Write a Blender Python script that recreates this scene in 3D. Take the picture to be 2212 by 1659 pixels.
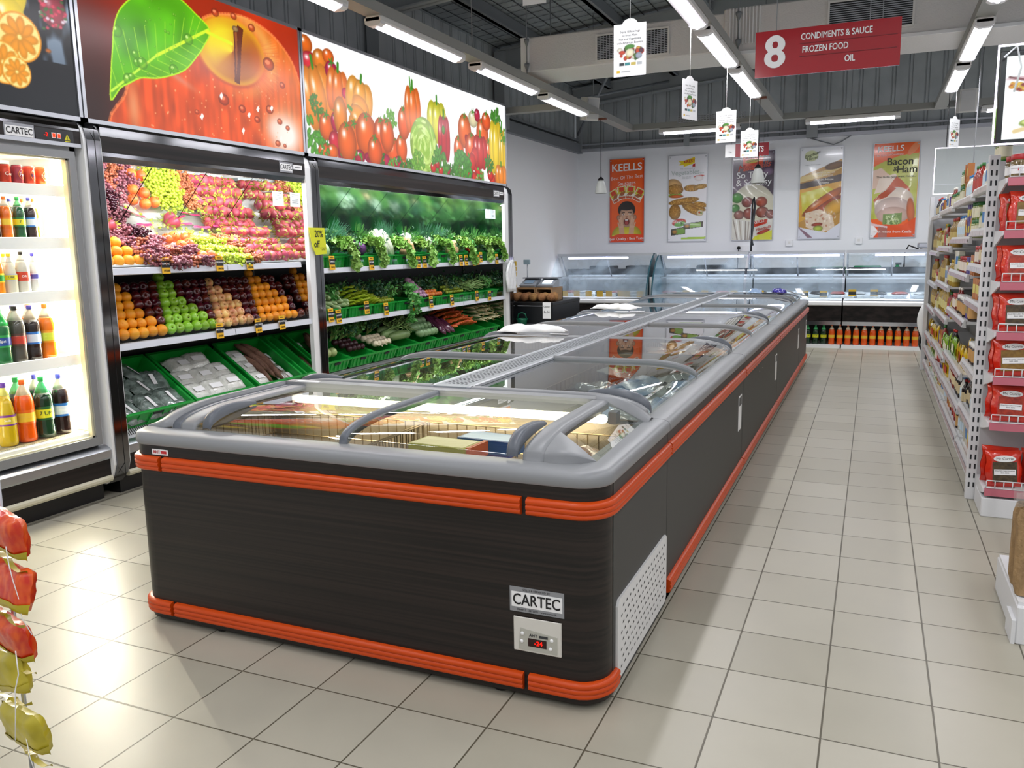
import bpy, bmesh, math, random
import numpy as np
from mathutils import Vector, Matrix, Euler
random.seed(7); rng = np.random.default_rng(7)
PI = math.pi
for o in list(bpy.data.objects): bpy.data.objects.remove(o, do_unlink=True)
SC = bpy.context.scene
COL = SC.collection
VX, VY, VZ = Vector((1,0,0)), Vector((0,1,0)), Vector((0,0,1))

def lin(c):
    if isinstance(c, str):
        c = c.lstrip('#'); c = [int(c[i:i+2], 16)/255 for i in (0,2,4)]
    return tuple((x/12.92 if x <= .04045 else ((x+.055)/1.055)**2.4) for x in c[:3])

# ---------------------------------------------------------------- camera, world, exposure
YAW, PITCH, ROLL, FPX = -0.40879514, -0.1616752, -0.01697191, 1795.9252
cam = bpy.data.objects.new('camera', bpy.data.cameras.new('camera')); COL.objects.link(cam)
_f = Vector((math.sin(YAW)*math.cos(PITCH), math.cos(YAW)*math.cos(PITCH), math.sin(PITCH)))
_r = _f.cross(VZ).normalized(); _u = _r.cross(_f)
_r2 = _r*math.cos(ROLL) + _u*math.sin(ROLL); _u2 = -_r*math.sin(ROLL) + _u*math.cos(ROLL)
_m = Matrix((_r2, _u2, -_f)).transposed().to_4x4(); _m.translation = (0, 0, 1.62)
cam.matrix_world = _m
cam.data.sensor_width = 36; cam.data.lens = FPX/2212*36
cam.data.clip_start = .05; cam.data.clip_end = 100
SC.camera = cam
W = bpy.data.worlds.new('world'); SC.world = W; W.use_nodes = True
W.node_tree.nodes['Background'].inputs[0].default_value = (.86, .88, .92, 1)
W.node_tree.nodes['Background'].inputs[1].default_value = .55
vs = SC.view_settings
vs.view_transform = 'Standard'; vs.look = 'None'; vs.gamma = 1; vs.use_curve_mapping = False
vs.exposure = 0.0
LAMP_W = 16.0          # ceiling fluorescent, per fixture
PICT = 1.0             # emission of backlit pictures

def area(name, loc, rot, sx, sy, power, col=(1,1,1), spread=PI):
    l = bpy.data.lights.new(name, 'AREA'); l.shape = 'RECTANGLE'; l.size = sx; l.size_y = sy
    l.energy = power; l.color = col; l.spread = spread
    o = bpy.data.objects.new(name, l); COL.objects.link(o); o.location = loc; o.rotation_euler = rot
    return o
COOL = (.975, .975, 1.0)
RAIL_X = (-3.65, -1.39, .74, 3.0)
RAIL_Z = 3.40
LAMPS = {-3.65: [(-2.6,-1.1),(-.6,.9),(1.3,2.8),(3.9,5.4),(5.83,7.3),(7.65,9.2),(9.48,11.0)],
         -1.39: [(-2.6,-1.1),(-.6,.9),(1.3,2.8),(3.2,4.7),(5.65,7.14),(7.3,8.8),(9.0,10.7)],
         .74:   [(-2.6,-1.1),(-.6,.9),(1.3,2.8),(3.2,4.7),(5.9,7.4),(8.1,9.6),(9.95,11.45)],
         3.0:   [(-2.6,-1.1),(-.6,.9),(1.3,2.8),(3.2,4.7),(5.9,7.4),(8.1,9.6),(9.95,11.45)]}  # last rail: unseen row of lamps added for extra light from the right
XLAMPS = [(-3.17,-1.94), (-1.01,.25), (1.24,2.5)]
for rx in RAIL_X:
    for a, b in LAMPS[rx]:
        area('ceiling_lamp_light', (rx, (a+b)/2, RAIL_Z-.075), (0,0,0), .10, b-a-.1, LAMP_W, COOL)
for a, b in XLAMPS:
    area('ceiling_lamp_light', ((a+b)/2, 13.3, RAIL_Z-.075), (0,0,0), b-a-.1, .10, LAMP_W*1.7, COOL)

# ---------------------------------------------------------------- materials
MATS = {}
def mat(name, col='#808080', rough=.5, metal=0., spec=.5, em=None, es=0., noise=None, bump=0., bs=40, vary=0., alpha=1., coat=0., sub=0.):
    """noise=(colour2, scale, detail, stretch xyz); vary = per-object value variation"""
    if name in MATS: return MATS[name]
    m = bpy.data.materials.new(name); m.use_nodes = True; nt = m.node_tree; N = nt.nodes; L = nt.links
    b = N['Principled BSDF']
    c = (*lin(col), 1); b.inputs['Base Color'].default_value = c
    b.inputs['Roughness'].default_value = rough; b.inputs['Metallic'].default_value = metal
    b.inputs['Specular IOR Level'].default_value = spec; b.inputs['Coat Weight'].default_value = coat
    if sub: b.inputs['Subsurface Weight'].default_value = sub; b.inputs['Subsurface Radius'].default_value = (.01,.008,.005)
    b.inputs['Alpha'].default_value = alpha
    out = None
    if noise or bump:
        tc = N.new('ShaderNodeTexCoord')
    if noise:
        c2, sc, det, st = noise
        mp = N.new('ShaderNodeMapping'); mp.inputs['Scale'].default_value = st; L.new(tc.outputs['Object'], mp.inputs[0])
        nz = N.new('ShaderNodeTexNoise'); nz.inputs['Scale'].default_value = sc; nz.inputs['Detail'].default_value = det
        L.new(mp.outputs[0], nz.inputs[0])
        rp = N.new('ShaderNodeValToRGB'); rp.color_ramp.elements[0].position = .35; rp.color_ramp.elements[1].position = .65
        rp.color_ramp.elements[0].color = c; rp.color_ramp.elements[1].color = (*lin(c2), 1)
        L.new(nz.outputs[0], rp.inputs[0]); out = rp.outputs[0]
    if vary:
        oi = N.new('ShaderNodeObjectInfo'); hs = N.new('ShaderNodeHueSaturation')
        mr = N.new('ShaderNodeMapRange'); mr.inputs[3].default_value = 1-vary; mr.inputs[4].default_value = 1+vary
        L.new(oi.outputs['Random'], mr.inputs[0]); L.new(mr.outputs[0], hs.inputs['Value'])
        mh = N.new('ShaderNodeMapRange'); mh.inputs[3].default_value = .5-vary*.06; mh.inputs[4].default_value = .5+vary*.06
        L.new(oi.outputs['Random'], mh.inputs[0]); L.new(mh.outputs[0], hs.inputs['Hue'])
        if out: L.new(out, hs.inputs['Color'])
        else: hs.inputs['Color'].default_value = c
        out = hs.outputs[0]
    if out: L.new(out, b.inputs['Base Color'])
    if bump:
        nb = N.new('ShaderNodeTexNoise'); nb.inputs['Scale'].default_value = bs; nb.inputs['Detail'].default_value = 3
        L.new(tc.outputs['Object'], nb.inputs[0])
        bp = N.new('ShaderNodeBump'); bp.inputs['Strength'].default_value = bump; bp.inputs['Distance'].default_value = .01
        L.new(nb.outputs[0], bp.inputs['Height']); L.new(bp.outputs[0], b.inputs['Normal'])
    if em:
        b.inputs['Emission Color'].default_value = (*lin(em), 1); b.inputs['Emission Strength'].default_value = es
    MATS[name] = m; return m

def glass(name, tint='#ffffff', refl=1.0, rough=.0, haze=0., hazecol='#ffffff', ior=1.6):
    """thin pane: transparent + mirror by fresnel, optional haze (frost, breath)"""
    if name in MATS: return MATS[name]
    m = bpy.data.materials.new(name); m.use_nodes = True; nt = m.node_tree; N = nt.nodes; L = nt.links
    N.clear(); o = N.new('ShaderNodeOutputMaterial'); mx = N.new('ShaderNodeMixShader')
    tr = N.new('ShaderNodeBsdfTransparent'); tr.inputs[0].default_value = (*lin(tint), 1)
    gl = N.new('ShaderNodeBsdfGlossy'); gl.inputs['Roughness'].default_value = rough
    # facing-independent fresnel (works from both faces of a thin pane)
    ge = N.new('ShaderNodeNewGeometry'); vm = N.new('ShaderNodeVectorMath'); vm.operation = 'DOT_PRODUCT'
    L.new(ge.outputs['Incoming'], vm.inputs[0]); L.new(ge.outputs['Normal'], vm.inputs[1])
    ab = N.new('ShaderNodeMath'); ab.operation = 'ABSOLUTE'; L.new(vm.outputs['Value'], ab.inputs[0])
    sb = N.new('ShaderNodeMath'); sb.operation = 'SUBTRACT'; sb.inputs[0].default_value = 1; L.new(ab.outputs[0], sb.inputs[1])
    pw = N.new('ShaderNodeMath'); pw.operation = 'POWER'; pw.inputs[1].default_value = 4.2; L.new(sb.outputs[0], pw.inputs[0])
    r0 = ((ior-1)/(ior+1))**2*1.7
    ma = N.new('ShaderNodeMath'); ma.operation = 'MULTIPLY_ADD'; ma.inputs[1].default_value = (1-r0)*refl; ma.inputs[2].default_value = r0*refl
    ma.use_clamp = True; L.new(pw.outputs[0], ma.inputs[0])
    L.new(ma.outputs[0], mx.inputs[0])
    base = tr
    if haze:
        df = N.new('ShaderNodeBsdfTranslucent'); df.inputs[0].default_value = (*lin(hazecol), 1)
        d2 = N.new('ShaderNodeBsdfDiffuse'); d2.inputs[0].default_value = (*lin(hazecol), 1)
        m2 = N.new('ShaderNodeMixShader'); m2.inputs[0].default_value = .5; L.new(df.outputs[0], m2.inputs[1]); L.new(d2.outputs[0], m2.inputs[2])
        m3 = N.new('ShaderNodeMixShader'); tc = N.new('ShaderNodeTexCoord')
        nz = N.new('ShaderNodeTexNoise'); nz.inputs['Scale'].default_value = 2.2; nz.inputs['Detail'].default_value = 2
        L.new(tc.outputs['Object'], nz.inputs[0])
        mr = N.new('ShaderNodeMapRange'); mr.inputs[1].default_value = .42; mr.inputs[2].default_value = .68; mr.inputs[4].default_value = haze
        L.new(nz.outputs[0], mr.inputs[0]); L.new(mr.outputs[0], m3.inputs[0])
        L.new(tr.outputs[0], m3.inputs[1]); L.new(m2.outputs[0], m3.inputs[2]); base = m3
    L.new(base.outputs[0], mx.inputs[1]); L.new(gl.outputs[0], mx.inputs[2]); L.new(mx.outputs[0], o.inputs[0])
    MATS[name] = m; return m

def emis(name, col, s):
    if name in MATS: return MATS[name]
    m = bpy.data.materials.new(name); m.use_nodes = True; N = m.node_tree.nodes; N.clear()
    o = N.new('ShaderNodeOutputMaterial'); e = N.new('ShaderNodeEmission'); e.inputs[0].default_value = (*lin(col), 1); e.inputs[1].default_value = s
    m.node_tree.links.new(e.outputs[0], o.inputs[0]); MATS[name] = m; return m

def picmat(name, es=0., rough=.3, spec=.5, coat=0.):
    """material of a printed picture: colours from the mesh attribute 'ink'"""
    if name in MATS: return MATS[name]
    m = bpy.data.materials.new(name); m.use_nodes = True; N = m.node_tree.nodes; L = m.node_tree.links
    b = N['Principled BSDF']; a = N.new('ShaderNodeAttribute'); a.attribute_name = 'ink'
    b.inputs['Roughness'].default_value = rough; b.inputs['Specular IOR Level'].default_value = spec; b.inputs['Coat Weight'].default_value = coat
    if es:
        b.inputs['Base Color'].default_value = (.02,.02,.02,1); L.new(a.outputs[0], b.inputs['Emission Color']); b.inputs['Emission Strength'].default_value = es
    else: L.new(a.outputs[0], b.inputs['Base Color'])
    MATS[name] = m; return m

# ---------------------------------------------------------------- mesh builder
class MB:
    def __init__(s): s.v = []; s.f = []; s.m = []; s.sm = []
    def add(s, V, F, mi=0, sm=False, M=None):
        n = len(s.v)
        s.v += [tuple(M @ Vector(p)) for p in V] if M is not None else [tuple(p) for p in V]
        s.f += [tuple(i+n for i in f) for f in F]; s.m += [mi]*len(F); s.sm += [sm]*len(F); return s
    def box(s, x0, x1, y0, y1, z0, z1, mi=0, M=None):
        V = [(x0,y0,z0),(x1,y0,z0),(x1,y1,z0),(x0,y1,z0),(x0,y0,z1),(x1,y0,z1),(x1,y1,z1),(x0,y1,z1)]
        return s.add(V, [(0,3,2,1),(4,5,6,7),(0,1,5,4),(1,2,6,5),(2,3,7,6),(3,0,4,7)], mi, False, M)
    def quad(s, a, b, c, d, mi=0, M=None): return s.add([a,b,c,d], [(0,1,2,3)], mi, False, M)
    def bbox(s, x0, x1, y0, y1, z0, z1, r=.01, mi=0, M=None):      # box with chamfered vertical and top edges
        r = min(r, (x1-x0)/2.1, (y1-y0)/2.1, (z1-z0)/2.1)
        def ring(i, z): return [(x0+i+r,y0+i,z),(x1-i-r,y0+i,z),(x1-i,y0+i+r,z),(x1-i,y1-i-r,z),(x1-i-r,y1-i,z),(x0+i+r,y1-i,z),(x0+i,y1-i-r,z),(x0+i,y0+i+r,z)]
        rs = [ring(r*.6, z0), ring(0, z0+r*.8), ring(0, z1-r*.8), ring(r*.6, z1)]
        V = sum(rs, []); F = [tuple(range(7,-1,-1)), tuple(range(24,32))]
        for k in range(3):
            for i in range(8): F.append((k*8+i, k*8+(i+1)%8, (k+1)*8+(i+1)%8, (k+1)*8+i))
        return s.add(V, F, mi, False, M)
    def lathe(s, prof, n=16, c=(0,0,0), mi=0, M=None, cap=True, sm=True):
        V = []; F = []
        for r, z in prof:
            for i in range(n):
                a = 2*PI*i/n; V.append((c[0]+r*math.cos(a), c[1]+r*math.sin(a), c[2]+z))
        for k in range(len(prof)-1):
            for i in range(n): F.append((k*n+i, k*n+(i+1)%n, (k+1)*n+(i+1)%n, (k+1)*n+i))
        if cap:
            F.append(tuple(range(n-1,-1,-1))); F.append(tuple((len(prof)-1)*n+i for i in range(n)))
        return s.add(V, F, mi, sm, M)
    def tube(s, pts, r, n=8, mi=0, M=None, cap=True, sm=True):
        pts = [Vector(p) for p in pts]; rr = r if isinstance(r, (list,tuple)) else [r]*len(pts)
        V = []; F = []; up = None
        for i, p in enumerate(pts):
            t = (pts[min(i+1,len(pts)-1)] - pts[max(i-1,0)]).normalized()
            if up is None: up = VZ if abs(t.z) < .9 else VX
            a = t.cross(up).normalized(); b = a.cross(t).normalized(); up = b
            for k in range(n):
                w = 2*PI*k/n; V.append(tuple(p + (a*math.cos(w)+b*math.sin(w))*rr[i]))
        for i in range(len(pts)-1):
            for k in range(n): F.append((i*n+k, (i+1)*n+k, (i+1)*n+(k+1)%n, i*n+(k+1)%n))
        if cap: F.append(tuple(range(n))); F.append(tuple((len(pts)-1)*n+k for k in range(n-1,-1,-1)))
        return s.add(V, F, mi, sm, M)
    def ball(s, c, r, n=10, m=7, mi=0, M=None):
        rx, ry, rz = r if isinstance(r, (tuple,list)) else (r,r,r); V = [(c[0],c[1],c[2]-rz)]; F = []
        for j in range(1, m):
            th = PI*j/m
            for i in range(n):
                a = 2*PI*i/n; V.append((c[0]+rx*math.sin(th)*math.cos(a), c[1]+ry*math.sin(th)*math.sin(a), c[2]-rz*math.cos(th)))
        V.append((c[0],c[1],c[2]+rz)); e = len(V)-1
        for i in range(n): F.append((0, 1+(i+1)%n, 1+i)); F.append((e, 1+(m-2)*n+i, 1+(m-2)*n+(i+1)%n))
        for j in range(m-2):
            for i in range(n): F.append((1+j*n+i, 1+j*n+(i+1)%n, 1+(j+1)*n+(i+1)%n, 1+(j+1)*n+i))
        return s.add(V, F, mi, True, M)
    def prism(s, poly, lo, hi, axis='y', mi=0, M=None, sm=False):
        """poly in the plane normal to axis: y->(x,z), x->(y,z), z->(x,y)"""
        def P(p, t): return {'y': (p[0],t,p[1]), 'x': (t,p[0],p[1]), 'z': (p[0],p[1],t)}[axis]
        n = len(poly); V = [P(p,lo) for p in poly] + [P(p,hi) for p in poly]
        F = [tuple(range(n)), tuple(range(2*n-1,n-1,-1))]
        s.add(V, F, mi, False, M)
        return s.add(V, [(i,(i+1)%n,n+(i+1)%n,n+i) for i in range(n)], mi, sm, M)
    def sweep(s, path, prof, mi=0, M=None, closed=False, sm=True, cap=True):
        """path: [(x,y,nx,ny)] with outward normals; prof: closed [(off, z)]"""
        V = []; F = []; n = len(prof); k = len(path)
        for x, y, nx, ny in path:
            for o, z in prof: V.append((x+nx*o, y+ny*o, z))
        for i in range(k if closed else k-1):
            for j in range(n): F.append((i*n+j, ((i+1)%k)*n+j, ((i+1)%k)*n+(j+1)%n, i*n+(j+1)%n))
        if cap and not closed: F.append(tuple(range(n-1,-1,-1))); F.append(tuple((k-1)*n+j for j in range(n)))
        return s.add(V, F, mi, sm, M)
    def sheet(s, rows, mi=0, M=None, sm=True):
        n = len(rows[0]); V = [p for r in rows for p in r]
        F = [(j*n+i, j*n+i+1, (j+1)*n+i+1, (j+1)*n+i) for j in range(len(rows)-1) for i in range(n-1)]
        return s.add(V, F, mi, sm, M)
    def mesh(s, name, mats, fix=True):
        me = bpy.data.meshes.new(name); me.from_pydata(s.v, [], s.f)
        me.polygons.foreach_set('material_index', s.m); me.polygons.foreach_set('use_smooth', s.sm)
        for m in (mats if isinstance(mats, (list,tuple)) else [mats]): me.materials.append(m)
        if fix:
            bm = bmesh.new(); bm.from_mesh(me); bmesh.ops.recalc_face_normals(bm, faces=bm.faces); bm.to_mesh(me); bm.free()
        me.update(); return me
    def build(s, name, mats, parent=None, label=None, fix=True, angle=None):
        me = s.mesh(name, mats, fix)
        if angle:
            me.shade_smooth() if hasattr(me, 'shade_smooth') else None
            bm = bmesh.new(); bm.from_mesh(me)
            for e in bm.edges: e.smooth = not (len(e.link_faces) == 2 and e.calc_face_angle(0) > angle)
            bm.to_mesh(me); bm.free()
        return link(name, me, parent, label)

def Wm(o):
    m = Matrix.LocRotScale(o.location, o.rotation_euler, o.scale)
    return Wm(o.parent) @ o.matrix_parent_inverse @ m if o.parent else m
def link(name, data, parent=None, label=None):
    o = bpy.data.objects.new(name, data); COL.objects.link(o)
    if parent:
        o.parent = parent; o.matrix_parent_inverse = Wm(parent).inverted()
    if label: o['label'] = label
    return o
def tag(o, label, cat, group=None):
    o['label'] = label; o['category'] = cat
    if group: o['group'] = group
    return o
def struct(o): o['kind'] = 'structure'; return o
def thing(name, label, cat, loc=(0,0,0), rotz=0, group=None):
    o = bpy.data.objects.new(name, None); COL.objects.link(o); o.empty_display_size = .1
    o.location = loc; o.rotation_euler = (0,0,rotz); return tag(o, label, cat, group)
def dup(root, loc, rot=(0,0,0), label=None, group=None, scale=None, name=None):
    """a copy of a thing with copies of its parts and their sub-parts"""
    r = root.copy(); COL.objects.link(r); r.location = loc; r.rotation_euler = rot if isinstance(rot, tuple) else (0,0,rot)
    if scale: r.scale = (scale,)*3 if not isinstance(scale, tuple) else scale
    if label: r['label'] = label
    if group: r['group'] = group
    for ch in root.children:
        c = ch.copy(); COL.objects.link(c); c.parent = r
        for g in ch.children:
            d = g.copy(); COL.objects.link(d); d.parent = c
    return r
def drop(root):
    for ch in list(root.children):
        for g in list(ch.children): bpy.data.objects.remove(g)
        bpy.data.objects.remove(ch)
    bpy.data.objects.remove(root)
def inst(me, name, loc, rot, scale, label, cat, group=None):
    o = bpy.data.objects.new(name, me); COL.objects.link(o); o.location = loc; o.rotation_euler = rot
    o.scale = (scale,)*3 if not isinstance(scale, tuple) else scale
    return tag(o, label, cat, group)

def frame(o, right, up):
    r = Vector(right).normalized(); u = Vector(up).normalized(); n = r.cross(u)
    m = Matrix((r, u, n)).transposed().to_4x4(); m.translation = Vector(o); return m
_txt = {}
def textmesh(s, size, bold=0., align='CENTER', ext=0., shear=0., res=0, sx=1.):
    res = res or (2 if size < .04 else 3 if size < .1 else 7)
    k = (s,size,bold,align,ext,shear,sx)
    if k in _txt: return _txt[k]
    c = bpy.data.curves.new('t', 'FONT'); c.body = s; c.size = size; c.align_x = align; c.align_y = 'CENTER'
    c.extrude = ext; c.shear = shear; c.resolution_u = res; c.fill_mode = 'BOTH' if ext else 'FRONT'
    o = bpy.data.objects.new('t', c); COL.objects.link(o)
    me = bpy.data.meshes.new_from_object(o); bpy.data.objects.remove(o); bpy.data.curves.remove(c)
    if bold:        # heavier strokes: the outline repeated a hair to each side
        d = bold*size*.75; bm = bmesh.new(); bm.from_mesh(me); base = list(bm.verts)+list(bm.edges)+list(bm.faces)
        for q, (dx, dy) in enumerate(((d,0),(-d,0),(0,d*.7),(0,-d*.7))):
            r = bmesh.ops.duplicate(bm, geom=base)['geom']; bmesh.ops.translate(bm, vec=(dx,dy,.00025*(q+1)), verts=[v for v in r if isinstance(v, bmesh.types.BMVert)])
        bm.to_mesh(me); bm.free()
    if sx != 1.: me.transform(Matrix.Diagonal((sx,1,1,1)))
    _txt[k] = me; return me
def text(s, size, m, M, parent=None, name='lettering', label=None, **kw):
    me = textmesh(s, size, **kw).copy(); me.name = name; me.transform(M); me.materials.clear(); me.materials.append(m)
    return link(name, me, parent, label)

# ---------------------------------------------------------------- painted pictures (ink colours on a fine grid)
class Canvas:
    def __init__(s, w, h, nx, ny, bg):
        s.w, s.h, s.nx, s.ny = w, h, nx, ny
        s.X, s.Y = np.meshgrid(np.linspace(0, w, nx), np.linspace(0, h, ny))
        s.c = np.zeros((ny, nx, 3)); s.c[:] = s.rgb(bg); s.px = w/(nx-1)
    @staticmethod
    def rgb(c):
        if isinstance(c, str): c = c.lstrip('#'); return np.array([int(c[i:i+2],16)/255 for i in (0,2,4)])
        return np.array(c, float)
    def put(s, a, col):
        a = np.clip(a, 0, 1)[..., None]; s.c = s.c*(1-a) + col*a
    def loc(s, cx, cy, rot):
        ca, sa = math.cos(rot), math.sin(rot); dx, dy = s.X-cx, s.Y-cy
        return dx*ca+dy*sa, -dx*sa+dy*ca
    def ell(s, cx, cy, rx, ry, col, rot=0, shade=.35, hl=.0, a=1., soft=1., edge=None):
        x, y = s.loc(cx, cy, rot); d = np.sqrt((x/rx)**2 + (y/ry)**2)
        al = np.clip((1-d)*min(rx,ry)/(s.px*soft)+.5, 0, 1)*a
        c = s.rgb(col)[None,None]*np.ones_like(s.c)
        if shade: c = c*(1-shade*np.clip(d,0,1)**2.2*(1.0) )[...,None]*(1+.0)
        if edge: e = np.clip((d-.8)/.2,0,1)[...,None]; c = c*(1-e)+s.rgb(edge)*e
        if hl:
            g = np.exp(-(((x/rx+.3)/.22)**2 + ((y/ry-.4)/.22)**2))*hl; c = c + g[...,None]*(1-c)
        s.put(al, c); return s
    def poly(s, pts, col, a=1.):
        ins = np.zeros(s.X.shape, bool); n = len(pts)
        for i in range(n):
            x0,y0 = pts[i]; x1,y1 = pts[(i+1)%n]
            if y0 == y1: continue
            ins ^= ((s.Y >= min(y0,y1)) & (s.Y < max(y0,y1)) & (s.X < x0+(s.Y-y0)*(x1-x0)/(y1-y0)))
        s.put(ins*a, s.rgb(col)); return s
    def smooth(s, pts, k=6):
        P = [np.array(p, float) for p in pts]; n = len(P); out = []
        for i in range(n):
            a, b, c, d = P[i-1], P[i], P[(i+1) % n], P[(i+2) % n]
            for j in range(k):
                t = j/k; out.append(tuple(.5*(2*b+(c-a)*t+(2*a-5*b+4*c-d)*t*t+(3*b-a-3*c+d)*t**3)))
        return out
    def mask(s, pts):
        t = s.c; s.c = np.zeros_like(t); s.poly(pts, (1,1,1)); m = s.c[...,0]; s.c = t; return m
    def line(s, p, q, wd, col, a=1.):
        p, q = np.array(p), np.array(q); d = q-p; L = (d**2).sum()
        t = np.clip(((s.X-p[0])*d[0]+(s.Y-p[1])*d[1])/L, 0, 1)
        ds = np.hypot(s.X-p[0]-t*d[0], s.Y-p[1]-t*d[1]); s.put(np.clip((wd-ds)/s.px+.5,0,1)*a, s.rgb(col)); return s
    def noise(s, sx, sy, seed=0):
        g = np.random.default_rng(seed).random((max(2,int(s.h*sy))+2, max(2,int(s.w*sx))+2))
        u = s.X*sx; v = s.Y*sy; i = u.astype(int); j = v.astype(int); fu = u-i; fv = v-j
        i = np.clip(i,0,g.shape[1]-2); j = np.clip(j,0,g.shape[0]-2); fu = fu*fu*(3-2*fu); fv = fv*fv*(3-2*fv)
        return (g[j,i]*(1-fu)+g[j,i+1]*fu)*(1-fv)+(g[j+1,i]*(1-fu)+g[j+1,i+1]*fu)*fv
    def mesh(s, name, M, m):
        V = np.stack([s.X.ravel(), s.Y.ravel(), np.zeros(s.X.size)], 1)
        R = np.array(M)[:3]; V = V @ R[:,:3].T + R[:,3]
        nx, ny = s.nx, s.ny; i = (np.arange(ny-1)[:,None]*nx + np.arange(nx-1)).ravel()
        F = np.stack([i, i+1, i+nx+1, i+nx], 1)
        me = bpy.data.meshes.new(name); me.vertices.add(len(V)); me.vertices.foreach_set('co', V.ravel())
        me.loops.add(F.size); me.loops.foreach_set('vertex_index', F.ravel())
        me.polygons.add(len(F)); me.polygons.foreach_set('loop_start', np.arange(0, F.size, 4)); me.polygons.foreach_set('loop_total', np.full(len(F), 4))
        me.update(calc_edges=True); me.validate()
        c = np.clip(s.c, 0, 1).reshape(-1,3); c = np.where(c <= .04045, c/12.92, ((c+.055)/1.055)**2.4)
        at = me.color_attributes.new('ink', 'FLOAT_COLOR', 'POINT'); at.data.foreach_set('color', np.hstack([c, np.ones((len(c),1))]).ravel().astype(np.float32))
        me.materials.append(m); return me
# ---------------------------------------------------------------- shared materials
white = mat('white_paint', '#f0f1f2', .45)
offwhite = mat('off_white_plastic', '#e4e3df', .4)
chrome = mat('polished_steel', '#c9cbd0', .12, 1.)
chromed = mat('steel_dark_reflection', '#77777a', .09, 1.)  # base darkened to stand in for the dark surroundings chrome would mirror
brushed = mat('brushed_steel', '#b9bcc2', .33, 1.)
alu = mat('anodised_aluminium', '#c3c6cc', .38, .7)
black = mat('black_plastic', '#141416', .4)
darkgrey = mat('dark_grey_plastic', '#33363a', .45)
wood = mat('dark_wood_laminate', '#1d1a19', .3, noise=('#3a302c', 9, 3, (1, .06, 2.2)), spec=.5)
woodx = mat('dark_wood_laminate_x', '#141211', .38, noise=('#28201d', 9, 3, (.06, 1, 10)), spec=.4)
greypl = mat('grey_plastic_trim', '#86888a', .38, spec=.4)
greyd = mat('darker_grey_plastic', '#5c6168', .38)
sidepan = mat('grazing_lit_laminate', '#363735', .5)  # laminate sides in plain lighter grey, grazing light put into the colour
orange = mat('orange_bumper_plastic', '#c84504', .34, spec=.35)
cream = mat('cream_bumper', '#c9c4ac', .4)
paper = mat('white_paper', '#f1f1f0', .6)
blacktxt = mat('black_print', '#17181b', .5)
whitetxt = mat('white_print', '#f4f4f4', .5)
redtxt = mat('red_print', '#c4202a', .5)
yellowtag = mat('yellow_card', '#f0b81c', .5)
redled = emis('red_led', '#ff1a10', 3.)
tube_m = emis('fluorescent_tube', '#f1ecff', 9.)
tube_w = emis('warm_led_tube', '#fff3d6', 7.)
tube_v = emis('violet_white_tube', '#e4d8ff', 6.)
lidglass = glass('lid_glass', '#eef4f0', 1.35, 0, ior=1.62)
clear = glass('clear_acrylic', '#f4faf8', .8, 0, ior=1.45)
greenpl = mat('green_crate_plastic', '#119a35', .38, sub=.0)
redpink = mat('pink_price_rail', '#c26a78', .35)

# ---------------------------------------------------------------- floor
m = mat('floor_tiles', '#cfcab6', .2); nt = m.node_tree; N = nt.nodes; L = nt.links; b = N['Principled BSDF']
geo = N.new('ShaderNodeNewGeometry'); sep = N.new('ShaderNodeSeparateXYZ'); L.new(geo.outputs['Position'], sep.inputs[0])
def mth(op, a, b2=None, c=None):
    n = N.new('ShaderNodeMath'); n.operation = op
    for i, x in enumerate((a, b2, c)):
        if x is None: continue
        if isinstance(x, (int, float)): n.inputs[i].default_value = x
        else: L.new(x, n.inputs[i])
    return n.outputs[0]
P_ = .352
ux = mth('DIVIDE', mth('ADD', sep.outputs[0], .79+P_*40), P_); uy = mth('DIVIDE', mth('ADD', sep.outputs[1], -2.717+P_*40), P_)
ex = mth('SUBTRACT', .5, mth('ABSOLUTE', mth('SUBTRACT', mth('FRACT', ux), .5))); ey = mth('SUBTRACT', .5, mth('ABSOLUTE', mth('SUBTRACT', mth('FRACT', uy), .5)))
e1 = mth('MINIMUM', ex, ey)
gr = N.new('ShaderNodeMapRange'); gr.inputs[1].default_value = .0055; gr.inputs[2].default_value = .011; L.new(e1, gr.inputs[0])
wn = N.new('ShaderNodeTexWhiteNoise'); wn.noise_dimensions = '2D'; cb = N.new('ShaderNodeCombineXYZ')
L.new(mth('FLOOR', ux), cb.inputs[0]); L.new(mth('FLOOR', uy), cb.inputs[1]); L.new(cb.outputs[0], wn.inputs['Vector'])
t1 = N.new('ShaderNodeMix'); t1.data_type = 'RGBA'; t1.inputs[6].default_value = (*lin('#aaa594'),1); t1.inputs[7].default_value = (*lin('#b7b2a2'),1); L.new(wn.outputs['Value'], t1.inputs[0])
nz = N.new('ShaderNodeTexNoise'); nz.inputs['Scale'].default_value = 5; nz.inputs['Detail'].default_value = 5; L.new(geo.outputs['Position'], nz.inputs[0])
t2 = N.new('ShaderNodeMix'); t2.data_type = 'RGBA'; t2.blend_type = 'MULTIPLY'; t2.inputs[0].default_value = .12; L.new(t1.outputs[2], t2.inputs[6]); L.new(nz.outputs[0], t2.inputs[7])
t3 = N.new('ShaderNodeMix'); t3.data_type = 'RGBA'; t3.inputs[6].default_value = (*lin('#565142'),1); L.new(gr.outputs[0], t3.inputs[0]); L.new(t2.outputs[2], t3.inputs[7])
L.new(t3.outputs[2], b.inputs['Base Color'])
bp = N.new('ShaderNodeBump'); bp.inputs['Distance'].default_value = .002; bp.inputs['Strength'].default_value = .6; L.new(gr.outputs[0], bp.inputs['Height']); L.new(bp.outputs[0], b.inputs['Normal'])
rr = N.new('ShaderNodeMapRange'); rr.inputs[3].default_value = .29; rr.inputs[4].default_value = .42; L.new(nz.outputs[0], rr.inputs[0]); L.new(rr.outputs[0], b.inputs['Roughness'])
b.inputs['Specular IOR Level'].default_value = .4
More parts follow.
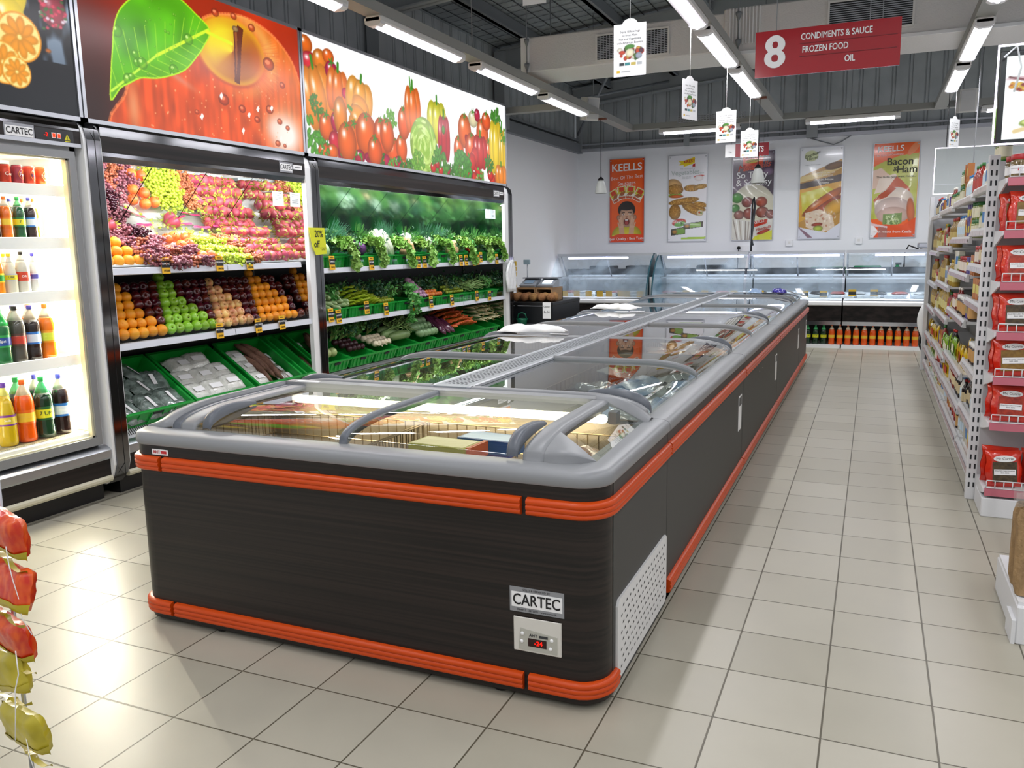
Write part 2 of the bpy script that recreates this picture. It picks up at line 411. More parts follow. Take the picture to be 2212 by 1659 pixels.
struct(MB().box(-6, 6.5, -3.2, 16, -.1, 0).build('floor', m))

# ---------------------------------------------------------------- walls, corrugated cladding, roof
WX, WY = -5.30, 15.6
wallm = mat('wall_paint', '#eef0f2', .6)
struct(MB().box(WX-.15, WX, -3.2, WY+.15, 0, 3.40).build('wall_left', wallm))
struct(MB().box(WX, 6.5, WY, WY+.15, 0, 3.40).build('wall_back', wallm))
clad = mat('steel_cladding', '#b3b9bb', .55, .0, noise=('#a6acae', 3, 2, (1,1,1)))
steel = mat('galvanised_steel', '#80868a', .5, .1)
roofm = mat('roof_insulation', '#9ea6a8', .6, .0, noise=('#858d90', 2.5, 4, (1,1,1)))
def roofz(x): return 4.52 + .10*(x+5.3)
# cladding: trapezoid ribs, real depth
def ribs(a, b, pitch=.25, d=.018):
    out = []; t = a
    while t < b:
        out += [(t, d), (t+pitch*.70, d), (t+pitch*.72, 0), (t+pitch*.78, 0), (t+pitch*.80, d), (t+pitch*.92, d), (t+pitch*.94, 0), (t+pitch*.98, 0)]; t += pitch
    return out
mb = MB(); R = ribs(-3.2, WY)
mb.sheet([[(WX-.08+d, y, 3.40) for y, d in R], [(WX-.08+d, y, 4.62) for y, d in R]], sm=False)
struct(mb.build('wall_left_cladding', clad, fix=False))
mb = MB(); R = ribs(WX, 6.5)
mb.sheet([[(x, WY+.08-d, 3.40) for x, d in R], [(x, WY+.08-d, roofz(x)+.1) for x, d in R]], sm=False)
struct(mb.build('wall_back_cladding', clad, fix=False))
mb = MB(); mb.add([(WX-.2,-3.2,roofz(WX-.2)+.06),(6.5,-3.2,roofz(6.5)+.06),(6.5,WY+.2,roofz(6.5)+.06),(WX-.2,WY+.2,roofz(WX-.2)+.06),(WX-.2,-3.2,roofz(WX-.2)+.16),(6.5,-3.2,roofz(6.5)+.16),(6.5,WY+.2,roofz(6.5)+.16),(WX-.2,WY+.2,roofz(WX-.2)+.16)],
       [(0,3,2,1),(4,5,6,7),(0,1,5,4),(1,2,6,5),(2,3,7,6),(3,0,4,7)])
struct(mb.build('ceiling', roofm))
# wire mesh under the insulation
mb = MB(); wires = mat('mesh_wire', '#2b3033', .6, .5)
def strip(x0,y0,x1,y1,w=.006):
    z0, z1 = roofz(x0)+.052, roofz(x1)+.052; dx, dy = (0, w) if abs(x1-x0) > abs(y1-y0) else (w, 0)
    mb.add([(x0-dx,y0-dy,z0),(x1-dx,y1-dy,z1),(x1+dx,y1+dy,z1),(x0+dx,y0+dy,z0)], [(0,1,2,3)])
for i in range(60): strip(WX, 3+i*.21, 4, 3+i*.21)
for i in range(46): strip(WX+i*.2, 3, WX+i*.2, WY)
struct(mb.build('ceiling_wire_mesh', wires, fix=False))
mb = MB()
mb.box(WX-.02, WX+.09, -3.2, WY, 3.38, 3.55); mb.box(WX-.02, WX+.05, -3.2, WY, 3.60, 3.64)
struct(mb.build('trim_1', steel))
mb = MB(); mb.box(WX, 6.5, WY-.07, WY+.02, 3.40, 3.46); mb.box(WX, 6.5, WY-.05, WY+.02, 3.52, 3.55)
struct(mb.build('trim_2', alu))
beamm = mat('rafter_paint', '#9ea3a5', .5, .0)
def beam(name, x0, x1, y, h=.34, w=.16):     # I-section rafter following the roof slope
    mb = MB()
    for (dy, za, zb) in ((w/2, -h, -h+.02), (w/2, -.02, 0), (.012, -h, 0)):
        mb.add([(x0,y-dy,roofz(x0)+za),(x1,y-dy,roofz(x1)+za),(x1,y+dy,roofz(x1)+za),(x0,y+dy,roofz(x0)+za),(x0,y-dy,roofz(x0)+zb),(x1,y-dy,roofz(x1)+zb),(x1,y+dy,roofz(x1)+zb),(x0,y+dy,roofz(x0)+zb)],
               [(0,3,2,1),(4,5,6,7),(0,1,5,4),(1,2,6,5),(2,3,7,6),(3,0,4,7)])
    struct(mb.build(name, beamm))
for i, y in enumerate((15.35, 11.9, 8.45, 5.0, 1.5)): beam('trim_rafter_%d' % i, WX, 6.5, y)
mb = MB()
for x in (-4.6, -3.4, -2.2, -1.0, .2, 1.4, 2.6): 
    z = roofz(x)+.05; mb.box(x-.03, x+.03, 0, WY, z-.17, z); mb.box(x-.03, x+.07, 0, WY, z-.17, z-.155)
struct(mb.build('trim_purlins', steel))
mb = MB()
for y in (11.9, 8.45, 5.0): mb.box(WX-.02, WX+.14, y-.09, y+.09, 3.4, 4.5)
mb.box(-1.16, -.98, WY-.12, WY, 3.4, 4.9); mb.box(-3.26, -3.16, WY-.08, WY, 3.4, 4.7); mb.box(WX, WX+.1, WY-.1, WY, 3.4, 4.5)
struct(mb.build('trim_posts', beamm))
mb = MB()
mb.tube([(WX+.1, 11.9, 3.62), (-3.5, 15.3, roofz(-3.5)-.2)], .025, 6); mb.tube([(WX+.1, 15.3, 3.7), (-3.3, 11.9, roofz(-3.3)-.2)], .025, 6)
mb.tube([(-1.0, 8.4, roofz(-1)-.35), (-.4, 7.2, roofz(-.4)-.1)], .03, 6); mb.tube([(-4.0, 8.4, roofz(-4)-.38), (-3.2, 6.9, roofz(-3.2)-.1)], .03, 6)
struct(mb.build('trim_braces', steel))

# ---------------------------------------------------------------- ventilation duct
speck = mat('speckled_duct_wrap', '#dcdad7', .55, bump=.5, bs=60)
duct = thing('ventilation_duct', 'white speckled air duct box running under the roof with two slatted grilles', 'duct', (-1.5, 9.3, 3.5))
mb = MB(); mb.bbox(-3.70, -1.45, 9.0, 9.7, 3.55, 3.92, .015); mb.bbox(-1.5, 4.2, 8.97, 9.75, 3.50, 3.95, .015); mb.build('duct_casing', speck, duct)
mb = MB()
for k in range(10): mb.box(-1.44+k*.032, -1.43+k*.032, 8.95, 8.975, 3.60, 3.94)
mb.box(-3.72, -3.62, 8.99, 9.0, 3.55, 3.92); mb.box(-1.5, 4.2, 8.95, 8.97, 3.50, 3.53)
mb.build('flange', white, duct)
dk = mat('grille_dark', '#24272a', .7)
def grille(x0, x1, z0, z1, y, nv, nh):
    g = MB().box(x0, x1, y-.012, y, z0, z1).build('grille', dk, duct)
    f = MB(); w = .018
    f.box(x0-w, x1+w, y-.022, y-.004, z1, z1+w); f.box(x0-w, x1+w, y-.022, y-.004, z0-w, z0); f.box(x0-w, x0, y-.022, y-.004, z0, z1); f.box(x1, x1+w, y-.022, y-.004, z0, z1)
    f.build('grille_frame', offwhite, g)
    f = MB()
    for i in range(1, nh): z = z0+(z1-z0)*i/nh; f.box(x0, x1, y-.02, y-.010, z-.004, z+.004)
    for i in range(1, nv): x = x0+(x1-x0)*i/nv; f.box(x-.004, x+.004, y-.022, y-.008, z0, z1)
    f.build('slats', alu, g)
grille(-2.83, -2.07, 3.60, 3.84, 9.0, 22, 14)
grille(-.50, .22, 3.61, 3.88, 8.97, 2, 14)
for x, y in ((-3.64, 8.97), (-3.64, 9.72), (-1.35, 8.94), (2.2, 8.94)):
    mb = MB(); mb.tube([(x, y, 3.5), (x, y, roofz(x)+.04)], .006, 5)
    for z in (3.60, 3.86): mb.lathe([(.004,-.05),(.03,.02),(.03,.04)], 6, (x, y, z))
    mb.build('hanger_rod', steel, duct)

# ---------------------------------------------------------------- lighting rails and fixtures
railm = mat('cable_tray_paint', '#9b9c97', .5)
for rx, lab in zip(RAIL_X, ('grey steel lighting rail over the fruit and vegetable coolers', 'grey steel lighting rail above the long freezer island', 'grey steel lighting rail above the right-hand goods shelf', 'unseen steel lighting rail added for its light beyond the right edge')):
    t = thing('lighting_rail', lab, 'light rail', (rx, 6, RAIL_Z+.02), 0, 'lighting rails under the roof')
    mb = MB(); mb.box(rx-.075, rx+.075, -3, 13.35, RAIL_Z+.02, RAIL_Z+.10); mb.build('tray', railm, t)
    for y in (-.5, 1.9, 5.3, 7.6, 11.4): MB().tube([(rx, y, RAIL_Z+.1), (rx, y, roofz(rx)+.04)], .005, 5).build('hanger_rod', steel, t)
t = thing('cross_rail', 'long grey lighting rail running across the shop near the back wall', 'light rail', (0, 13.3, RAIL_Z+.02))
MB().box(-3.72, 4.2, 13.22, 13.37, RAIL_Z+.025, RAIL_Z+.11).build('tray', railm, t)
for x in (-3.3, -.4, 2.6): MB().tube([(x, 13.3, RAIL_Z+.1), (x, 13.3, roofz(x)+.04)], .005, 5).build('hanger_rod', steel, t)
t = thing('cross_rail', 'short grey rail from the left wall to the rail over the coolers', 'light rail', (-4.5, 10.85, RAIL_Z+.03))
MB().box(WX+.05, -3.72, 10.78, 10.92, RAIL_Z+.03, RAIL_Z+.11).build('tray', railm, t)

diff = mat('ribbed_diffuser_end', '#e9e9ea', .3)
glassd = mat('lamp_reflector', '#eef0f4', .25, .3)
def lamp(name, L_, lit):
    t = thing(name, 'x', 'ceiling light')
    mb = MB(); mb.bbox(-.075, .075, -L_/2, L_/2, -.035, .02, .015); mb.build('housing', offwhite, t)
    for s in (-1, 1): 
        MB().prism([(-.075,-.0),(-.07,-.045),(-.04,-.062),(.04,-.062),(.07,-.045),(.075,0)], s*(L_/2-.07), s*L_/2, 'y').build('lamp_cover_end', diff, t)
    if lit == 0:
        MB().tube([(0, -L_/2+.07, -.052), (0, L_/2-.07, -.052)], .022, 10).build('tube', tube_m, t)
    else:
        mb = MB(); mb.sheet([[(x, y, -.05-.012*math.cos(x*22)) for x in (-.06,-.03,0,.03,.06)] for y in np.linspace(-L_/2+.07, L_/2-.07, 24)]); mb.build('diffuser', emis('ribbed_lit_diffuser', '#f5f5ff', 4.5), t)
        mb = MB()
        for k in range(22): y = -L_/2+.1+k*(L_-.2)/21; mb.tube([(-.055, y, -.060), (.0, y+.008, -.066), (.055, y, -.060)], .0035, 4)
        mb.build('louvre', glassd, t)
    return t
WHERE = {-3.65: 'over the coolers', -1.39: 'over the freezer island', .74: 'over the right-hand aisle', 3.0: 'added unseen beyond the right edge'}
ORD = ['well behind the viewer', 'behind the viewer', 'just behind the viewer', 'nearest the viewer', 'second nearest', 'third along', 'farthest along']
for rx in RAIL_X:
    for i, (a, b_) in enumerate(LAMPS[rx]):
        lt = 1 if (rx == -1.39 and i >= 5) or (rx == .74 and i >= 5) or (rx == -3.65 and i == 6) else 0
        t = lamp('ceiling_light', b_-a, lt); t.location = (rx, (a+b_)/2, RAIL_Z)
        tag(t, ('ribbed white ceiling light ' if lt else 'bright white tube ceiling light ') + WHERE[rx] + ', ' + ORD[i], 'ceiling light', 'ceiling lights on the rails')
for i, (a, b_) in enumerate(XLAMPS):
    t = lamp('ceiling_light', b_-a, 0); t.location = ((a+b_)/2, 13.3, RAIL_Z); t.rotation_euler = (0,0,PI/2)
    tag(t, ('violet white tube light on the back cross rail, left one', 'violet white tube light on the back cross rail, middle one', 'violet white tube light on the back cross rail, partly behind the lit screen')[i], 'ceiling light', 'ceiling lights on the rails')
# small steel mesh tray lying on the cross rail
mb = MB()
for k in range(24): mb.box(-2.85+k*.043, -2.84+k*.043, 13.1, 13.14, 3.47, 3.56)
for k in range(4): mb.box(-2.85, -1.85, 13.1, 13.14, 3.47+k*.028, 3.476+k*.028)
tag(mb.build('wire_tray', alu), 'perforated metal tray on the cross rail above the left tube', 'tray')

# loudspeakers
def speaker(x, y, z, rzv, lab):
    t = thing('loudspeaker', lab, 'speaker', (x, y, z), rzv)
    M = Matrix.Translation((x,y,z)) @ Matrix.Rotation(rzv, 4, 'Z')
    mb = MB(); mb.prism([(-.10,-.02),(-.13,.05),(-.10,.14),(.10,.14),(.13,.05),(.10,-.02)], -.15, .15, 'z', M=M @ Matrix.Rotation(.12, 4, 'X')); mb.build('cabinet', offwhite, t)
    mb = MB(); mb.box(-.085, .085, -.03, -.018, -.13, .13, M=M @ Matrix.Rotation(.12, 4, 'X')); mb.build('front_grille', mat('speaker_cloth', '#d4d5d6', .8), t)
    mb = MB(); mb.box(-.02, .02, .1, .24, -.02, .02, M=M); mb.build('bracket', black, t)
speaker(-3.65, 11.35, 3.49, .9, 'white wall-style loudspeaker hung on the rail over the coolers')
speaker(1.05, 13.0, 3.46, 0, 'white square loudspeaker at the back cross rail on the right')

# pendant lamps
frost = mat('frosted_shade', '#b9bcb9', .5, sub=.0)
def pendant(x, y, lab):
    t = thing('pendant_lamp', lab, 'pendant lamp', (x, y, 2.4), 0, 'frosted pendant lamps')
    MB().tube([(x, y, 3.4), (x, y, 2.58)], .005, 6).build('cord', black, t)
    MB().lathe([(.012,.15),(.012,.19),(.045,.155),(.05,.145)], 14, (x,y,2.42)).build('cap', black, t)
    mb = MB(); mb.lathe([(.085,-.04),(.082,.0),(.07,.06),(.05,.12),(.03,.15),(.026,.145),(.046,.115),(.066,.056),(.078,0),(.081,-.04)], 18, (x,y,2.42), cap=False); mb.build('lamp_shade', frost, t)
    mb = MB(); mb.box(x-.08, x+.08, y-.03, y+.03, 3.395, 3.42); mb.build('ceiling_plate', mat('copper_plate', '#8a5b4c', .4, .6), t)
pendant(-3.65, 11.76, 'frosted pendant lamp on a black cord in front of the left white wall')
pendant(-1.39, 11.1, 'frosted pendant lamp on a black cord in front of the meatballs poster')
tag(MB().tube([(.74, 11.6, 3.4), (.74, 11.6, 2.74)], .005, 6).build('long_black_cord', black), 'thin black cord hanging down to the glowing frame over the right shelf', 'cord')
tag(MB().tube([(.90, 9.9, 3.75), (.885, 9.9, 2.13)], .006, 6).build('support_rod', alu), 'thin bright metal rod hanging above the right shelf', 'rod')
# ---------------------------------------------------------------- freezer island
def corner_path(x0, x1, y0, y1, r, start, end, n=7):
    """outline pieces with outward normals, going left side -> front -> right side. start/end arc positions"""
    P = []
    def a(cx, cy, a0, a1):
        for i in range(n+1):
            t = a0+(a1-a0)*i/n; P.append((cx+r*math.cos(t), cy+r*math.sin(t), math.cos(t), math.sin(t)))
    P.append((x0, y1, -1, 0)); a(x0+r, y0+r, PI, 1.5*PI); a(x1-r, y0+r, 1.5*PI, 2*PI); P.append((x1, y1, 1, 0))
    return P
FX0, FX1 = -2.955, -.795; FY0, FY1, FY2 = 2.585, 3.545, 12.0
XM = -1.87
RIM_Z = .86
def lidprof(c0, c1, ztop=.952, zb=.862, n=18, arc=.36):
    """(c, z) from the ridge c0 to the edge c1: flat, then curving down like a quarter ellipse"""
    out = [(c0, ztop)]; L_ = abs(c1-c0); s = 1 if c1 > c0 else -1; a = arc*L_
    for i in range(n+1):
        t = i/n*PI/2; out.append((c0+s*(L_-a+a*math.sin(t)), zb+(ztop-zb)*(.12+.88*math.cos(t)) if i < n else zb))
    return out
BASKET = mat('coated_wire', '#8f7a58', .35, .5)
inner = mat('freezer_liner', '#a3957e', .4)
ribprof = [(0,0),(.012,.002),(.02,.008),(.021,.016),(.017,.021),(.022,.026),(.023,.036),(.018,.041),(.022,.046),(.022,.056),(.014,.063),(0,.065)]
def bandprof(z): return [(o, z+h) for o, h in ribprof]

end = thing('end_freezer', 'dark wood-look chest freezer with orange bumpers at the near end of the island', 'freezer', (XM, 3.06, 0))
P = corner_path(FX0, FX1, FY0, FY1, .11, 0, 1)
# body shell with an open top, lined
mb = MB(); mb.sweep(P, [(0,.02),(0,.82),(-.06,.82),(-.06,.02)]); mb.box(FX0+.02, FX1-.02, FY1-.05, FY1, .05, .845); mb.box(FX0+.06, FX1-.06, FY0+.05, FY1-.05, .05, .09)
body = mb.build('body', woodx, end, angle=.6)
# side panels in the grazing-light grey
for xs in (FX1, FX0): MB().box(xs-.002, xs+.002, FY0+.12, FY1-.01, .02, .815).build('side_panel', sidepan, end)
mb = MB(); mb.box(FX0+.075, FX1-.075, FY0+.07, FY1-.06, .30, .32)
mb.box(FX0+.065, FX0+.075, FY0+.06, FY1-.055, .30, .845); mb.box(FX1-.075, FX1-.065, FY0+.06, FY1-.055, .30, .845)
mb.box(FX0+.07, FX1-.07, FY0+.062, FY0+.072, .30, .845); mb.box(FX0+.07, FX1-.07, FY1-.068, FY1-.055, .30, .848)
mb.build('liner', inner, end)
# grey rim
rimprof = [(.006,.813),(.011,.82),(.010,.845),(.003,.858),(-.015,.866),(-.05,.869),(-.115,.866),(-.12,.85),(-.07,.84),(-.02,.815)]
rim = MB().sweep(P, rimprof).build('rim', greypl, end, angle=.9)
# wider left and right shoulders rising to the back ridge
for s, xe in ((1, FX0), (-1, FX1)):
    mb = MB(); xa, xb = xe+s*.09, xe+s*.165
    prof = lidprof(FY1-.06, FY0+.10, .945, .862, 14, .42)
    rows = [[(xe+s*.02, y, min(z-.012, .872)) for y, z in prof], [(xa, y, z+.0) for y, z in prof], [(xb-.0*s, y, z+.012) for y, z in prof], [(xb, y, z-.02) for y, z in prof]] if s == 1 else None
    if s == 1:
        mb.sheet(rows); mb.build('left_shoulder', greypl, end, fix=False)
mb = MB(); mb.box(FX0+.16, -1.095, FY1-.075, FY1-.0, .845, .955); mb.build('back_ridge', greypl, end)
def frameprof(mb, x, w, prof, h=.022, t=.02):
    rows = []; prof = prof+[(prof[-1][0]-.014, .842)]
    for i, (y, z) in enumerate(prof):
        rows.append([(x-w/2, y, z-t), (x-w/2, y, z+h*.5), (x-w/2*.6, y, z+h), (x+w/2*.6, y, z+h), (x+w/2, y, z+h*.5), (x+w/2, y, z-t), (x-w/2, y, z-t)])
    mb.sheet(rows)
prof = lidprof(FY1-.07, FY0+.105, .935, .864, 16, .42)
for x, w, nm in ((-1.90, .038, 'centre_frame'), (-1.085, .085, 'right_frame'), (-2.705, .085, 'left_frame'), (-2.77, .05, 'left_groove')):
    mb = MB(); frameprof(mb, x, w, prof, .006 if 'left' in nm else .018); mb.build(nm, greyd if 'groove' in nm or 'centre' in nm else greypl, end, fix=False)
def pane(x0, x1, prof, nm, dz=0):
    mb = MB(); mb.sheet([[(x, y, z+dz) for y, z in prof] for x in np.linspace(x0, x1, 3)]); return mb.build(nm, lidglass, end, fix=False)
pane(-2.66, -1.90, prof, 'sliding_glass', -.004); pane(-1.94, -1.11, prof, 'sliding_glass', .006)
# side window sloping down to the rim on the right, and its plastic gusset
n_ = len(prof)
GB, GC = Vector((-.868, FY0+.165, .868)), Vector((-1.045, FY0+.27, .925))
mb = MB(); mb.add([GC, (-1.045, FY1-.06, .945), (-.885, FY1-.06, .870), GB], [(0,1,2,3)]); mb.build('side_window', lidglass, end, fix=False)
mb = MB(); g = [p for p in prof if p[0] < FY0+.30]; rows = []
for y, z in g+[(g[-1][0]-.012, .835)]:
    p = Vector((-1.045, y, z+.012)); f = min(1, (y-FY0-.105)/.17); rows.append([tuple(p.lerp(GB-Vector((0,0,.03 if z < .84 else 0)), k/8)+Vector((.0, -.03*math.sin(PI*k/8)*(1-f), .022*math.sin(PI*k/8)*(1-f*.9)))) for k in range(9)])
mb.sheet(rows); mb.build('corner_gusset', greypl, end, fix=False)
mb = MB(); rows = []
for k in range(11):
    q = k/10; x = -1.10+.24*q; z = .962-.006*q-.088*q**2.2; rows.append([(x, FY1-.075, z-.03), (x, FY1-.07, z+.004), (x, FY1-.035, z+.012), (x, FY1, z+.004), (x, FY1, z-.03)])
mb.sheet(rows); mb.build('ridge_end', greypl, end, fix=False)
mb = MB(); mb.box(-1.02, -.985, FY1-.15, FY1-.09, .862, .915); mb.build('tube_end_holder', brushed, end)
# handles on the sliding lids (raised arcs)
def handle(mb, x, w, prof, h):
    top = []
    for i, (y, z) in enumerate(prof):
        k = math.sin(PI*i/(len(prof)-1)); top.append([(x-w/2, y, z), (x-w/2, y, z+h*k+.008), (x-w/4, y, z+h*k+.014), (x+w/4, y, z+h*k+.014), (x+w/2, y, z+h*k+.008), (x+w/2, y, z)])
    mb.sheet(top)
hp = [p for p in prof if p[0] < FY0+.42]
for x in (-2.60, -1.17): 
    mb = MB(); handle(mb, x, .045, hp, .03); mb.build('handle', greyd, end, fix=False)
# orange bumpers: three pieces up, three pieces down
def sub(P, f):     # part of the path: f(point)->bool, cut cleanly on the straights
    return [p for p in P if f(p)]
FRONT = [(-2.745, FY0, 0, -1), (-1.09, FY0, 0, -1)]
LC = [(FX0, FY1, -1, 0)] + [p for p in P if p[0] < -2.8 and p[1] < FY0+.2] + [(-2.765, FY0, 0, -1)]
RC = [(-1.068, FY0, 0, -1)] + [p for p in P if p[0] > -.95 and p[1] < FY0+.2] + [(FX1, FY1-.002, 1, 0)]
RC2 = RC[:-1] + [(FX1, FY0+.15, 1, 0)]
for path, z in ((LC, .70), (FRONT, .70), (RC, .70), (LC, .042), (FRONT, .042), (RC2, .042)):
    MB().sweep(path, bandprof(z)).build('bumper', orange, end, angle=1.2)
mb = MB()
for x in (-2.53, -1.2, -2.4, -1.3):
    y = FY0+.03 if x in (-2.53, -1.2) else FY1-.1; mb = MB(); mb.lathe([(.032,0),(.034,.012),(.02,.02),(.02,.08)], 14, (x, y+.02, 0)); mb.build('foot', black, end)
mb = MB(); mb.sweep(P, [(-.004,.018),(-.004,.045),(-.06,.045),(-.06,.018)]); mb.build('skirt', black, end)
# vent grille, label, control panel
gm = mat('white_vent_plastic', '#dcdcda', .45)
mb = MB(); mb.prism([(2.76,.05),(3.49,.05),(3.51,.07),(3.51,.345),(3.49,.36),(2.755,.36),(2.735,.34),(2.735,.07)], FX1+.001, FX1+.011, 'x'); vg = mb.build('vent_grille', gm, end)
mb = MB()
for r in range(8):
    for c in range(15):
        y = 2.775+c*.047+(r%2)*.0235; z = .085+r*.033
        if y > 3.47: continue
        mb.add([(FX1+.0115, y, z), (FX1+.0115, y+.02, z+.002), (FX1+.0115, y+.017, z+.011), (FX1+.0115, y+.003, z+.008)], [(0,1,2,3)])
mb.build('vent_slots', mat('slot_shadow_grey', '#4b4b4a', .8), vg, fix=False)
def FR(x, z, y=FY0): return frame((x, y, z), (1,0,0), (0,0,1))
st = MB().box(-1.142, -.935, FY0-.0015, FY0+.001, .335, .428).build('service_sticker', mat('silver_sticker', '#9a9ca1', .35, .4), end)
MB().box(-1.135, -.942, FY0-.0022, FY0-.001, .353, .41).build('sticker_panel', paper, st)
text('CARTEC', .058, blacktxt, FR(-1.039, .381, FY0-.003), st, bold=.022, sx=.83)
text('SOLD & SERVICED BY', .011, blacktxt, FR(-1.039, .419, FY0-.003), st)
text('2884913   2873025   www.cartec.lk', .0105, blacktxt, FR(-1.039, .344, FY0-.003), st)
cp = MB().bbox(-1.128, -.945, FY0-.006, FY0+.001, .188, .318, .008).build('control_panel', mat('panel_plastic', '#d6d3ca', .4), end)
MB().prism([(-1.108,.196),(-.96,.196),(-.96,.262),(-1.1,.278)], FY0-.008, FY0-.004, 'y').build('control_face', mat('panel_face', '#b5b4a9', .4), cp)
MB().box(-1.07, -1.0, FY0-.0095, FY0-.007, .213, .243).build('display', mat('display_dark', '#2a0b0a', .2), cp)
text('-24', .024, redled, FR(-1.03, .228, FY0-.0105), cp, bold=.01)
text('AHT', .016, darkgrey, FR(-1.05, .255, FY0-.009), cp, bold=.01)
MB().box(-1.028, -.995, FY0-.0095, FY0-.0085, .250, .259).build('logo_bar', darkgrey, cp)
for x, z in ((-1.092,.258),(-1.095,.228),(-.98,.248),(-.985,.215)): MB().ball((x, FY0-.009, z), (.007,.004,.007)).build('button', paper, cp)
bd = MB().box(-2.812, -2.722, FY0-.002, FY0, .742+.03, .766+.03).build('badge', paper, end)
text('AHT', .02, redtxt, FR(-2.785, .784, FY0-.003), bd, bold=.015); MB().box(-2.762, -2.73, FY0-.003, FY0-.0022, .778, .79).build('logo_bar', redtxt, bd)
# inside light tube
mb = MB(); mb.bbox(-2.69, -1.03, FY1-.155, FY1-.115, .862, .898, .012); mb.build('light_tube', tube_w, end)
mb = MB(); mb.box(-2.73, -2.69, FY1-.16, FY1-.07, .86, .90); mb.build('tube_holder', offwhite, end)
area('freezer_tube_light', (-1.87, FY1-.135, .855), (.35,0,0), 1.6, .03, 4.5, (1,.86,.66))
def basket(x0, x1, y0, y1, z0, z1, parent, px=.05):
    mb = MB(); r = .0034
    def w(a, b): mb.tube([a, b], r, 4, sm=False)
    for z in np.linspace(z0, z1, 5): w((x0,y0,z),(x1,y0,z)); w((x0,y1,z),(x1,y1,z)); w((x0,y0,z),(x0,y1,z)); w((x1,y0,z),(x1,y1,z))
    for i in range(int((x1-x0)/px)+1): x = x0+i*px; w((x,y0,z0),(x,y0,z1)); w((x,y1,z0),(x,y1,z1))
    for i in range(int((y1-y0)/px)+1): y = y0+i*px; w((x0,y,z0),(x0,y,z1)); w((x1,y,z0),(x1,y,z1))
    return mb.build('wire_basket', BASKET, parent)
basket(FX0+.09, -1.95, FY0+.09, FY1-.10, .33, .80, end); basket(-1.93, FX1-.085, FY0+.09, FY1-.10, .33, .80, end)

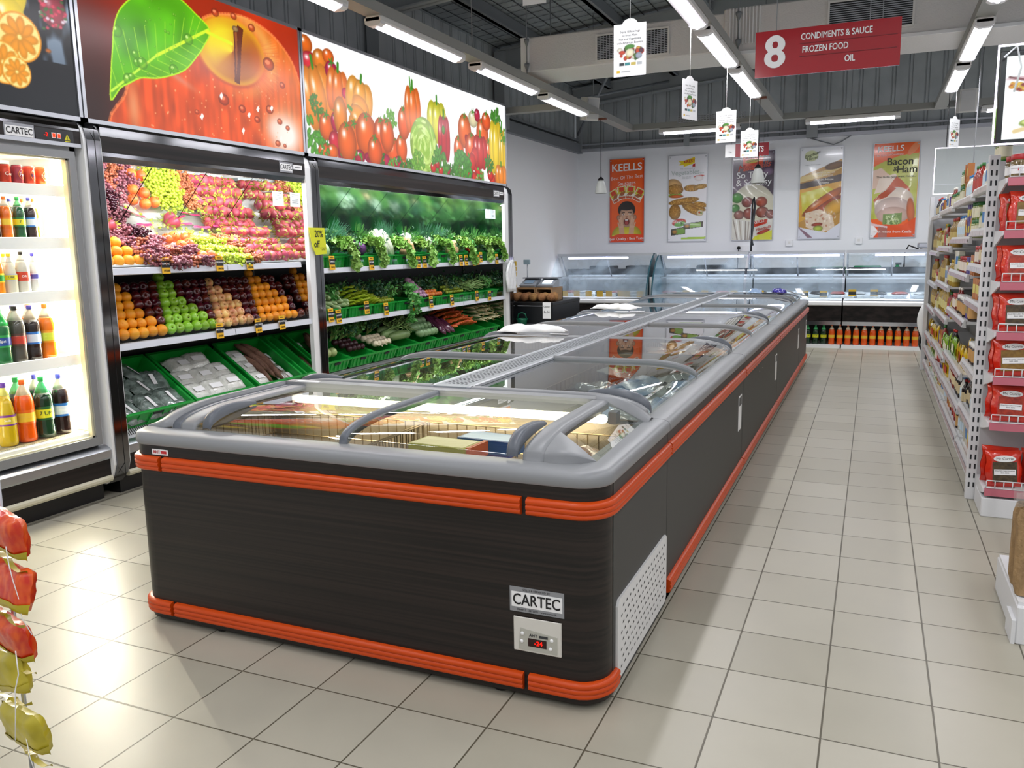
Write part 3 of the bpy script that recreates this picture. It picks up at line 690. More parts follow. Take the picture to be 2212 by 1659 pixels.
# long freezer units: left and right rows around a perforated spine
UY = [(3.55, 5.90), (5.91, 8.20), (8.21, 10.75), (10.76, 12.0)]
ULAB = ['nearest', 'second', 'third', 'farthest']
def long_unit(side, i, y0, y1):
    s = side; xe = FX1 if s > 0 else FX0
    t = thing('chest_freezer', '%s long chest freezer of the island row facing the %s' % (ULAB[i], 'right-hand aisle' if s > 0 else 'fruit and vegetable coolers'), 'freezer', ((xe+XM)/2, (y0+y1)/2, 0), 0, 'long chest freezers of the island')
    xi = XM+s*.005
    def B(mb, a, b, *r): mb.box(min(a,b), max(a,b), *r)
    mb = MB(); B(mb, xe, xe-s*.06, y0, y1, .03, .82); B(mb, xe, xi, y0, y1, .03, .10); B(mb, xi, xi+s*.03, y0, y1, .03, .93); B(mb, xe-s*.03, xi, y0, y0+.035, .03, .84); B(mb, xe-s*.03, xi, y1-.035, y1, .03, .84)
    mb.build('body', sidepan, t)
    mb = MB(); B(mb, xe-s*.075, xi+s*.04, y0+.04, y1-.04, .33, .35); B(mb, xe-s*.062, xe-s*.075, y0+.04, y1-.04, .33, .845); B(mb, xi+s*.032, xi+s*.045, y0+.04, y1-.04, .33, .9); B(mb, xe-s*.06, xi+s*.04, y0+.036, y0+.046, .33, .845); B(mb, xe-s*.06, xi+s*.04, y1-.046, y1-.036, .33, .845)
    mb.build('liner', inner, t)
    MB().sweep([(xe, y0, s, 0), (xe, y1, s, 0)], rimprof).build('rim', greypl, t, angle=.9)
    for z in (.70, .062): MB().sweep([(xe, y0+.006, s, 0), (xe, y1-.006, s, 0)], bandprof(z)).build('bumper', orange, t, angle=1.2)
    c0, c1 = XM+s*.105, xe-s*.10
    pr = lidprof(c0, c1, .952, .864, 16, .34)
    def fr(y, w, nm, h=.02, m_=greypl):
        mb = MB(); rows = [[(c, y-w/2, z-.015), (c, y-w/2, z+h*.5), (c, y-w*.3, z+h), (c, y+w*.3, z+h), (c, y+w/2, z+h*.5), (c, y+w/2, z-.015)] for c, z in pr]; mb.sheet(rows); return mb.build(nm, m_, t, fix=False)
    fr(y0+.03, .055, 'end_frame', .010); fr(y1-.025, .04, 'end_frame', .010)
    ym = (y0+y1)/2; fr(ym, .022, 'lid_frame', .018)
    for a, b, dz in ((y0+.06, ym+.02, -.004), (ym-.02, y1-.05, .006)):
        mb = MB(); mb.sheet([[(c, y, z+dz) for c, z in pr] for y in np.linspace(a, b, 3)]); mb.build('sliding_glass', lidglass, t, fix=False)
    # crescent handle at the curved end beside each end frame
    hp_ = [p for p in pr if abs(p[0]-c1) < .30]
    for y in (y0+.10,):
        mb = MB(); rows = []
        for k, (c, z) in enumerate(hp_):
            b_ = math.sin(PI*k/(len(hp_)-1)); rows.append([(c, y-.012-.02*b_, z), (c, y-.012-.02*b_, z+.022*b_+.008), (c, y, z+.028*b_+.010), (c, y+.012+.02*b_, z+.022*b_+.008), (c, y+.012+.02*b_, z)])
        mb.sheet(rows); mb.build('handle', greyd, t, fix=False)
    MB().box(min(xi, XM+s*.11), max(xi, XM+s*.11), y0, y1, .925, .95).build('inner_rail', greyd, t)
    B2 = MB(); B(B2, XM+s*.09, XM+s*.112, y0, y1, .95, .962); B2.build('track', alu, t)
    basket(min(xe-s*.09, xi+s*.08), max(xe-s*.09, xi+s*.08), y0+.07, y1-.07, .36, .78, t, .08)
    if s > 0:
        q = MB().box(FX1, FX1+.003, y1-.20, y1-.07, .36, .60).build('notice_sticker', paper, t); MB().box(FX1+.003, FX1+.0035, y1-.19, y1-.08, .53, .59).build('sticker_print', darkgrey, q)
    mb = MB()
    for y in (y0+.2, y1-.2): mb.lathe([(.03,0),(.03,.035)], 10, (xe-s*.12, y, 0)); mb.lathe([(.03,0),(.03,.035)], 10, (XM+s*.14, y, 0))
    mb.build('foot', black, t)
    for y in (y0+.5, y1-.5): area('freezer_unit_light', (XM+s*.2, y, .90), (0, -s*.5, 0), .04, .9, 1.3, (1,.94,.84))
    return t
for i, (a, b) in enumerate(UY):
    for s in (1, -1): long_unit(s, i, a, b)
MB().box(FX0+.02, FX1-.02, 12.0, 12.03, .05, .86).build('island_end_panel', sidepan)
tag(bpy.data.objects['island_end_panel'], 'flat grey panel closing the far end of the freezer island', 'panel')
# perforated spine cover
sp = thing('spine_cover', 'long grey perforated strip along the middle of the freezer island', 'vent strip', (XM, 7.7, .95))
MB().box(XM-.088, XM+.088, 3.55, 12.0, .945, .962).build('strip', mat('spine_grey', '#9aa0a4', .4), sp)
mb = MB()
for j in range(211):
    for k in range(6):
        x = XM-.068+k*.0225; y = 3.62+j*.0395; mb.add([(x,y,.9625),(x+.014,y,.9625),(x+.014,y+.022,.9625),(x,y+.022,.9625)], [(0,1,2,3)])
mb.build('perforation', dk, sp, fix=False)
MB().box(-2.74, -2.60, FY1-.06, FY1-.03, .955, .957).build('small_sticker', paper, end)
for y, k in ((5.94, 'second'), (8.24, 'third')):
    q = MB().box(-2.25, -2.10, y-.02, y+.02, .969, .971).build('lid_notice', paper); tag(q, 'small white notice strip on the lid frame where the %s freezer starts' % k, 'label')
# white cloths on the lids
def cloth(name, cx, cy, L_, Wd, seed, lab):
    g = np.random.default_rng(seed); rows = []
    for i in range(22):
        u = i/21; r = []
        for j in range(14):
            v = j/13; ed = min(u, 1-u, v, 1-v)
            x = cx+(u-.5)*L_+.02*math.sin(v*9+seed)+.012*math.sin(u*21+v*5); y = cy+(v-.5)*Wd*(.7+.3*math.sin(u*4+seed))+.015*math.sin(u*13)
            z = .976+.024*min(1, ed*9)+.016*(math.sin(u*14+seed)*math.sin(v*7+1)+.6)*min(1, ed*6)
            r.append((x, y, z))
        rows.append(r)
    mb = MB(); mb.sheet(rows); o = mb.build(name, mat('white_cotton', '#f4f4f2', .8), fix=False)
    md = o.modifiers.new('s', 'SOLIDIFY'); md.thickness = .006; return tag(o, lab, 'cloth', 'white cloths on the island')
cloth('folded_cloth', -2.44, 6.06, .52, .30, 1, 'crumpled white cloth on the nearer left freezer lid')
cloth('folded_cloth', -2.48, 8.48, .46, .34, 4, 'crumpled white cloth on the farther left freezer lid')
# ---------------------------------------------------------------- wall coolers (front plane CX)
CX = -4.60
def YF(y, z, x=CX): return frame((x, y, z), (0,1,0), (0,0,1))     # frame on a face looking towards +X
inw = mat('cooler_liner_white', '#eceded', .4)
inb = mat('cooler_back_dark', '#17191a', .45, .2)
shelfm = mat('shelf_white_metal', '#e8eaee', .3)
mirror = mat('mirror_panel', '#e4e8e6', .02, 1.)
fogm = mat('steamed_mirror', '#b9d3c9', .15, .9, noise=('#8db5a6', 1.4, 3, (1,1,1)))
strip_g = mat('green_fog_back', '#4c7a66', .25, .6)
black_lam = mat('black_gloss_laminate', '#161413', .3, spec=.25, noise=('#2d2624', 8, 2, (1,.05,2.5)))

def post(y0, y1, yw, name, lab):    # chrome wrapped end wall between coolers; yw: thickness of the white inner edge on each side
    t = thing(name, lab, 'partition', (CX-.3, (y0+y1)/2, .1))
    prof = [(-5.28,.10),(-4.66,.10),(-4.60,.16),(-4.57,.24),(-4.57,2.34),(-4.59,2.41),(-4.64,2.45),(-5.28,2.45)]
    MB().prism(prof, y0+yw[0], y1-yw[1], 'y').build('chrome_wrap', chromed, t)
    if yw[0]: MB().prism([(x-.01 if x > -5 else x, z) for x, z in prof], y0, y0+yw[0], 'y').build('white_edge', inw, t)
    if yw[1]: MB().prism([(x-.01 if x > -5 else x, z) for x, z in prof], y1-yw[1], y1, 'y').build('white_edge', inw, t)
    MB().box(-5.2, -4.62, y0-.003, y0-.001, .45, 2.24).build('mirror_side', mirror, t) if y0 > 5 else None
    MB().box(-4.571, -4.568, (y0+y1)/2+yw[0]/2-.001, (y0+y1)/2+yw[0]/2+.002, .14, 2.4).build('seam', black, t)
    return t
post(3.885, 4.02, (.02, .012), 'chrome_partition', 'chrome partition between the drinks fridge and the fruit cooler')
post(6.12, 6.32, (.08, .015), 'chrome_partition', 'chrome partition between the fruit cooler and the vegetable cooler')
post(10.42, 10.66, (.12, .0), 'chrome_partition', 'chrome partition at the far end of the vegetable cooler')

def lower_front(t, y0, y1):
    MB().box(-5.2, -4.70, y0, y1, .0, .13).build('kick_plate', black, t)
    mb = MB(); mb.prism([(-4.66,.128),(-4.605,.13),(-4.595,.145),(-4.595,.16),(-4.605,.172),(-4.66,.172)], y0, y1, 'y'); mb.build('bumper_strip', cream, t)
    MB().box(-5.2, -4.612, y0, y1, .172, .285).build('lower_panel', black_lam, t)
    for y in np.arange(y0+.25, y1, 1.1): MB().lathe([(.011,-.004),(.011,.004),(.006,.007)], 10, M=Matrix.Translation((-4.698, y, .09)) @ Matrix.Rotation(PI/2, 4, 'Y')).build('kick_screw', alu, t)
def sill(t, y0, y1):
    MB().prism([(-5.2,.285),(-4.60,.285),(-4.59,.30),(-4.59,.345),(-4.605,.36),(-4.64,.375),(-5.2,.375)], y0, y1, 'y').build('sill', brushed, t, angle=.5)

# ---- drinks fridge
dr = thing('drinks_fridge', 'tall brightly lit glass-door drinks fridge at the left edge', 'fridge', (-4.95, 2.9, 0))
DY0, DY1 = 1.88, 3.885
lower_front(dr, DY0, DY1); sill(dr, DY0, DY1)
mb = MB(); mb.box(-5.29, -5.22, DY0, DY1, .375, 2.30); mb.box(-5.29, -4.66, DY0, DY0+.04, .375, 2.30); mb.box(-5.29, -4.66, DY1-.04, DY1, .375, 2.30); mb.box(-5.29, -4.66, DY0, DY1, 2.24, 2.30); mb.box(-5.29, -4.70, DY0, DY1, .375, .46)
mb.build('cabinet_liner', inw, dr)
MB().prism([(-5.29,2.30),(-4.62,2.30),(-4.60,2.31),(-4.60,2.40),(-4.62,2.44),(-5.29,2.44)], DY0, DY1, 'y').build('canopy', chromed, dr)
MB().box(-4.601, -4.596, DY0, DY1-.005, 2.308, 2.385).build('canopy_panel', black_lam, dr)
MB().box(-4.60, -4.592, DY0, DY1-.005, 2.285, 2.308).build('canopy_trim', alu, dr)
sg = MB().box(-4.597, -4.594, 3.375, 3.565, 2.296, 2.384).build('brand_sign', mat('silver_sticker', ''), dr)
MB().box(-4.595, -4.593, 3.382, 3.557, 2.312, 2.368).build('sign_panel', paper, sg)
text('CARTEC', .052, blacktxt, YF(3.469, 2.340, -4.592), sg, bold=.02, sx=.86)
ct = MB().box(-4.597, -4.594, 3.572, 3.83, 2.300, 2.378).build('thermostat', mat('controller_black', '#0d0d10', .2), dr)
text('-2', .034, redled, YF(3.640, 2.341, -4.593), ct, bold=.015)
for y in (3.69, 3.725):
    s = MB().box(-4.595, -4.589, y-.012, y+.012, 2.325, 2.357).build('switch_frame', paper, ct); MB().box(-4.590, -4.586, y-.008, y+.008, 2.33, 2.352).build('rocker', emis('lit_red_switch', '#ff5030', 1.4), s)
w = MB().prism([(3.765,2.322),(3.805,2.322),(3.785,2.357)], -4.594, -4.592, 'x').build('warning_triangle', mat('warning_yellow', '#d8d020', .5), ct)
text('!', .026, blacktxt, YF(3.785, 2.333, -4.5915), w, bold=.03)
MB().box(-4.594, -4.592, 3.768, 3.803, 2.312, 2.317).build('warning_bar', mat('warning_yellow', ''), ct)
# door: frame, gasket, glass
frm = mat('door_frame_grey', '#8f9192', .4, .3)
for a, b in ((2.90, 3.845),(DY0+.03, 2.88)):
    mb = MB(); f = .045
    mb.box(-4.665, -4.615, a, a+f, .39, 2.262); mb.box(-4.665, -4.615, b-f, b, .39, 2.262); mb.box(-4.665, -4.615, a+f, b-f, .39, .445); mb.box(-4.665, -4.615, a+f, b-f, 2.215, 2.262)
    d = mb.build('door', frm, dr)
    mb = MB(); g = f-.001; c_ = .016
    mb.box(-4.668, -4.63, a+g, a+g+c_, .445, 2.215); mb.box(-4.668, -4.63, b-g-c_, b-g, .445, 2.215); mb.box(-4.668, -4.63, a+g, b-g, .445, .455); mb.box(-4.668, -4.63, a+g, b-g, 2.205, 2.215)
    mb.build('gasket', mat('cream_gasket', '#d8d1ae', .5), d)
    mb = MB(); mb.quad((-4.64, a+f, .445), (-4.64, b-f, .445), (-4.64, b-f, 2.215), (-4.64, a+f, 2.215)); mb.build('door_glass', glass('door_glass', '#fbfdfb', .55, 0, ior=1.45), d, fix=False)
mb = MB(); mb.prism([(-4.70,.46),(-4.66,.452),(-4.66,.475),(-4.84,.49),(-4.84,.46)], DY0+.04, DY1-.04, 'y'); fl = mb.build('air_grille', inw, dr)
mb = MB()
for k in range(70): y = 2.95+k*.0125; mb.box(-4.80, -4.685, y, y+.004, .4835, .4875, M=None)
mb.build('slots', mat('slot_tan', '#a59c80', .6), fl, fix=False)
DSH = (.985, 1.40, 1.725, 2.045)
for z in DSH:
    MB().bbox(-5.20, -4.70, DY0+.05, DY1-.06, z-.022, z, .006).build('shelf', shelfm, dr)
    MB().prism([(-4.70,z-.065),(-4.685,z-.06),(-4.69,z+.008),(-4.70,z+.01)], DY0+.05, DY1-.06, 'y').build('price_rail', inw, dr)
MB().tube([(-4.72, DY1-.07, .5), (-4.72, DY1-.07, 2.2)], .018, 10).build('side_tube', emis('drink_tube', '#fff3d0', 16), dr)
MB().tube([(-4.72, 2.89, .5), (-4.72, 2.89, 2.2)], .014, 8).build('centre_tube', emis('drink_tube', '', 1), dr)
area('drinks_fridge_light', (-4.73, DY1-.10, 1.34), (PI/2, 0, PI*.92), .05, 1.7, 105, (1,.93,.75))
area('drinks_fridge_light', (-4.68, 2.93, 1.34), (-PI/2, 0, PI*.1), .05, 1.7, 28, (1,.93,.75))

# ---- bottles and cans
def bottle(h, r, liquid, capc, lab1, lab2=None, txt=None, txtcol='#ffffff', neck='#e8ece8', fill=.78, tsz=.4, shape=0):
    t = thing('soda_bottle', 'x', 'bottle')
    lq = mat('liquid_'+liquid.strip('#'), liquid, .12, spec=.6, coat=.3)
    nk = mat('pet_'+neck.strip('#'), neck, .1, spec=.8, coat=.5)
    P = [(.80,0),(.96,.02),(1.0,.07),(.97,.18),(.94,.24),(.985,.30),(.985,.52),(1.0,.56),(.98,.64),(.84,.74),(.58,.83),(.32,.90),(.27,.92),(.27,.945)] if shape == 0 else \
        [(.80,0),(.96,.02),(1.0,.07),(.99,.2),(.97,.36),(.93,.46),(.84,.56),(.70,.68),(.5,.80),(.32,.90),(.27,.92),(.27,.945)]
    lo = [(a*r, b*h) for a, b in P if b <= fill]; 
    for i in range(len(P)-1):
        if P[i][1] <= fill < P[i+1][1]: q = (fill-P[i][1])/(P[i+1][1]-P[i][1]); mid = ((P[i][0]+(P[i+1][0]-P[i][0])*q)*r, fill*h)
    hi = [mid]+[(a*r, b*h) for a, b in P if b > fill]
    MB().lathe(lo+[mid], 14).build('liquid_body', lq, t); MB().lathe(hi, 14).build('neck', nk, t)
    MB().lathe([(.34*r,.925*h),(.36*r,.93*h),(.36*r,.99*h),(.33*r,h)], 12).build('cap', mat('cap_'+capc.strip('#'), capc, .35), t)
    z0, z1 = (.30*h,.52*h) if shape == 0 else (.33*h, .5*h)
    a0 = MB().lathe([(1.0*r,z0),(1.005*r,z0+.01),(1.0*r,z1-.01),(.99*r,z1)], 14, cap=False).build('label_sleeve', mat('label_'+lab1.strip('#'), lab1, .35), t)
    if lab2:
        mb = MB(); mb.lathe([(1.012*r,z0+(z1-z0)*.15),(1.012*r,z0+(z1-z0)*.8)], 14, cap=False)
        mb.f = mb.f[10:14]+mb.f[0:3]; mb.m = mb.m[:7]; mb.sm = mb.sm[:7]; mb.build('label_patch', mat('label_'+lab2.strip('#'), lab2, .35), a0, fix=False)
    if txt:
        me = textmesh(txt, h*.22*tsz, bold=.02)
        for v in me.vertices:    # wrap round the bottle, facing +X
            pass
        me2 = me.copy(); me2.materials.clear(); me2.materials.append(mat('ink_'+txtcol.strip('#'), txtcol, .5)); me2.name = 'label_lettering'
        for v in me2.vertices:
            a = v.co.x/r - .25; zz = (z0+z1)/2+v.co.y; rr = r*1.03; v.co = (rr*math.cos(a), rr*math.sin(a), zz)
        link('label_lettering', me2, a0)
    return t
def can(col, txt, tcol, patch=None):
    t = thing('soda_can', 'x', 'can')
    MB().lathe([(.026,0),(.033,.006),(.033,.105),(.028,.115)], 16).build('can_body', mat('can_'+col.strip('#'), col, .25, .4), t)
    MB().lathe([(.028,.1145),(.029,.118),(.026,.118),(.025,.115)], 16).build('rim', alu, t)
    r = .0338
    if patch:
        mb = MB(); n = 14; rows = [[(0,0,0)]]; V = []; 
        for i in range(n):
            a = 2*PI*i/n; u = .026*math.cos(a); v = .03*math.sin(a); V.append((r*math.cos(u/r), r*math.sin(u/r), .062+v))
        mb.add(V, [tuple(range(n))]); mb.build('logo_patch', mat('can_'+patch.strip('#'), patch, .3), t, fix=False)
    me = textmesh(txt, .03, bold=.02).copy(); me.materials.clear(); me.materials.append(mat('ink_'+tcol.strip('#'), tcol, .5)); me.name = 'label_lettering'
    for v in me.vertices: a = v.co.x/r; v.co = ((r+.0012)*math.cos(a), (r+.0012)*math.sin(a), .06+v.co.y)
    link('label_lettering', me, t); return t
def place(p, x, y, z, lab, rot=0, group='drinks in the tall fridge', scale=None): 
    return dup(p, (x, y, z), (0,0,rot), lab, group, scale)
cans = [can('#d8442a', 'Coca', '#f5e8e0'), can('#a83a4a', 'Fan', '#f2f2ff', '#f08a30'), can('#d8482c', 'Fan', '#24306a', '#f09a30'), can('#e06a30', 'Mirin', '#f5f5ea', '#f0d8a0'), can('#e8c020', 'Kik', '#20602a')]
cl = ['red drink can with slanting white script', 'dark pink drink can with an orange circle', 'orange red drink can with an orange circle', 'pale orange drink can at the right end of the top shelf', 'yellow drink can cut by the left edge']
for k, (i, y) in enumerate(((4,3.385),(0,3.463),(1,3.542),(2,3.62),(3,3.70))):
    place(cans[i], -4.75, y, DSH[3], cl[i]+' in the tall fridge', .35)
for k in range(5): place(cans[k], -4.84, 3.42+k*.075, DSH[3], 'drink can behind the front cans of the top fridge shelf', .35, 'drink cans of the second row, top fridge shelf')
B_or = bottle(.25,.036,'#e8701a','#f07a20','#f08020','#f8d040',None,neck='#efe6d0')
B_gr = bottle(.25,.036,'#184a2a','#20a050','#1f7a3a','#e8e030','7',neck='#3fae62',txtcol='#206030')
B_co = bottle(.25,.036,'#2a1a18','#4a48a8','#3a86d8','#e9eef8',None,neck='#cbbca8')
B_ck = bottle(.25,.036,'#2a1512','#c02028','#c82430','#f5e9e4','Co',neck='#cbbca8')
labs = {id(B_or):'small orange soda bottle', id(B_gr):'small green lemon soda bottle', id(B_co):'small cola bottle with a blue label', id(B_ck):'small cola bottle with a red label'}
for i, (b, y) in enumerate(((B_ck,3.37),(B_or,3.445),(B_gr,3.53),(B_co,3.605),(B_or,3.68))):
    place(b, -4.76 if i < 4 else -4.82, y, DSH[2], labs[id(b)]+(', second shelf of the tall fridge' if i < 4 else ' at the right end, second fridge shelf'), -.2)
for i, b in enumerate((B_or,B_gr,B_co,B_or)): place(b, -4.90, 3.40+i*.09, DSH[2], labs[id(b)]+' in the back row of the second fridge shelf', -.2, 'back row bottles, second fridge shelf')
B_w1 = bottle(.24,.037,'#d8d4c2','#f2d81a','#c8c8d0','#f0e020','LINK',neck='#e8e6da',shape=1,txtcol='#404050',tsz=.3)
B_w2 = bottle(.25,.040,'#d5d0c2','#2a2622','#d0442c',None,'OR',neck='#e4e0d6',tsz=.35)
B_w3 = bottle(.24,.033,'#dcdcd8','#4a3fae','#e4e6f0','#5a58b0',None,neck='#e6e6e0',shape=1)
B_o2 = bottle(.24,.037,'#ee8a10','#e0621a','#f0dc28','#30a040','Ora',neck='#efe0c0',txtcol='#207030',tsz=.3)
for i, (b, y, l) in enumerate(((B_o2,3.352,'orange juice bottle with a yellow label'),(B_w1,3.435,'clear bottle with a yellow cap'),(B_w2,3.515,'clear bottle, black cap, red label,'),(B_w3,3.59,'slim clear bottle with a violet cap'))):
    place(b, -4.76, y, DSH[1], l+' on the third shelf of the tall fridge', -.2)
for i, b in enumerate((B_o2,B_w1)): place(b, -4.86, 3.40+i*.075, DSH[1], ('orange juice bottle' if i == 0 else 'clear yellow-capped bottle')+' behind the front row, third fridge shelf', 0)
L_sp = bottle(.34,.055,'#1d6a3a','#20a050','#2b9a4a','#2a4a9a','Spri',neck='#2fae55',fill=.68,tsz=.3)
L_so = bottle(.34,.052,'#4c4840','#1d1a1a','#5c3a30','#c84030','SOD',neck='#c9c2b4',txtcol='#e04028',fill=.75,tsz=.32)
L_co = bottle(.34,.050,'#241815','#4a48a8','#2f74c8','#e4ecf8',None,neck='#cbbba4',fill=.74)
L_or = bottle(.34,.052,'#ef7a14','#f07820','#f4a020','#d8e040',None,neck='#efd9b8',fill=.76)
for i, (b, y, l) in enumerate(((L_sp,3.335,'large green lemon drink bottle'),(L_so,3.44,'large soda bottle with red lettering'),(L_co,3.54,'large cola bottle with a blue label'),(L_or,3.645,'large orange drink bottle'))):
    place(b, -4.77, y, DSH[0], l+' on the fourth shelf of the tall fridge', -.2)
for i, b in enumerate((L_so,L_co,L_or)): place(b, -4.90, 3.42+i*.105, DSH[0], 'large bottle in the back row of the fourth fridge shelf', 0, 'back row bottles, fourth fridge shelf')
G_ye = bottle(.385,.055,'#c8a818','#6a3fa8','#7a3a90','#d8c040','Soda',neck='#e0dc70',shape=1,tsz=.22,fill=.80)
G_or = bottle(.385,.056,'#e85a0c','#f06a1a','#ee6a14','#f8c838','NEW Mirinda',neck='#e0cdb0',txtcol='#f8d060',tsz=.17,fill=.76)
G_7 = bottle(.385,.056,'#14331f','#1f9a4c','#1f5a2c','#e4e22a','7 UP',neck='#3fb068',txtcol='#2a4a30',tsz=.4,fill=.74)
G_pe = bottle(.385,.054,'#231514','#4644b0','#2f74c4','#e6eef8','Pepsi',neck='#c9c2b4',tsz=.24,fill=.76)
for i, (b, y, l) in enumerate(((G_ye,3.312,'two litre yellow soda bottle with a purple band'),(G_or,3.436,'two litre orange soda bottle'),(G_7,3.565,'two litre green bottle, yellow label,'),(G_pe,3.69,'two litre cola bottle with a blue label'))):
    place(b, -4.77, y, .49, l+' on the floor of the tall fridge', -.25)
for i, (b, y, l) in enumerate(((G_or,3.36,'orange-capped'),(G_7,3.49,'green-capped'),(G_pe,3.62,'violet-capped'))): place(b, -4.90, y, .49, l+' two litre bottle in the back row of the fridge floor', 0)
for p in cans+[B_or,B_gr,B_co,B_ck,B_w1,B_w2,B_w3,B_o2,L_sp,L_so,L_co,L_or,G_ye,G_pe]: drop(p)

# ---- open fruit cooler and vegetable cooler
def open_cooler(name, lab, y0, y1, strips, mir, nseam, backtop):
    t = thing(name, lab, 'cooler', (-4.95, (y0+y1)/2, 0))
    lower_front(t, y0, y1); sill(t, y0, y1)
    MB().box(-5.29, -5.22, y0, y1, .375, 2.42).build('back_panel', inb, t)
    MB().prism([(-5.22,2.30),(-4.66,2.25),(-4.61,2.25),(-4.61,2.44),(-5.22,2.44)], y0, y1, 'y').build('canopy', inw, t)
    MB().prism([(-4.61,2.214),(-4.60,2.214),(-4.585,2.25),(-4.585,2.43),(-4.60,2.45),(-4.64,2.45),(-4.61,2.43)], y0, y1, 'y').build('canopy_chrome', chromed, t)
    MB().box(-4.584, -4.580, y0, y1, 2.275, 2.375).build('canopy_panel', black_lam, t)
    MB().tube([(-4.66, y0+.1, 2.241), (-4.66, y1-.1, 2.241)], .009, 8).build('light_tube', emis('cooler_tube', '#f6f4ff', 14), t)
    # louvred air grille sloping down behind the sill
    g = MB().prism([(-4.66,.375),(-4.64,.375),(-4.72,.47),(-4.74,.47)], y0, y1, 'y').build('air_grille', shelfm, t)
    mb = MB(); n = int((y1-y0)/.018)
    for k in range(n):
        y = y0+k*.018; mb.add([(-4.652,y,.392),(-4.652,y+.007,.392),(-4.712,y+.007,.464),(-4.712,y,.464)], [(0,1,2,3)])
    mb.build('slots', dk, g, fix=False)
    MB().box(-5.22, -4.74, y0, y1, .375, .47).build('deck', inb, t)
    # canted mirror panels
    for k in range(nseam):
        a = y0+(y1-y0)*k/nseam+.004; b = y0+(y1-y0)*(k+1)/nseam-.004
        MB().prism([(-5.13,1.79),(-4.70,2.235),(-4.705,2.245),(-5.14,1.80)], a, b, 'y').build('mirror_panel', mir, t)
    MB().box(-5.22, -5.12, y0, y1, 1.5, 1.80).build('upper_back', backtop, t)
    for (zf, segs, zb) in strips:
        s = MB().prism([(-5.2,zb-.02),(-4.64,zf-.02),(-4.64,zf),(-5.2,zb)], y0, y1, 'y').build('shelf', inb, t)
        for a, b in segs:
            MB().prism([(-4.64,zf-.05),(-4.615,zf-.05),(-4.595,zf-.045),(-4.60,zf-.002),(-4.62,zf),(-4.64,zf)], a, b, 'y').build('price_rail', mat('shelf_rail', '#dde1ea', .3), t)
            mb = MB(); mb.quad((-4.612,a+.01,zf),(-4.612,b-.01,zf),(-4.612,b-.01,zf+.065),(-4.612,a+.01,zf+.065)); mb.build('acrylic_lip', clear, t, fix=False)
    return t
fr = open_cooler('fruit_cooler', 'open fruit cooler with a canted mirror under the apple lightbox', 4.02, 6.12, [(1.535, [(4.02,5.10),(5.11,6.02)], 1.72), (1.03, [(4.02,5.14),(5.15,6.12)], 1.12)], mirror, 4, inw)
vg_ = open_cooler('vegetable_cooler', 'long open vegetable cooler with steamed green mirrors', 6.32, 10.42, [(1.47, [(6.32,7.75),(7.76,9.1),(9.11,10.42)], 1.50), (.985, [(6.32,7.8),(7.81,9.15),(9.16,10.42)], 1.03)], fogm, 6, strip_g)
MB().prism([(-4.65,1.540),(-5.14,1.765),(-5.14,1.775),(-4.65,1.552)], 4.025, 6.115, 'y').build('white_liner_board', inw, fr)
area('fruit_cooler_light', (-4.665, 5.07, 2.20), (0, -.25, 0), .04, 1.9, 28, (1,.98,.97))
area('vegetable_cooler_light', (-4.665, 8.37, 2.20), (0, -.25, 0), .04, 3.9, 34, (.96,1,1))
def csign(t, y, z, w, h, txt=True):
    s = MB().box(-4.580, -4.577, y-w/2, y+w/2, z-h/2, z+h/2).build('brand_sign', mat('silver_sticker', ''), t)
    MB().box(-4.578, -4.576, y-w/2+.008, y+w/2-.008, z-h*.34, z+h*.34).build('sign_panel', paper, s)
    text('CARTEC', h*.62, blacktxt, YF(y, z, -4.5755), s, bold=.02, sx=.78)
    s2 = MB().box(-4.580, -4.577, y+w/2+.01, y+w/2+.13, z-h*.10, z+h*.34).build('maker_sticker', paper, t)
    MB().box(-4.578, -4.576, y+w/2+.03, y+w/2+.11, z+h*.08, z+h*.14).build('print_line', darkgrey, s2)
csign(fr, 5.865, 2.325, .17, .085); csign(vg_, 10.16, 2.33, .18, .085)
for t, y in ((fr, 5.93), (vg_, 10.26)):
    p = MB().box(-4.79, -4.787, y, y+.17 if t == vg_ else y+.14, 2.02, 2.18).build('notice_sheet', mat('notice_paper', '#e6eef4', .5), t)
    M = frame((-4.786, y+.07, 2.15), (0,1,0), (0,0,1)); MB().box(-4.787, -4.786, y+.03, y+.11, 2.142, 2.152).build('print_line', blacktxt, p)
    for k in range(5): MB().box(-4.787, -4.786, y+.025, y+.115, 2.123-k*.018, 2.127-k*.018).build('print_line', darkgrey, p)
# yellow 20% off card
t = thing('discount_card', 'yellow 20% off card hung on the white post between fruit and vegetables', 'sign', (-4.56, 6.22, 1.6))
MB().prism([(6.10,1.83),(6.33,1.83),(6.35,1.60),(6.19,1.59),(6.15,1.66)], -4.562, -4.558, 'x').build('card', mat('lime_yellow_card', '#d8dc20', .5), t)
text('20%', .085, blacktxt, YF(6.24, 1.775, -4.556), t, bold=.012, sx=.85); text('off', .085, blacktxt, YF(6.205, 1.685, -4.556), t, bold=.012, sx=.9)
text('on Vegetables\n& Fruits', .017, blacktxt, YF(6.30, 1.645, -4.556), t)
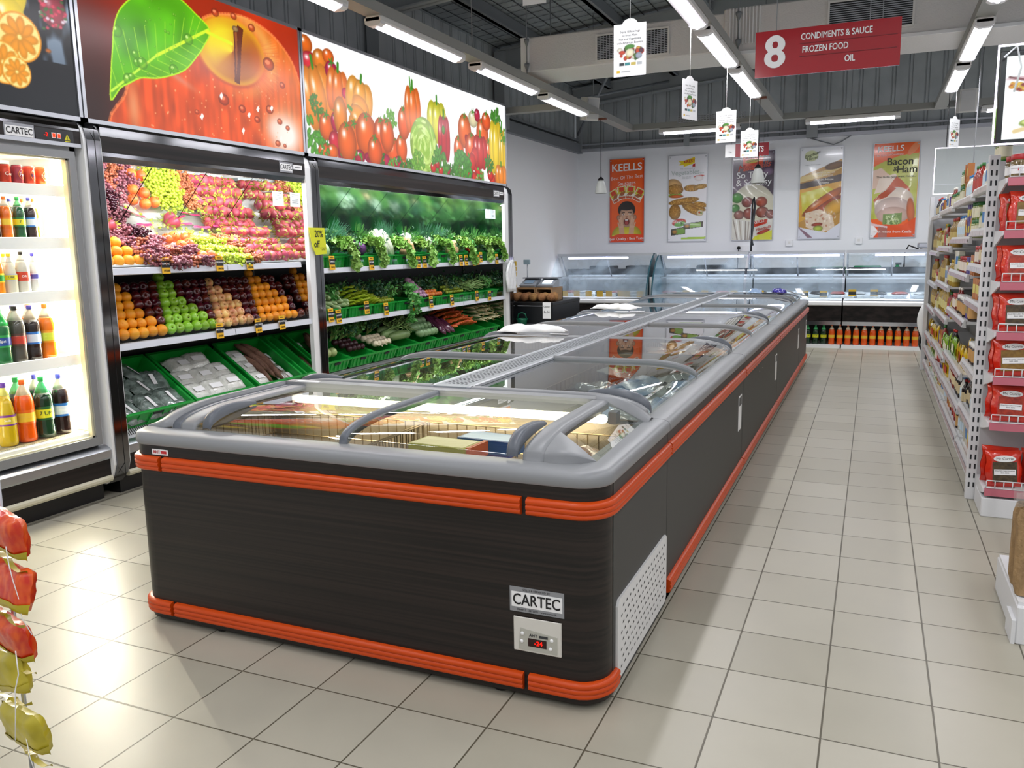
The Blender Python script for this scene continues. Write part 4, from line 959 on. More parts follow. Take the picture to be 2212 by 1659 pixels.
# black and yellow price cards
def price_card(name, price):
    t = thing('price_card', 'x', 'price tag')
    MB().box(-.003, 0, -.037, .037, -.115, 0).build('card', yellowtag, t)
    b = MB().box(0, .0012, -.037, .037, -.073, -.028).build('name_field', blacktxt, t)
    text(name, .017, whitetxt, frame((.002, 0, -.048), (0,1,0), (0,0,1)), b, bold=.02, sx=.85)
    text(price, .022, blacktxt, frame((.001, .004, -.096), (0,1,0), (0,0,1)), t, bold=.01); text('KEELLS', .013, blacktxt, frame((.001, 0, -.014), (0,1,0), (0,0,1)), t, bold=.01)
    return t
def pc(name, price, y, ztop, lab, x=-4.588, sc=1.):
    t = price_card(name, price); t.location = (x, y, ztop); t.scale = (sc,)*3; t.rotation_euler = (random.uniform(-.03,.03), -.08, 0); tag(t, lab, 'price tag', 'yellow and black price cards on the cooler rails')
pc('GRAPES RED', '193/00', 4.475, 1.60, 'yellow price card below the red grapes'); pc('POMEGRANATE', '144/90', 5.01, 1.60, 'yellow price card between the pomegranates and green grapes'); pc('GRAPES GREEN', '400/00', 5.345, 1.60, 'yellow price card below the green grapes')
pc('APPLES GREEN', '59.00', 4.96, 1.09, 'yellow price card at the lower right of the green apples'); pc('APPLE CHINESE', '40.00', 5.40, 1.09, 'yellow price card below the pink apples'); pc('APPLE AUSTRALIA', '40.00', 5.70, 1.09, 'yellow price card below the second orange stack')
for k, (n, y, z) in enumerate((('CABBAGE',6.46,1.58),('EGG PLANT',7.12,1.56),('BUTTERNUT',8.06,1.55),('SQUASH',8.20,1.55),('RADISH',9.10,1.55),('TURNIP',9.24,1.55),('KNOL',9.46,1.54),('TOMATO',9.56,1.55),('ONION',9.66,1.58),('CUCUMBER',10.15,1.55))):
    pc(n, '%d.00' % (30+k*7), y, z, 'yellow price card on the upper vegetable rail, number %s from the left' % ('one two three four five six seven eight nine ten'.split()[k]), sc=1.1)
for k, (n, y, z) in enumerate((('LEMON GRASS',6.40,1.10),('CUCUMBER',6.52,1.08),('CAPSICUM',7.00,1.13),('LIME',7.36,1.09),('MINT',7.94,1.08),('TOMATO',8.32,1.10),('BEANS',8.83,1.09),('GREENS',9.52,1.10),('OKRA',9.90,1.08))):
    pc(n, '%d.00' % (40+k*6), y, z, 'yellow price card on the middle vegetable rail, number %s from the left' % ('one two three four five six seven eight nine'.split()[k]), sc=1.1)
# white carrier bag hanging at the right end of the vegetable cooler
mb = MB(); rows = []
for i in range(9):
    v = i/8; w = (.04+.10*min(1, v*5)) if v < .3 else .15-.03*(v-.3); rows.append([(-4.54+.012*math.sin(j*1.9+i), 10.48+(j/8-.5)*2*w, 1.46-.42*v) for j in range(9)])
mb.sheet(rows); o = mb.build('carrier_bag_roll', mat('white_film', '#eceeee', .35), fix=False); md = o.modifiers.new('s','SOLIDIFY'); md.thickness = .03
tag(o, 'bunch of white carrier bags hung at the end of the vegetable cooler', 'plastic bags')
# ---------------------------------------------------------------- produce protos (meshes facing +X, base at z=0)
def jit(a): return random.uniform(-a, a)
def fruitmesh(name, mats, prof, r, stem=True, n=14):
    mb = MB(); mb.lathe([(a*r, b*r) for a, b in prof], n, cap=False, mi=0)
    if stem: mb.tube([(0,0,prof[-1][1]*r),(0.002,.001,(prof[-1][1]+.35)*r)], .06*r, 5, mi=1)
    return mb.mesh(name, mats)
AP = [(.001,-.80),(.25,-.92),(.55,-.86),(.84,-.55),(1.0,-.05),(.98,.35),(.80,.72),(.50,.90),(.25,.86),(.10,.68),(.001,.60)]
OR = [(.001,-.97),(.4,-.92),(.75,-.68),(.97,-.25),(1,.05),(.93,.4),(.7,.72),(.4,.91),(.12,.965),(.05,.93),(.001,.92)]
brown = mat('stem_brown', '#5a3d22', .7)
m_or = mat('orange_peel', '#f9a31c', .42, vary=.10, bump=.25, bs=260); m_or2 = mat('orange_peel_deep', '#f79b1a', .42, vary=.08, bump=.25, bs=260)
m_red = mat('dark_red_apple_skin', '#5e1418', .22, vary=.35, noise=('#3c0d12', 30, 2, (1,1,.4)), coat=.3)
m_grn = mat('green_apple_skin', '#8cc12e', .25, vary=.12, coat=.3)
m_pnk = mat('pink_apple_skin', '#d98a5a', .28, vary=.25, noise=('#e8c07a', 22, 2, (1,1,.5)), coat=.2)
F_or = fruitmesh('orange', [m_or, mat('stem_green', '#4f6a1e', .7)], OR, .0415, False); F_or2 = fruitmesh('orange', [m_or2, brown], OR, .039, False)
F_red = fruitmesh('apple', [m_red, brown], AP, .0405); F_grn = fruitmesh('apple', [m_grn, brown], AP, .042); F_pnk = fruitmesh('apple', [m_pnk, brown], AP, .041)
def sphere_mesh(name, m, r, n=8, k=6): return MB().ball((0,0,0), r, n, k).mesh(name, m)

# apples and oranges in sloping triangles, six rows
starts = [(3.92, 'o', 7.0), (4.51, 'g', 5.8), (5.0, 'p', 5.4), (5.51, 'o2', 6.4), (6.075, 'o2', 30)]
info = {'o': (F_or, 'orange', 'large orange in the triangular stack at the left of the middle fruit shelf', 'oranges, left stack of the middle fruit shelf'),
        'g': (F_grn, 'green_apple', 'green apple in the triangular stack beside dark red apples', 'green apples on the middle fruit shelf'),
        'p': (F_pnk, 'pink_apple', 'pink and yellow apple in the stack right of the green apples', 'pink apples on the middle fruit shelf'),
        'o2': (F_or2, 'orange', 'small orange in the right-hand stacks of the middle fruit shelf', 'oranges, right stacks of the middle fruit shelf'),
        'r': (F_red, 'dark_red_apple', 'dark red apple on the middle fruit shelf', 'dark red apples on the middle fruit shelf')}
PT = .0835
for r in range(7):
    y = 4.055+(.5*PT if r % 2 else 0)
    while y < 6.10:
        seg = [s for s in starts if s[0]+r*.047 <= y+.012 or s is starts[0]][-1]; k = (y-seg[0]-r*.047)/PT
        t = seg[1] if k < seg[2]-r*.9 else 'r'
        if r == 6 and t == 'r': y += PT; continue
        me, nm, lab, grp = info[t]
        rot = (jit(.5), 1.15+jit(.35), jit(.8)) if t in 'gpr' else (jit(2), jit(2), jit(2))
        inst(me, nm, (-4.675-.056*r+jit(.004), y+jit(.003), 1.083+.060*r+jit(.003)), rot, random.uniform(.96,1.06), lab, 'orange' if t[0] == 'o' else 'apple', grp)
        y += PT
# oranges at the upper shelf
def up(u, v): return (-4.665-.40*u, v, 1.575+.25*u)       # surface of the sloping upper fruit heap
for r, c0, c1 in ((0,4.07,4.42),(1,4.07,4.32),(2,4.07,4.25),(3,4.07,4.12)):
    y = c0
    while y < c1:
        inst(F_or, 'orange', (-4.68-.055*r, y+(.04 if r % 2 else 0), 1.58+.062*r), (jit(2),jit(2),jit(2)), 1., 'bright orange at the left end of the upper fruit shelf', 'orange', 'oranges on the upper fruit shelf'); y += .085
# grape bunches
def bunch(m, seed, r=.012, n=70, L_=.15, W_=.065):
    g = random.Random(seed); mb = MB(); pts = []
    for i in range(n):
        for _ in range(12):
            t = g.random(); w = W_*(1-t*.75); p = Vector((g.uniform(-.6,1)*w*.8, g.uniform(-w,w), (t-.5)*L_))
            if all((p-q).length > r*1.35 for q in pts): break
        pts.append(p); mb.ball(p, r*g.uniform(.85,1.1), 7, 5)
    mb.tube([(0,0,-L_/2-.03),(0,0,L_/4)], .003, 4, mi=1)
    return mb.mesh('grape_bunch', [m, brown])
g_red = mat('red_grape', '#7c3f4c', .28, vary=.2, coat=.15, spec=.5, noise=('#98606a', 40, 2, (1,1,1))); g_brn = mat('amber_grape', '#a8603f', .2, vary=.15, coat=.3); g_grn = mat('green_grape', '#b9cc42', .2, vary=.1, coat=.3); g_drk = mat('black_grape', '#3d1524', .2, coat=.3)
GR = [bunch(g_red, 1), bunch(g_red, 2), bunch(g_brn, 3)]; GG = [bunch(g_grn, 4), bunch(g_grn, 5)]; GD = bunch(g_drk, 6)
def lay(me, nm, u, y, rot, sc, lab, cat, grp, dz=0): x, yy, z = up(u, y); return inst(me, nm, (x, yy, z+dz), rot, sc, lab, cat, grp)
for i in range(26):
    u = (i % 4)*.28+jit(.05); y = 4.30+(i//4)*.095+.04*u*4*.5+jit(.02)
    if u < .3 and y < 4.42: y += .12
    if y > 4.95: y = 4.9-jit(.04)
    lay(GR[i % 3 if u < .6 else i % 2], 'grape_bunch', u, y-(u*.25 if u > .5 else 0), (jit(.5), -1.1+jit(.3), jit(.7)), 1.05, 'red grape bunch left of the pomegranates on the upper fruit shelf', 'grapes', 'red grapes, left heap', .005)
lay(GD, 'grape_bunch', .62, 4.55, (0,-1,.4), .95, 'darkest grape bunch on top of the red grapes', 'grapes', None, .06)
for i in range(11):
    u = (i % 3)*.26+.02+jit(.03); y = 5.09+(i//3)*.09+jit(.02); lay(GG[i % 2], 'grape_bunch', u, y, (jit(.5),-1.1,jit(.6)), 1.05, 'green grape bunch in the middle of the upper fruit shelf', 'grapes', 'green grapes on the upper fruit shelf', .005)
for i in range(8):
    u = (i % 4)*.2+.02; y = 5.42+(i//4)*.08+jit(.02)-.05*u; lay(GR[2], 'grape_bunch', u, y, (jit(.5),-1.1,jit(.6)), 1., 'amber grape bunch between green grapes and dragon fruit', 'grapes', 'amber grapes on the upper fruit shelf', .005)
# dragon fruit
def dragon(seed):
    g = random.Random(seed); mb = MB(); mb.ball((0,0,0), (.043,.043,.056), 12, 9)
    for k in range(22):
        a = g.random()*6.28; t = g.uniform(-.9,.95); rr = .043*math.sqrt(1-t*t*.8); z = .056*t
        p = Vector((rr*math.cos(a), rr*math.sin(a), z)); n = Vector((math.cos(a), math.sin(a), .3)); s = Vector((-math.sin(a), math.cos(a), 0))*.011
        tip = p+n*.012+Vector((0,0,.024)); mb.add([p-s, p+s, tip], [(0,1,2)], 1)
    for k in range(6): a = k*1.05; mb.add([(.008*math.cos(a-.6),.008*math.sin(a-.6),.052),(.008*math.cos(a+.6),.008*math.sin(a+.6),.052),(.026*math.cos(a),.026*math.sin(a),.082)], [(0,1,2)], 1)
    return mb.mesh('dragon_fruit', [mat('dragon_fruit_skin', '#a8385a', .42, vary=.18, noise=('#c05058', 12, 2, (1,1,1))), mat('dragon_scale_tips', '#a9a83c', .5)], fix=False)
DF = [dragon(1), dragon(2), dragon(3)]
for r in range(5):
    for k in range(7):
        y = 5.55+k*.083+(r % 2)*.04-r*.03+jit(.01)
        if y > 6.07: continue
        lay(DF[(r+k) % 3], 'dragon_fruit', r*.235+.02, y, (jit(2.5), 1.1+jit(1.), jit(2)), random.uniform(.85,1.15), 'pink dragon fruit in the heap at the right of the upper fruit shelf', 'dragon fruit', 'dragon fruit on the upper fruit shelf', .012+.03*(r>2))
for u, y, l in ((.78,4.36,'left'),(.85,4.24,'leftmost'),(.92,5.02,'middle')): lay(DF[0], 'dragon_fruit', u, y, (0,1.2,.4), 1.1, '%s lone dragon fruit behind the grapes' % l, 'dragon fruit', None, .05)
# pomegranates in foam nets
pm = mat('pomegranate_skin', '#e0873a', .35, vary=.15, noise=('#d8542c', 14, 2, (1,1,1)))
mb = MB(); mb.ball((0,0,0), (.043,.043,.040), 12, 9)
for k in range(6): a = k*1.05; mb.add([(.013*math.cos(a-.5),.013*math.sin(a-.5),.036),(.013*math.cos(a+.5),.013*math.sin(a+.5),.036),(.016*math.cos(a),.016*math.sin(a),.056)], [(0,1,2)])
PM = mb.mesh('pomegranate', pm, fix=False)
for i, (u, y) in enumerate(((.02,4.93),(.04,5.02),(.35,4.86),(.40,4.95),(.55,4.80),(.62,4.90),(.58,5.0))): lay(PM, 'pomegranate', u, y, (jit(1), 1+jit(.6), jit(1)), 1.05, 'orange red pomegranate between the red and the green grapes', 'pomegranate', 'pomegranates on the upper fruit shelf', .02)
# clear grape bags with a pink band
def grape_bag(lab, u, y, rz):
    x, yy, z = up(u, y); t = thing('grape_bag', lab, 'bagged grapes', (x, yy, z), rz, 'bagged grapes at the back of the upper fruit shelf')
    M = Matrix.Translation((x, yy, z)) @ Matrix.Rotation(rz, 4, 'Z') @ Matrix.Rotation(-.6, 4, 'Y')
    rows = []
    for i in range(9):
        v = i/8-.5; rows.append([(.035*math.cos(a)*(1-abs(v)*1.5)+.004*math.sin(i*3+a*5), v*.24, .07*math.sin(a)+.02) for a in np.linspace(-.3, PI+.3, 9)])
    mb = MB(); mb.sheet(rows, M=M); mb.build('clear_film', glass('bag_film', '#f4f6f2', 1.2, .12, .5, '#ffffff'), t, fix=False)
    mb = MB(); mb.sheet([[(.004*math.sin(i)+.01, (i/8-.5)*.2, .088+j*.02) for j in (0,1)] for i in range(9)], M=M); mb.build('pink_band', mat('pink_print', '#cf2a63', .35), t, fix=False)
    mb = MB(); g = random.Random(int(y*100))
    for k in range(26): mb.ball((g.uniform(-.01,.02), g.uniform(-.08,.08), g.uniform(.0,.07)), .012, 6, 4, M=M)
    mb.build('grapes', g_grn, t)
for k, (u, y, rz) in enumerate(((.72,4.72,.3),(.78,5.08,-.2),(.68,5.28,.1),(.72,5.50,.25),(.95,4.9,.1))): grape_bag(('first','second','third','fourth','fifth')[k]+' clear bag of green grapes with a pink band, counted from the left', u, y, rz)
# small white stickers on a few apples are part of the skin: skip; chips of crates below
def crate_proto(L_, Wd, H_):     # L_: along local x (depth), Wd: along local y
    t = thing('green_crate', 'x', 'crate'); th = .008; tp = .012
    mb = MB()
    def wall(ax, s):
        if ax == 'x':
            x = s*L_/2; 
            mb.add([(x,-Wd/2,H_),(x,Wd/2,H_),(x-s*tp,Wd/2-tp,0),(x-s*tp,-Wd/2+tp,0),(x-s*th,-Wd/2+th,H_),(x-s*th,Wd/2-th,H_),(x-s*(tp+th),Wd/2-tp-th,0),(x-s*(tp+th),-Wd/2+tp+th,0)], [(0,1,2,3),(7,6,5,4),(0,4,5,1),(1,5,6,2),(2,6,7,3),(3,7,4,0)])
        else:
            y = s*Wd/2
            mb.add([(-L_/2,y,H_),(L_/2,y,H_),(L_/2-tp,y-s*tp,0),(-L_/2+tp,y-s*tp,0),(-L_/2+th,y-s*th,H_),(L_/2-th,y-s*th,H_),(L_/2-tp-th,y-s*(tp+th),0),(-L_/2+tp+th,y-s*(tp+th),0)], [(0,1,2,3),(7,6,5,4),(0,4,5,1),(1,5,6,2),(2,6,7,3),(3,7,4,0)])
    for s in (-1,1): wall('x', s); wall('y', s)
    mb.box(-L_/2+tp, L_/2-tp, -Wd/2+tp, Wd/2-tp, 0, .006)
    for k in range(6): y = -Wd/2+.04+k*(Wd-.08)/5; mb.box(L_/2-.006, L_/2+.003, y-.004, y+.004, .01, H_-.015)
    mb.build('tub', greenpl, t)
    mb = MB(); w = .014
    for a in ((L_/2-.004, L_/2+w, -Wd/2-w, Wd/2+w), (-L_/2-w, -L_/2+.004, -Wd/2-w, Wd/2+w), (-L_/2, L_/2, Wd/2-.004, Wd/2+w), (-L_/2, L_/2, -Wd/2-w, -Wd/2+.004)): mb.box(*a, H_-.012, H_)
    mb.build('rim', greenpl, t)
    MB().box(L_/2-.003, L_/2+.0045, -.045, .045, H_-.045, H_-.022).build('hand_hole', dk, t)
    return t
CW = crate_proto(.56, .62, .15); CN = crate_proto(.50, .405, .115)
tilt = math.atan2(.31, .40)
FC = [4.30, 4.985, 5.69, 6.36]
for i, y in enumerate(FC[:3]+[6.02-.0]):
    if i == 3: continue
    dup(CW, (-4.90, y if i else 4.315, .585), (0, tilt*.92, 0), ('green crate of dark bagged vegetables at the bottom left of the fruit cooler', 'green crate of white vacuum packs at the bottom of the fruit cooler', 'green crate with brown roots at the bottom of the fruit cooler')[i], 'green crates at the bottom of the fruit cooler')
CS = crate_proto(.56, .17, .15); dup(CS, (-4.90, 6.025, .585), (0, tilt*.92, 0), 'green crate cut off by the post at the bottom right of the fruit cooler', 'green crates at the bottom of the fruit cooler'); drop(CS)
def inC(y, a, b, h=.09):        # point in a tilted crate: a along the slope (-front +back), b sideways
    c, s = math.cos(tilt*.92), math.sin(tilt*.92); return (-4.90-a*c+h*s*.9, y+b, .585+a*s+h*c)
def packet_mesh(w, l, h, mats, wr=.004, seed=0, label=None):
    g = random.Random(seed); rows = []; n = 10; ph = g.random()*6
    for i in range(n+1):
        u = i/n-.5; rows.append([((u)*l, (j/n-.5)*w, h*max(0, (1-(2*u)**4))**.5*max(0, (1-(2*(j/n-.5))**4))**.5+wr*math.sin(u*38+ph+j)*math.sin(j*2.1+ph)) for j in range(n+1)])
    mb = MB(); mb.sheet(rows); mb.sheet([[(x,y,0 if 0 else -z*.3) for x,y,z in r] for r in rows])
    if label: a, b, c, d = label; mb.add([(a,c,h*1.05+.003),(b,c,h*1.05+.003),(b,d,h*1.05+.003),(a,d,h*1.05+.003)], [(0,1,2,3)], 1)
    return mb.mesh('packet', mats, fix=False)
filmdark = mat('clear_pack_dark_greens', '#4c5850', .18, coat=.8, noise=('#8a9a92', 16, 3, (1,1,1)), bump=.8, bs=50)
filmwhite = mat('vacuum_pack_white', '#cfd0c6', .2, coat=.6, noise=('#e6e6de', 14, 3, (1,1,1)), bump=.7, bs=45)
PD = [packet_mesh(.21,.25,.045,[filmdark,paper],.006,k,(-.05,.06,-.03,.0)) for k in (1,2)]; PW = [packet_mesh(.215,.215,.075,[filmwhite,paper],.005,k,(-.02,.03,-.06,.05)) for k in (3,4)]
c0 = [(-.17,-.18),(-.17,.02),(-.17,.2),(.0,-.12),(.0,.08),(.03,.22),(.16,-.05),(.17,.12),(.18,-.2)]
for k, (a, b) in enumerate(c0): inst(PD[k % 2], 'vegetable_packet', inC(4.33, a, b, .06+.015*(k % 3)), (0, tilt, .3*math.sin(k*2.)+jit(.4)), 1., 'clear packet of dark greens in the left green crate, fruit cooler', 'packet', 'dark packets in the left bottom crate')
c1_ = [(-.17,-.2),(-.18,-.02),(-.17,.17),(-.02,-.19),(-.03,.0),(-.02,.17),(.14,-.08),(.15,.1)]
for k, (a, b) in enumerate(c1_): inst(PW[k % 2], 'vacuum_packet', inC(4.985, a, b, .07+.012*(k % 3)), (0, tilt, jit(.25)), 1., 'white vacuum packet in the second green crate, fruit cooler', 'packet', 'white packets in the second bottom crate')
for k, (a, b) in enumerate(((-.17,-.2),(-.02,-.2),(.12,-.18))): inst(PW[k % 2], 'vacuum_packet', inC(5.69, a, b, .07), (0, tilt, jit(.3)), .9, 'white vacuum packet left of the brown roots', 'packet', 'white packets beside the brown roots')
mb = MB(); mb.tube([(-.19,0,0),(-.14,0,.012),(-.04,.01,.02),(.06,-.005,.018),(.15,.0,.005),(.2,.01,-.005)], [.008,.024,.032,.03,.022,.008], 10); YAM = mb.mesh('brown_root', mat('root_skin', '#83604c', .7, noise=('#6a4a3a', 14, 3, (1,1,1)), bump=.6, bs=50))
for k, (a, b) in enumerate(((-.02,-.06),(.02,.01),(-.03,.06),(.1,-.03),(.08,.05))): inst(YAM, 'brown_root', inC(5.69, a, b, .08+.01*k), (0, tilt, .35+jit(.15)), .95, 'long brown cassava root in the third green crate', 'root vegetable', 'brown roots in the third crate')
for k, (a, b) in enumerate(((-.1,-.02),(.05,.03))): inst(YAM, 'brown_root', inC(6.02, a, b, .08), (0, tilt, .3), .8, 'brown root in the crate cut off by the post', 'root vegetable', 'brown roots in the cut-off crate')
lp = packet_mesh(.10,.12,.02,[mat('clear_pack_pale', '#b8bdb4', .2, coat=.6, noise=('#6a5040', 18, 2, (1,1,1))),paper],.004,9,(-.03,.03,-.03,.02))
for k, (a, b) in enumerate(((-.16,.12),(-.08,.2),(.02,.19),(.1,.22),(-.18,.22),(.16,.12))): inst(lp, 'small_packet', inC(5.69, a, b, .06), (0, tilt, jit(.5)), 1., 'small labelled packet right of the brown roots', 'packet', 'small packets beside the brown roots')

# ---------------------------------------------------------------- vegetables
def leafmat(n, c, c2, r=.5): return mat(n, c, r, noise=(c2, 25, 2, (1,1,1)), vary=.15)
lf_lime = leafmat('lettuce_leaf', '#6b9a36', '#8db858'); lf_mid = leafmat('mid_green_leaf', '#3c7a35', '#5c9a48'); lf_dark = leafmat('dark_green_leaf', '#1f4a2c', '#2f6440'); lf_blue = leafmat('leek_leaf', '#39694f', '#4f8a66')
def frilly(seed, L_=.20, n=38):     # loose-leaf lettuce hanging over the crate front (hangs towards +X and down)
    g = random.Random(seed); mb = MB()
    for k in range(n):
        t = k/n; c = Vector((.02+.05*math.sin(t*2.2)+g.uniform(-.01,.02), g.uniform(-.045,.045)*(1-.35*t), .04-L_*t)); R = g.uniform(.028,.042)
        rot = Euler((g.uniform(-.9,.9), g.uniform(.3,1.5), g.uniform(-.8,.8))).to_matrix(); rows = []
        for i in range(5):
            r = R*i/4; rows.append([tuple(c+rot @ Vector((r*math.cos(a)*(1+.08*math.sin(a*7)), r*math.sin(a), .008*math.sin(a*5+k)*(i/4)**2+.006*math.sin(a*13+k)*(i/4)**3)))for a in np.linspace(0, 2*PI, 34)])
        mb.sheet(rows)
    return mb.mesh('lettuce', lf_lime, fix=False)
def leafy(seed, m, n=60, H_=.22, sp=.09, ls=.03, stems=True):     # bunch of leaves on stems, growing to +Z, fanning
    g = random.Random(seed); mb = MB()
    for k in range(n):
        a = g.uniform(0, 6.28); t = g.uniform(.35, 1); tip = Vector((sp*t*math.cos(a)*g.random()**.5, sp*t*math.sin(a)*g.random()**.5, H_*t))
        if stems and k % 3 == 0: mb.tube([(0,0,0), tip*.6+Vector((0,0,.01)), tip], .0018, 3, mi=1, sm=False)
        rot = Euler((g.uniform(-1.2,1.2), g.uniform(-1.2,1.2), g.uniform(0,6))).to_matrix(); s = ls*g.uniform(.6,1.3)
        V = [(0,-s,0),(s*.5,-s*.4,.1*s),(s*.62,.2*s,0),(s*.3,.8*s,-.15*s),(0,1.25*s,-.2*s),(-s*.3,.8*s,-.15*s),(-s*.62,.2*s,0),(-s*.5,-s*.4,.1*s)]
        mb.add([tip+rot @ Vector(v) for v in V], [(0,1,2,7),(7,2,6),(6,2,3,5),(5,3,4)])
    return mb.mesh('leaf_bunch', [m, mat('pale_stem', '#9ab36a', .5)], fix=False)
def blades(seed, m, n=44, H_=.34, sp=.10):     # spring onions / chives
    g = random.Random(seed); mb = MB()
    for k in range(n):
        a = g.uniform(0, 6.28); r = sp*g.random()**.5; e = Vector((r*math.cos(a), r*math.sin(a), H_*g.uniform(.75,1))); mb.tube([(r*.15*math.cos(a), r*.15*math.sin(a), 0), e*.55, e], [.0035,.003,.001], 4, sm=False)
    return mb.mesh('onion_leaves', m, fix=False)
FRI = [frilly(s) for s in (1,2,3)]
def crates_row(y0, n, x, z, tl, labs, grp):
    for i in range(n): dup(CN, (x, y0+i*.4405, z), (0, tl, 0), labs % ('first','second','third','fourth','fifth','sixth','seventh','eighth','ninth')[i], grp)
crates_row(6.54, 9, -4.89, 1.475, .06, 'green crate on the upper vegetable shelf, %s from the left', 'green crates on the upper vegetable shelf')
crates_row(6.54, 9, -4.89, .99, .07, 'green crate on the middle vegetable shelf, %s from the left', 'green crates on the middle vegetable shelf')
crates_row(6.54, 9, -4.90, .555, .28, 'green crate on the bottom vegetable deck, %s from the left', 'green crates on the bottom vegetable deck')
drop(CN); drop(CW)
G_u = 'lettuces hanging over the upper vegetable crates'
for i, y in enumerate((6.80,7.32,7.86,8.36,8.84,9.38,9.94,10.36)):
    inst(FRI[i % 3], 'lettuce', (-4.63, y, 1.625), (jit(.2), 0, jit(.3)), random.uniform(.95,1.15), 'frilly light green lettuce hanging over the crates, %s from the left' % ('first','second','third','fourth','fifth','sixth','seventh','eighth')[i], 'lettuce', G_u)
    for k in range(2): inst(FRI[(i+k) % 3], 'lettuce', (-4.72-.06*k, y-.08+.1*k, 1.68+.03*k), (jit(.6), -1.0, jit(1)), 1., 'frilly lettuce lying behind the hanging ones', 'lettuce', 'lettuces lying at the upper vegetable crates')
def vegball(n, c, rx, ry, rz_, **k): return MB().ball((0,0,0), (rx,ry,rz_), 14, 10).mesh(n, mat(n+'_skin', c, k.pop('rough', .4), **k))
CAB = vegball('cabbage', '#b9d6a0', .085,.085,.078, noise=('#9cc486', 7, 2, (1,1,1)), bump=.5, bs=14)
RCB = vegball('red_cabbage', '#4a2458', .07,.07,.065, noise=('#5d3268', 9, 2, (1,1,1)), rough=.3)
CAU = MB(); 
for k in range(40): a = k*2.4; t = (k/40)**.5; CAU.ball((.055*t*math.cos(a), .055*t*math.sin(a), .05*(1-t*t)), .021, 7, 5)
CAU = CAU.mesh('cauliflower', mat('cauliflower_curd', '#e2e6d4', .6))
mb = MB(); mb.lathe([(.001,-.07),(.035,-.065),(.055,-.035),(.055,.0),(.038,.04),(.030,.075),(.022,.095),(.001,.10)], 14); BUT = mb.mesh('butternut_squash', mat('butternut_skin', '#e0b98a', .4))
mb = MB(); mb.lathe([(.001,-.12),(.04,-.11),(.052,-.06),(.045,.0),(.03,.07),(.016,.11),(.001,.125)], 12); mb.lathe([(.001,.13),(.018,.125),(.022,.105)], 8, mi=1); EGG = mb.mesh('eggplant', [mat('eggplant_skin', '#2a1830', .12, coat=.6), lf_mid])
mb = MB()
for k in range(9): a = k*.7; mb.tube([(0,0,-.13),(.03*math.cos(a),.03*math.sin(a),-.05),(.05*math.cos(a),.05*math.sin(a),.06),(.04*math.cos(a),.04*math.sin(a),.13)], [.02,.024,.02,.01], 7)
NAP = mb.mesh('napa_cabbage', mat('napa_leaf', '#c9d6b0', .4, noise=('#e4ead8', 9, 2, (1,1,1))))
U = 'on the upper vegetable shelf'
inst(CAB, 'cabbage', (-4.73, 6.49, 1.63), (0,.3,0), 1.05, 'pale green cabbage at the left end of the upper vegetable shelf', 'cabbage')
inst(RCB, 'red_cabbage', (-4.72, 7.12, 1.64), (0,0,0), 1.05, 'purple cabbage beside the eggplants on the upper vegetable shelf', 'cabbage')
for k, (y, z) in enumerate(((6.90,1.70),(7.03,1.68),(6.96,1.64))): inst(EGG, 'eggplant', (-4.76, y, z+.02), (1.0, 1.8, .5), 1.1, 'glossy dark eggplant %s' % ('leftmost of three upright', 'rightmost of three by the purple cabbage', 'lowest of three behind the lettuce')[k], 'eggplant', 'eggplants on the upper vegetable shelf')
for k, y in enumerate((7.52, 7.64)): inst(NAP, 'napa_cabbage', (-4.74, y, 1.69), (.2*k, -.5, .3), 1.15, ('pale wrapped napa cabbage, left one', 'pale wrapped napa cabbage, right one')[k], 'cabbage')
for k, (y, z, l) in enumerate(((8.03,1.66,'upright butternut squash'),(8.12,1.62,'right-hand butternut squash'),(8.0,1.60,'lying butternut squash'))): inst(BUT, 'butternut_squash', (-4.71, y, z), (.1, .1+1.2*(k==2), .3), 1.1-.2*(k > 0), l+' between two lettuces', 'squash')
for k, y in enumerate((8.17, 8.62)): inst(CAU, 'cauliflower', (-4.80, y, 1.74-.03*k), (0,.6,0), 1.1, ('white cauliflower behind the butternut squash', 'white cauliflower behind the fourth lettuce')[k], 'cauliflower')
for k, y in enumerate((9.06,9.14,9.19)): inst(BUT, 'butternut_squash', (-4.72, y, 1.63), (0,.1,k), 1.0, 'cream butternut squash %s' % ('left of a group of three', 'in the middle of a group of three', 'right of a group of three'), 'squash') if 0 else inst(BUT, 'butternut_squash', (-4.72, y, 1.63), (0,.1,k), 1.0, ('left','middle','right')[k]+' one of three cream squashes far along the upper shelf', 'squash')
TOM = vegball('tomato', '#b0321c', .036,.036,.031, rough=.2, coat=.4, vary=.15)
for k in range(4): inst(TOM, 'tomato', (-4.70-.04*(k//2), 9.60+.07*(k % 2), 1.595+.03*(k//2)), (0,0,0), 1., 'red tomato near the seventh lettuce of the upper shelf', 'tomato', 'red tomatoes on the upper vegetable shelf')
mb = MB(); mb.tube([(0,-.11,0),(0,-.09,.005),(.0,0,.01),(0,.09,.005),(0,.115,0)], [.006,.022,.026,.021,.006], 10); CUC = mb.mesh('cucumber', mat('cucumber_skin', '#1f4726', .35, vary=.15)); COU = mb.mesh('courgette', mat('courgette_skin', '#7d9a60', .35, vary=.12, noise=('#a8bd88', 18, 2, (1,1,1))))
for k in range(6): inst(CUC, 'cucumber', (-4.70-.03*(k % 3), 10.14+.03*(k//3), 1.60+.035*(k % 3)), (0,0,jit(.2)), 1., 'dark cucumber at the right end of the upper shelf', 'cucumber', 'cucumbers on the upper vegetable shelf')
LB = [leafy(11, lf_mid, 70, .24, .11, .022), leafy(12, lf_dark, 80, .26, .12, .02), leafy(13, lf_mid, 60, .20, .10, .03)]
BLD = [blades(21, lf_blue, 50, .36, .11), blades(22, lf_mid, 60, .30, .12)]
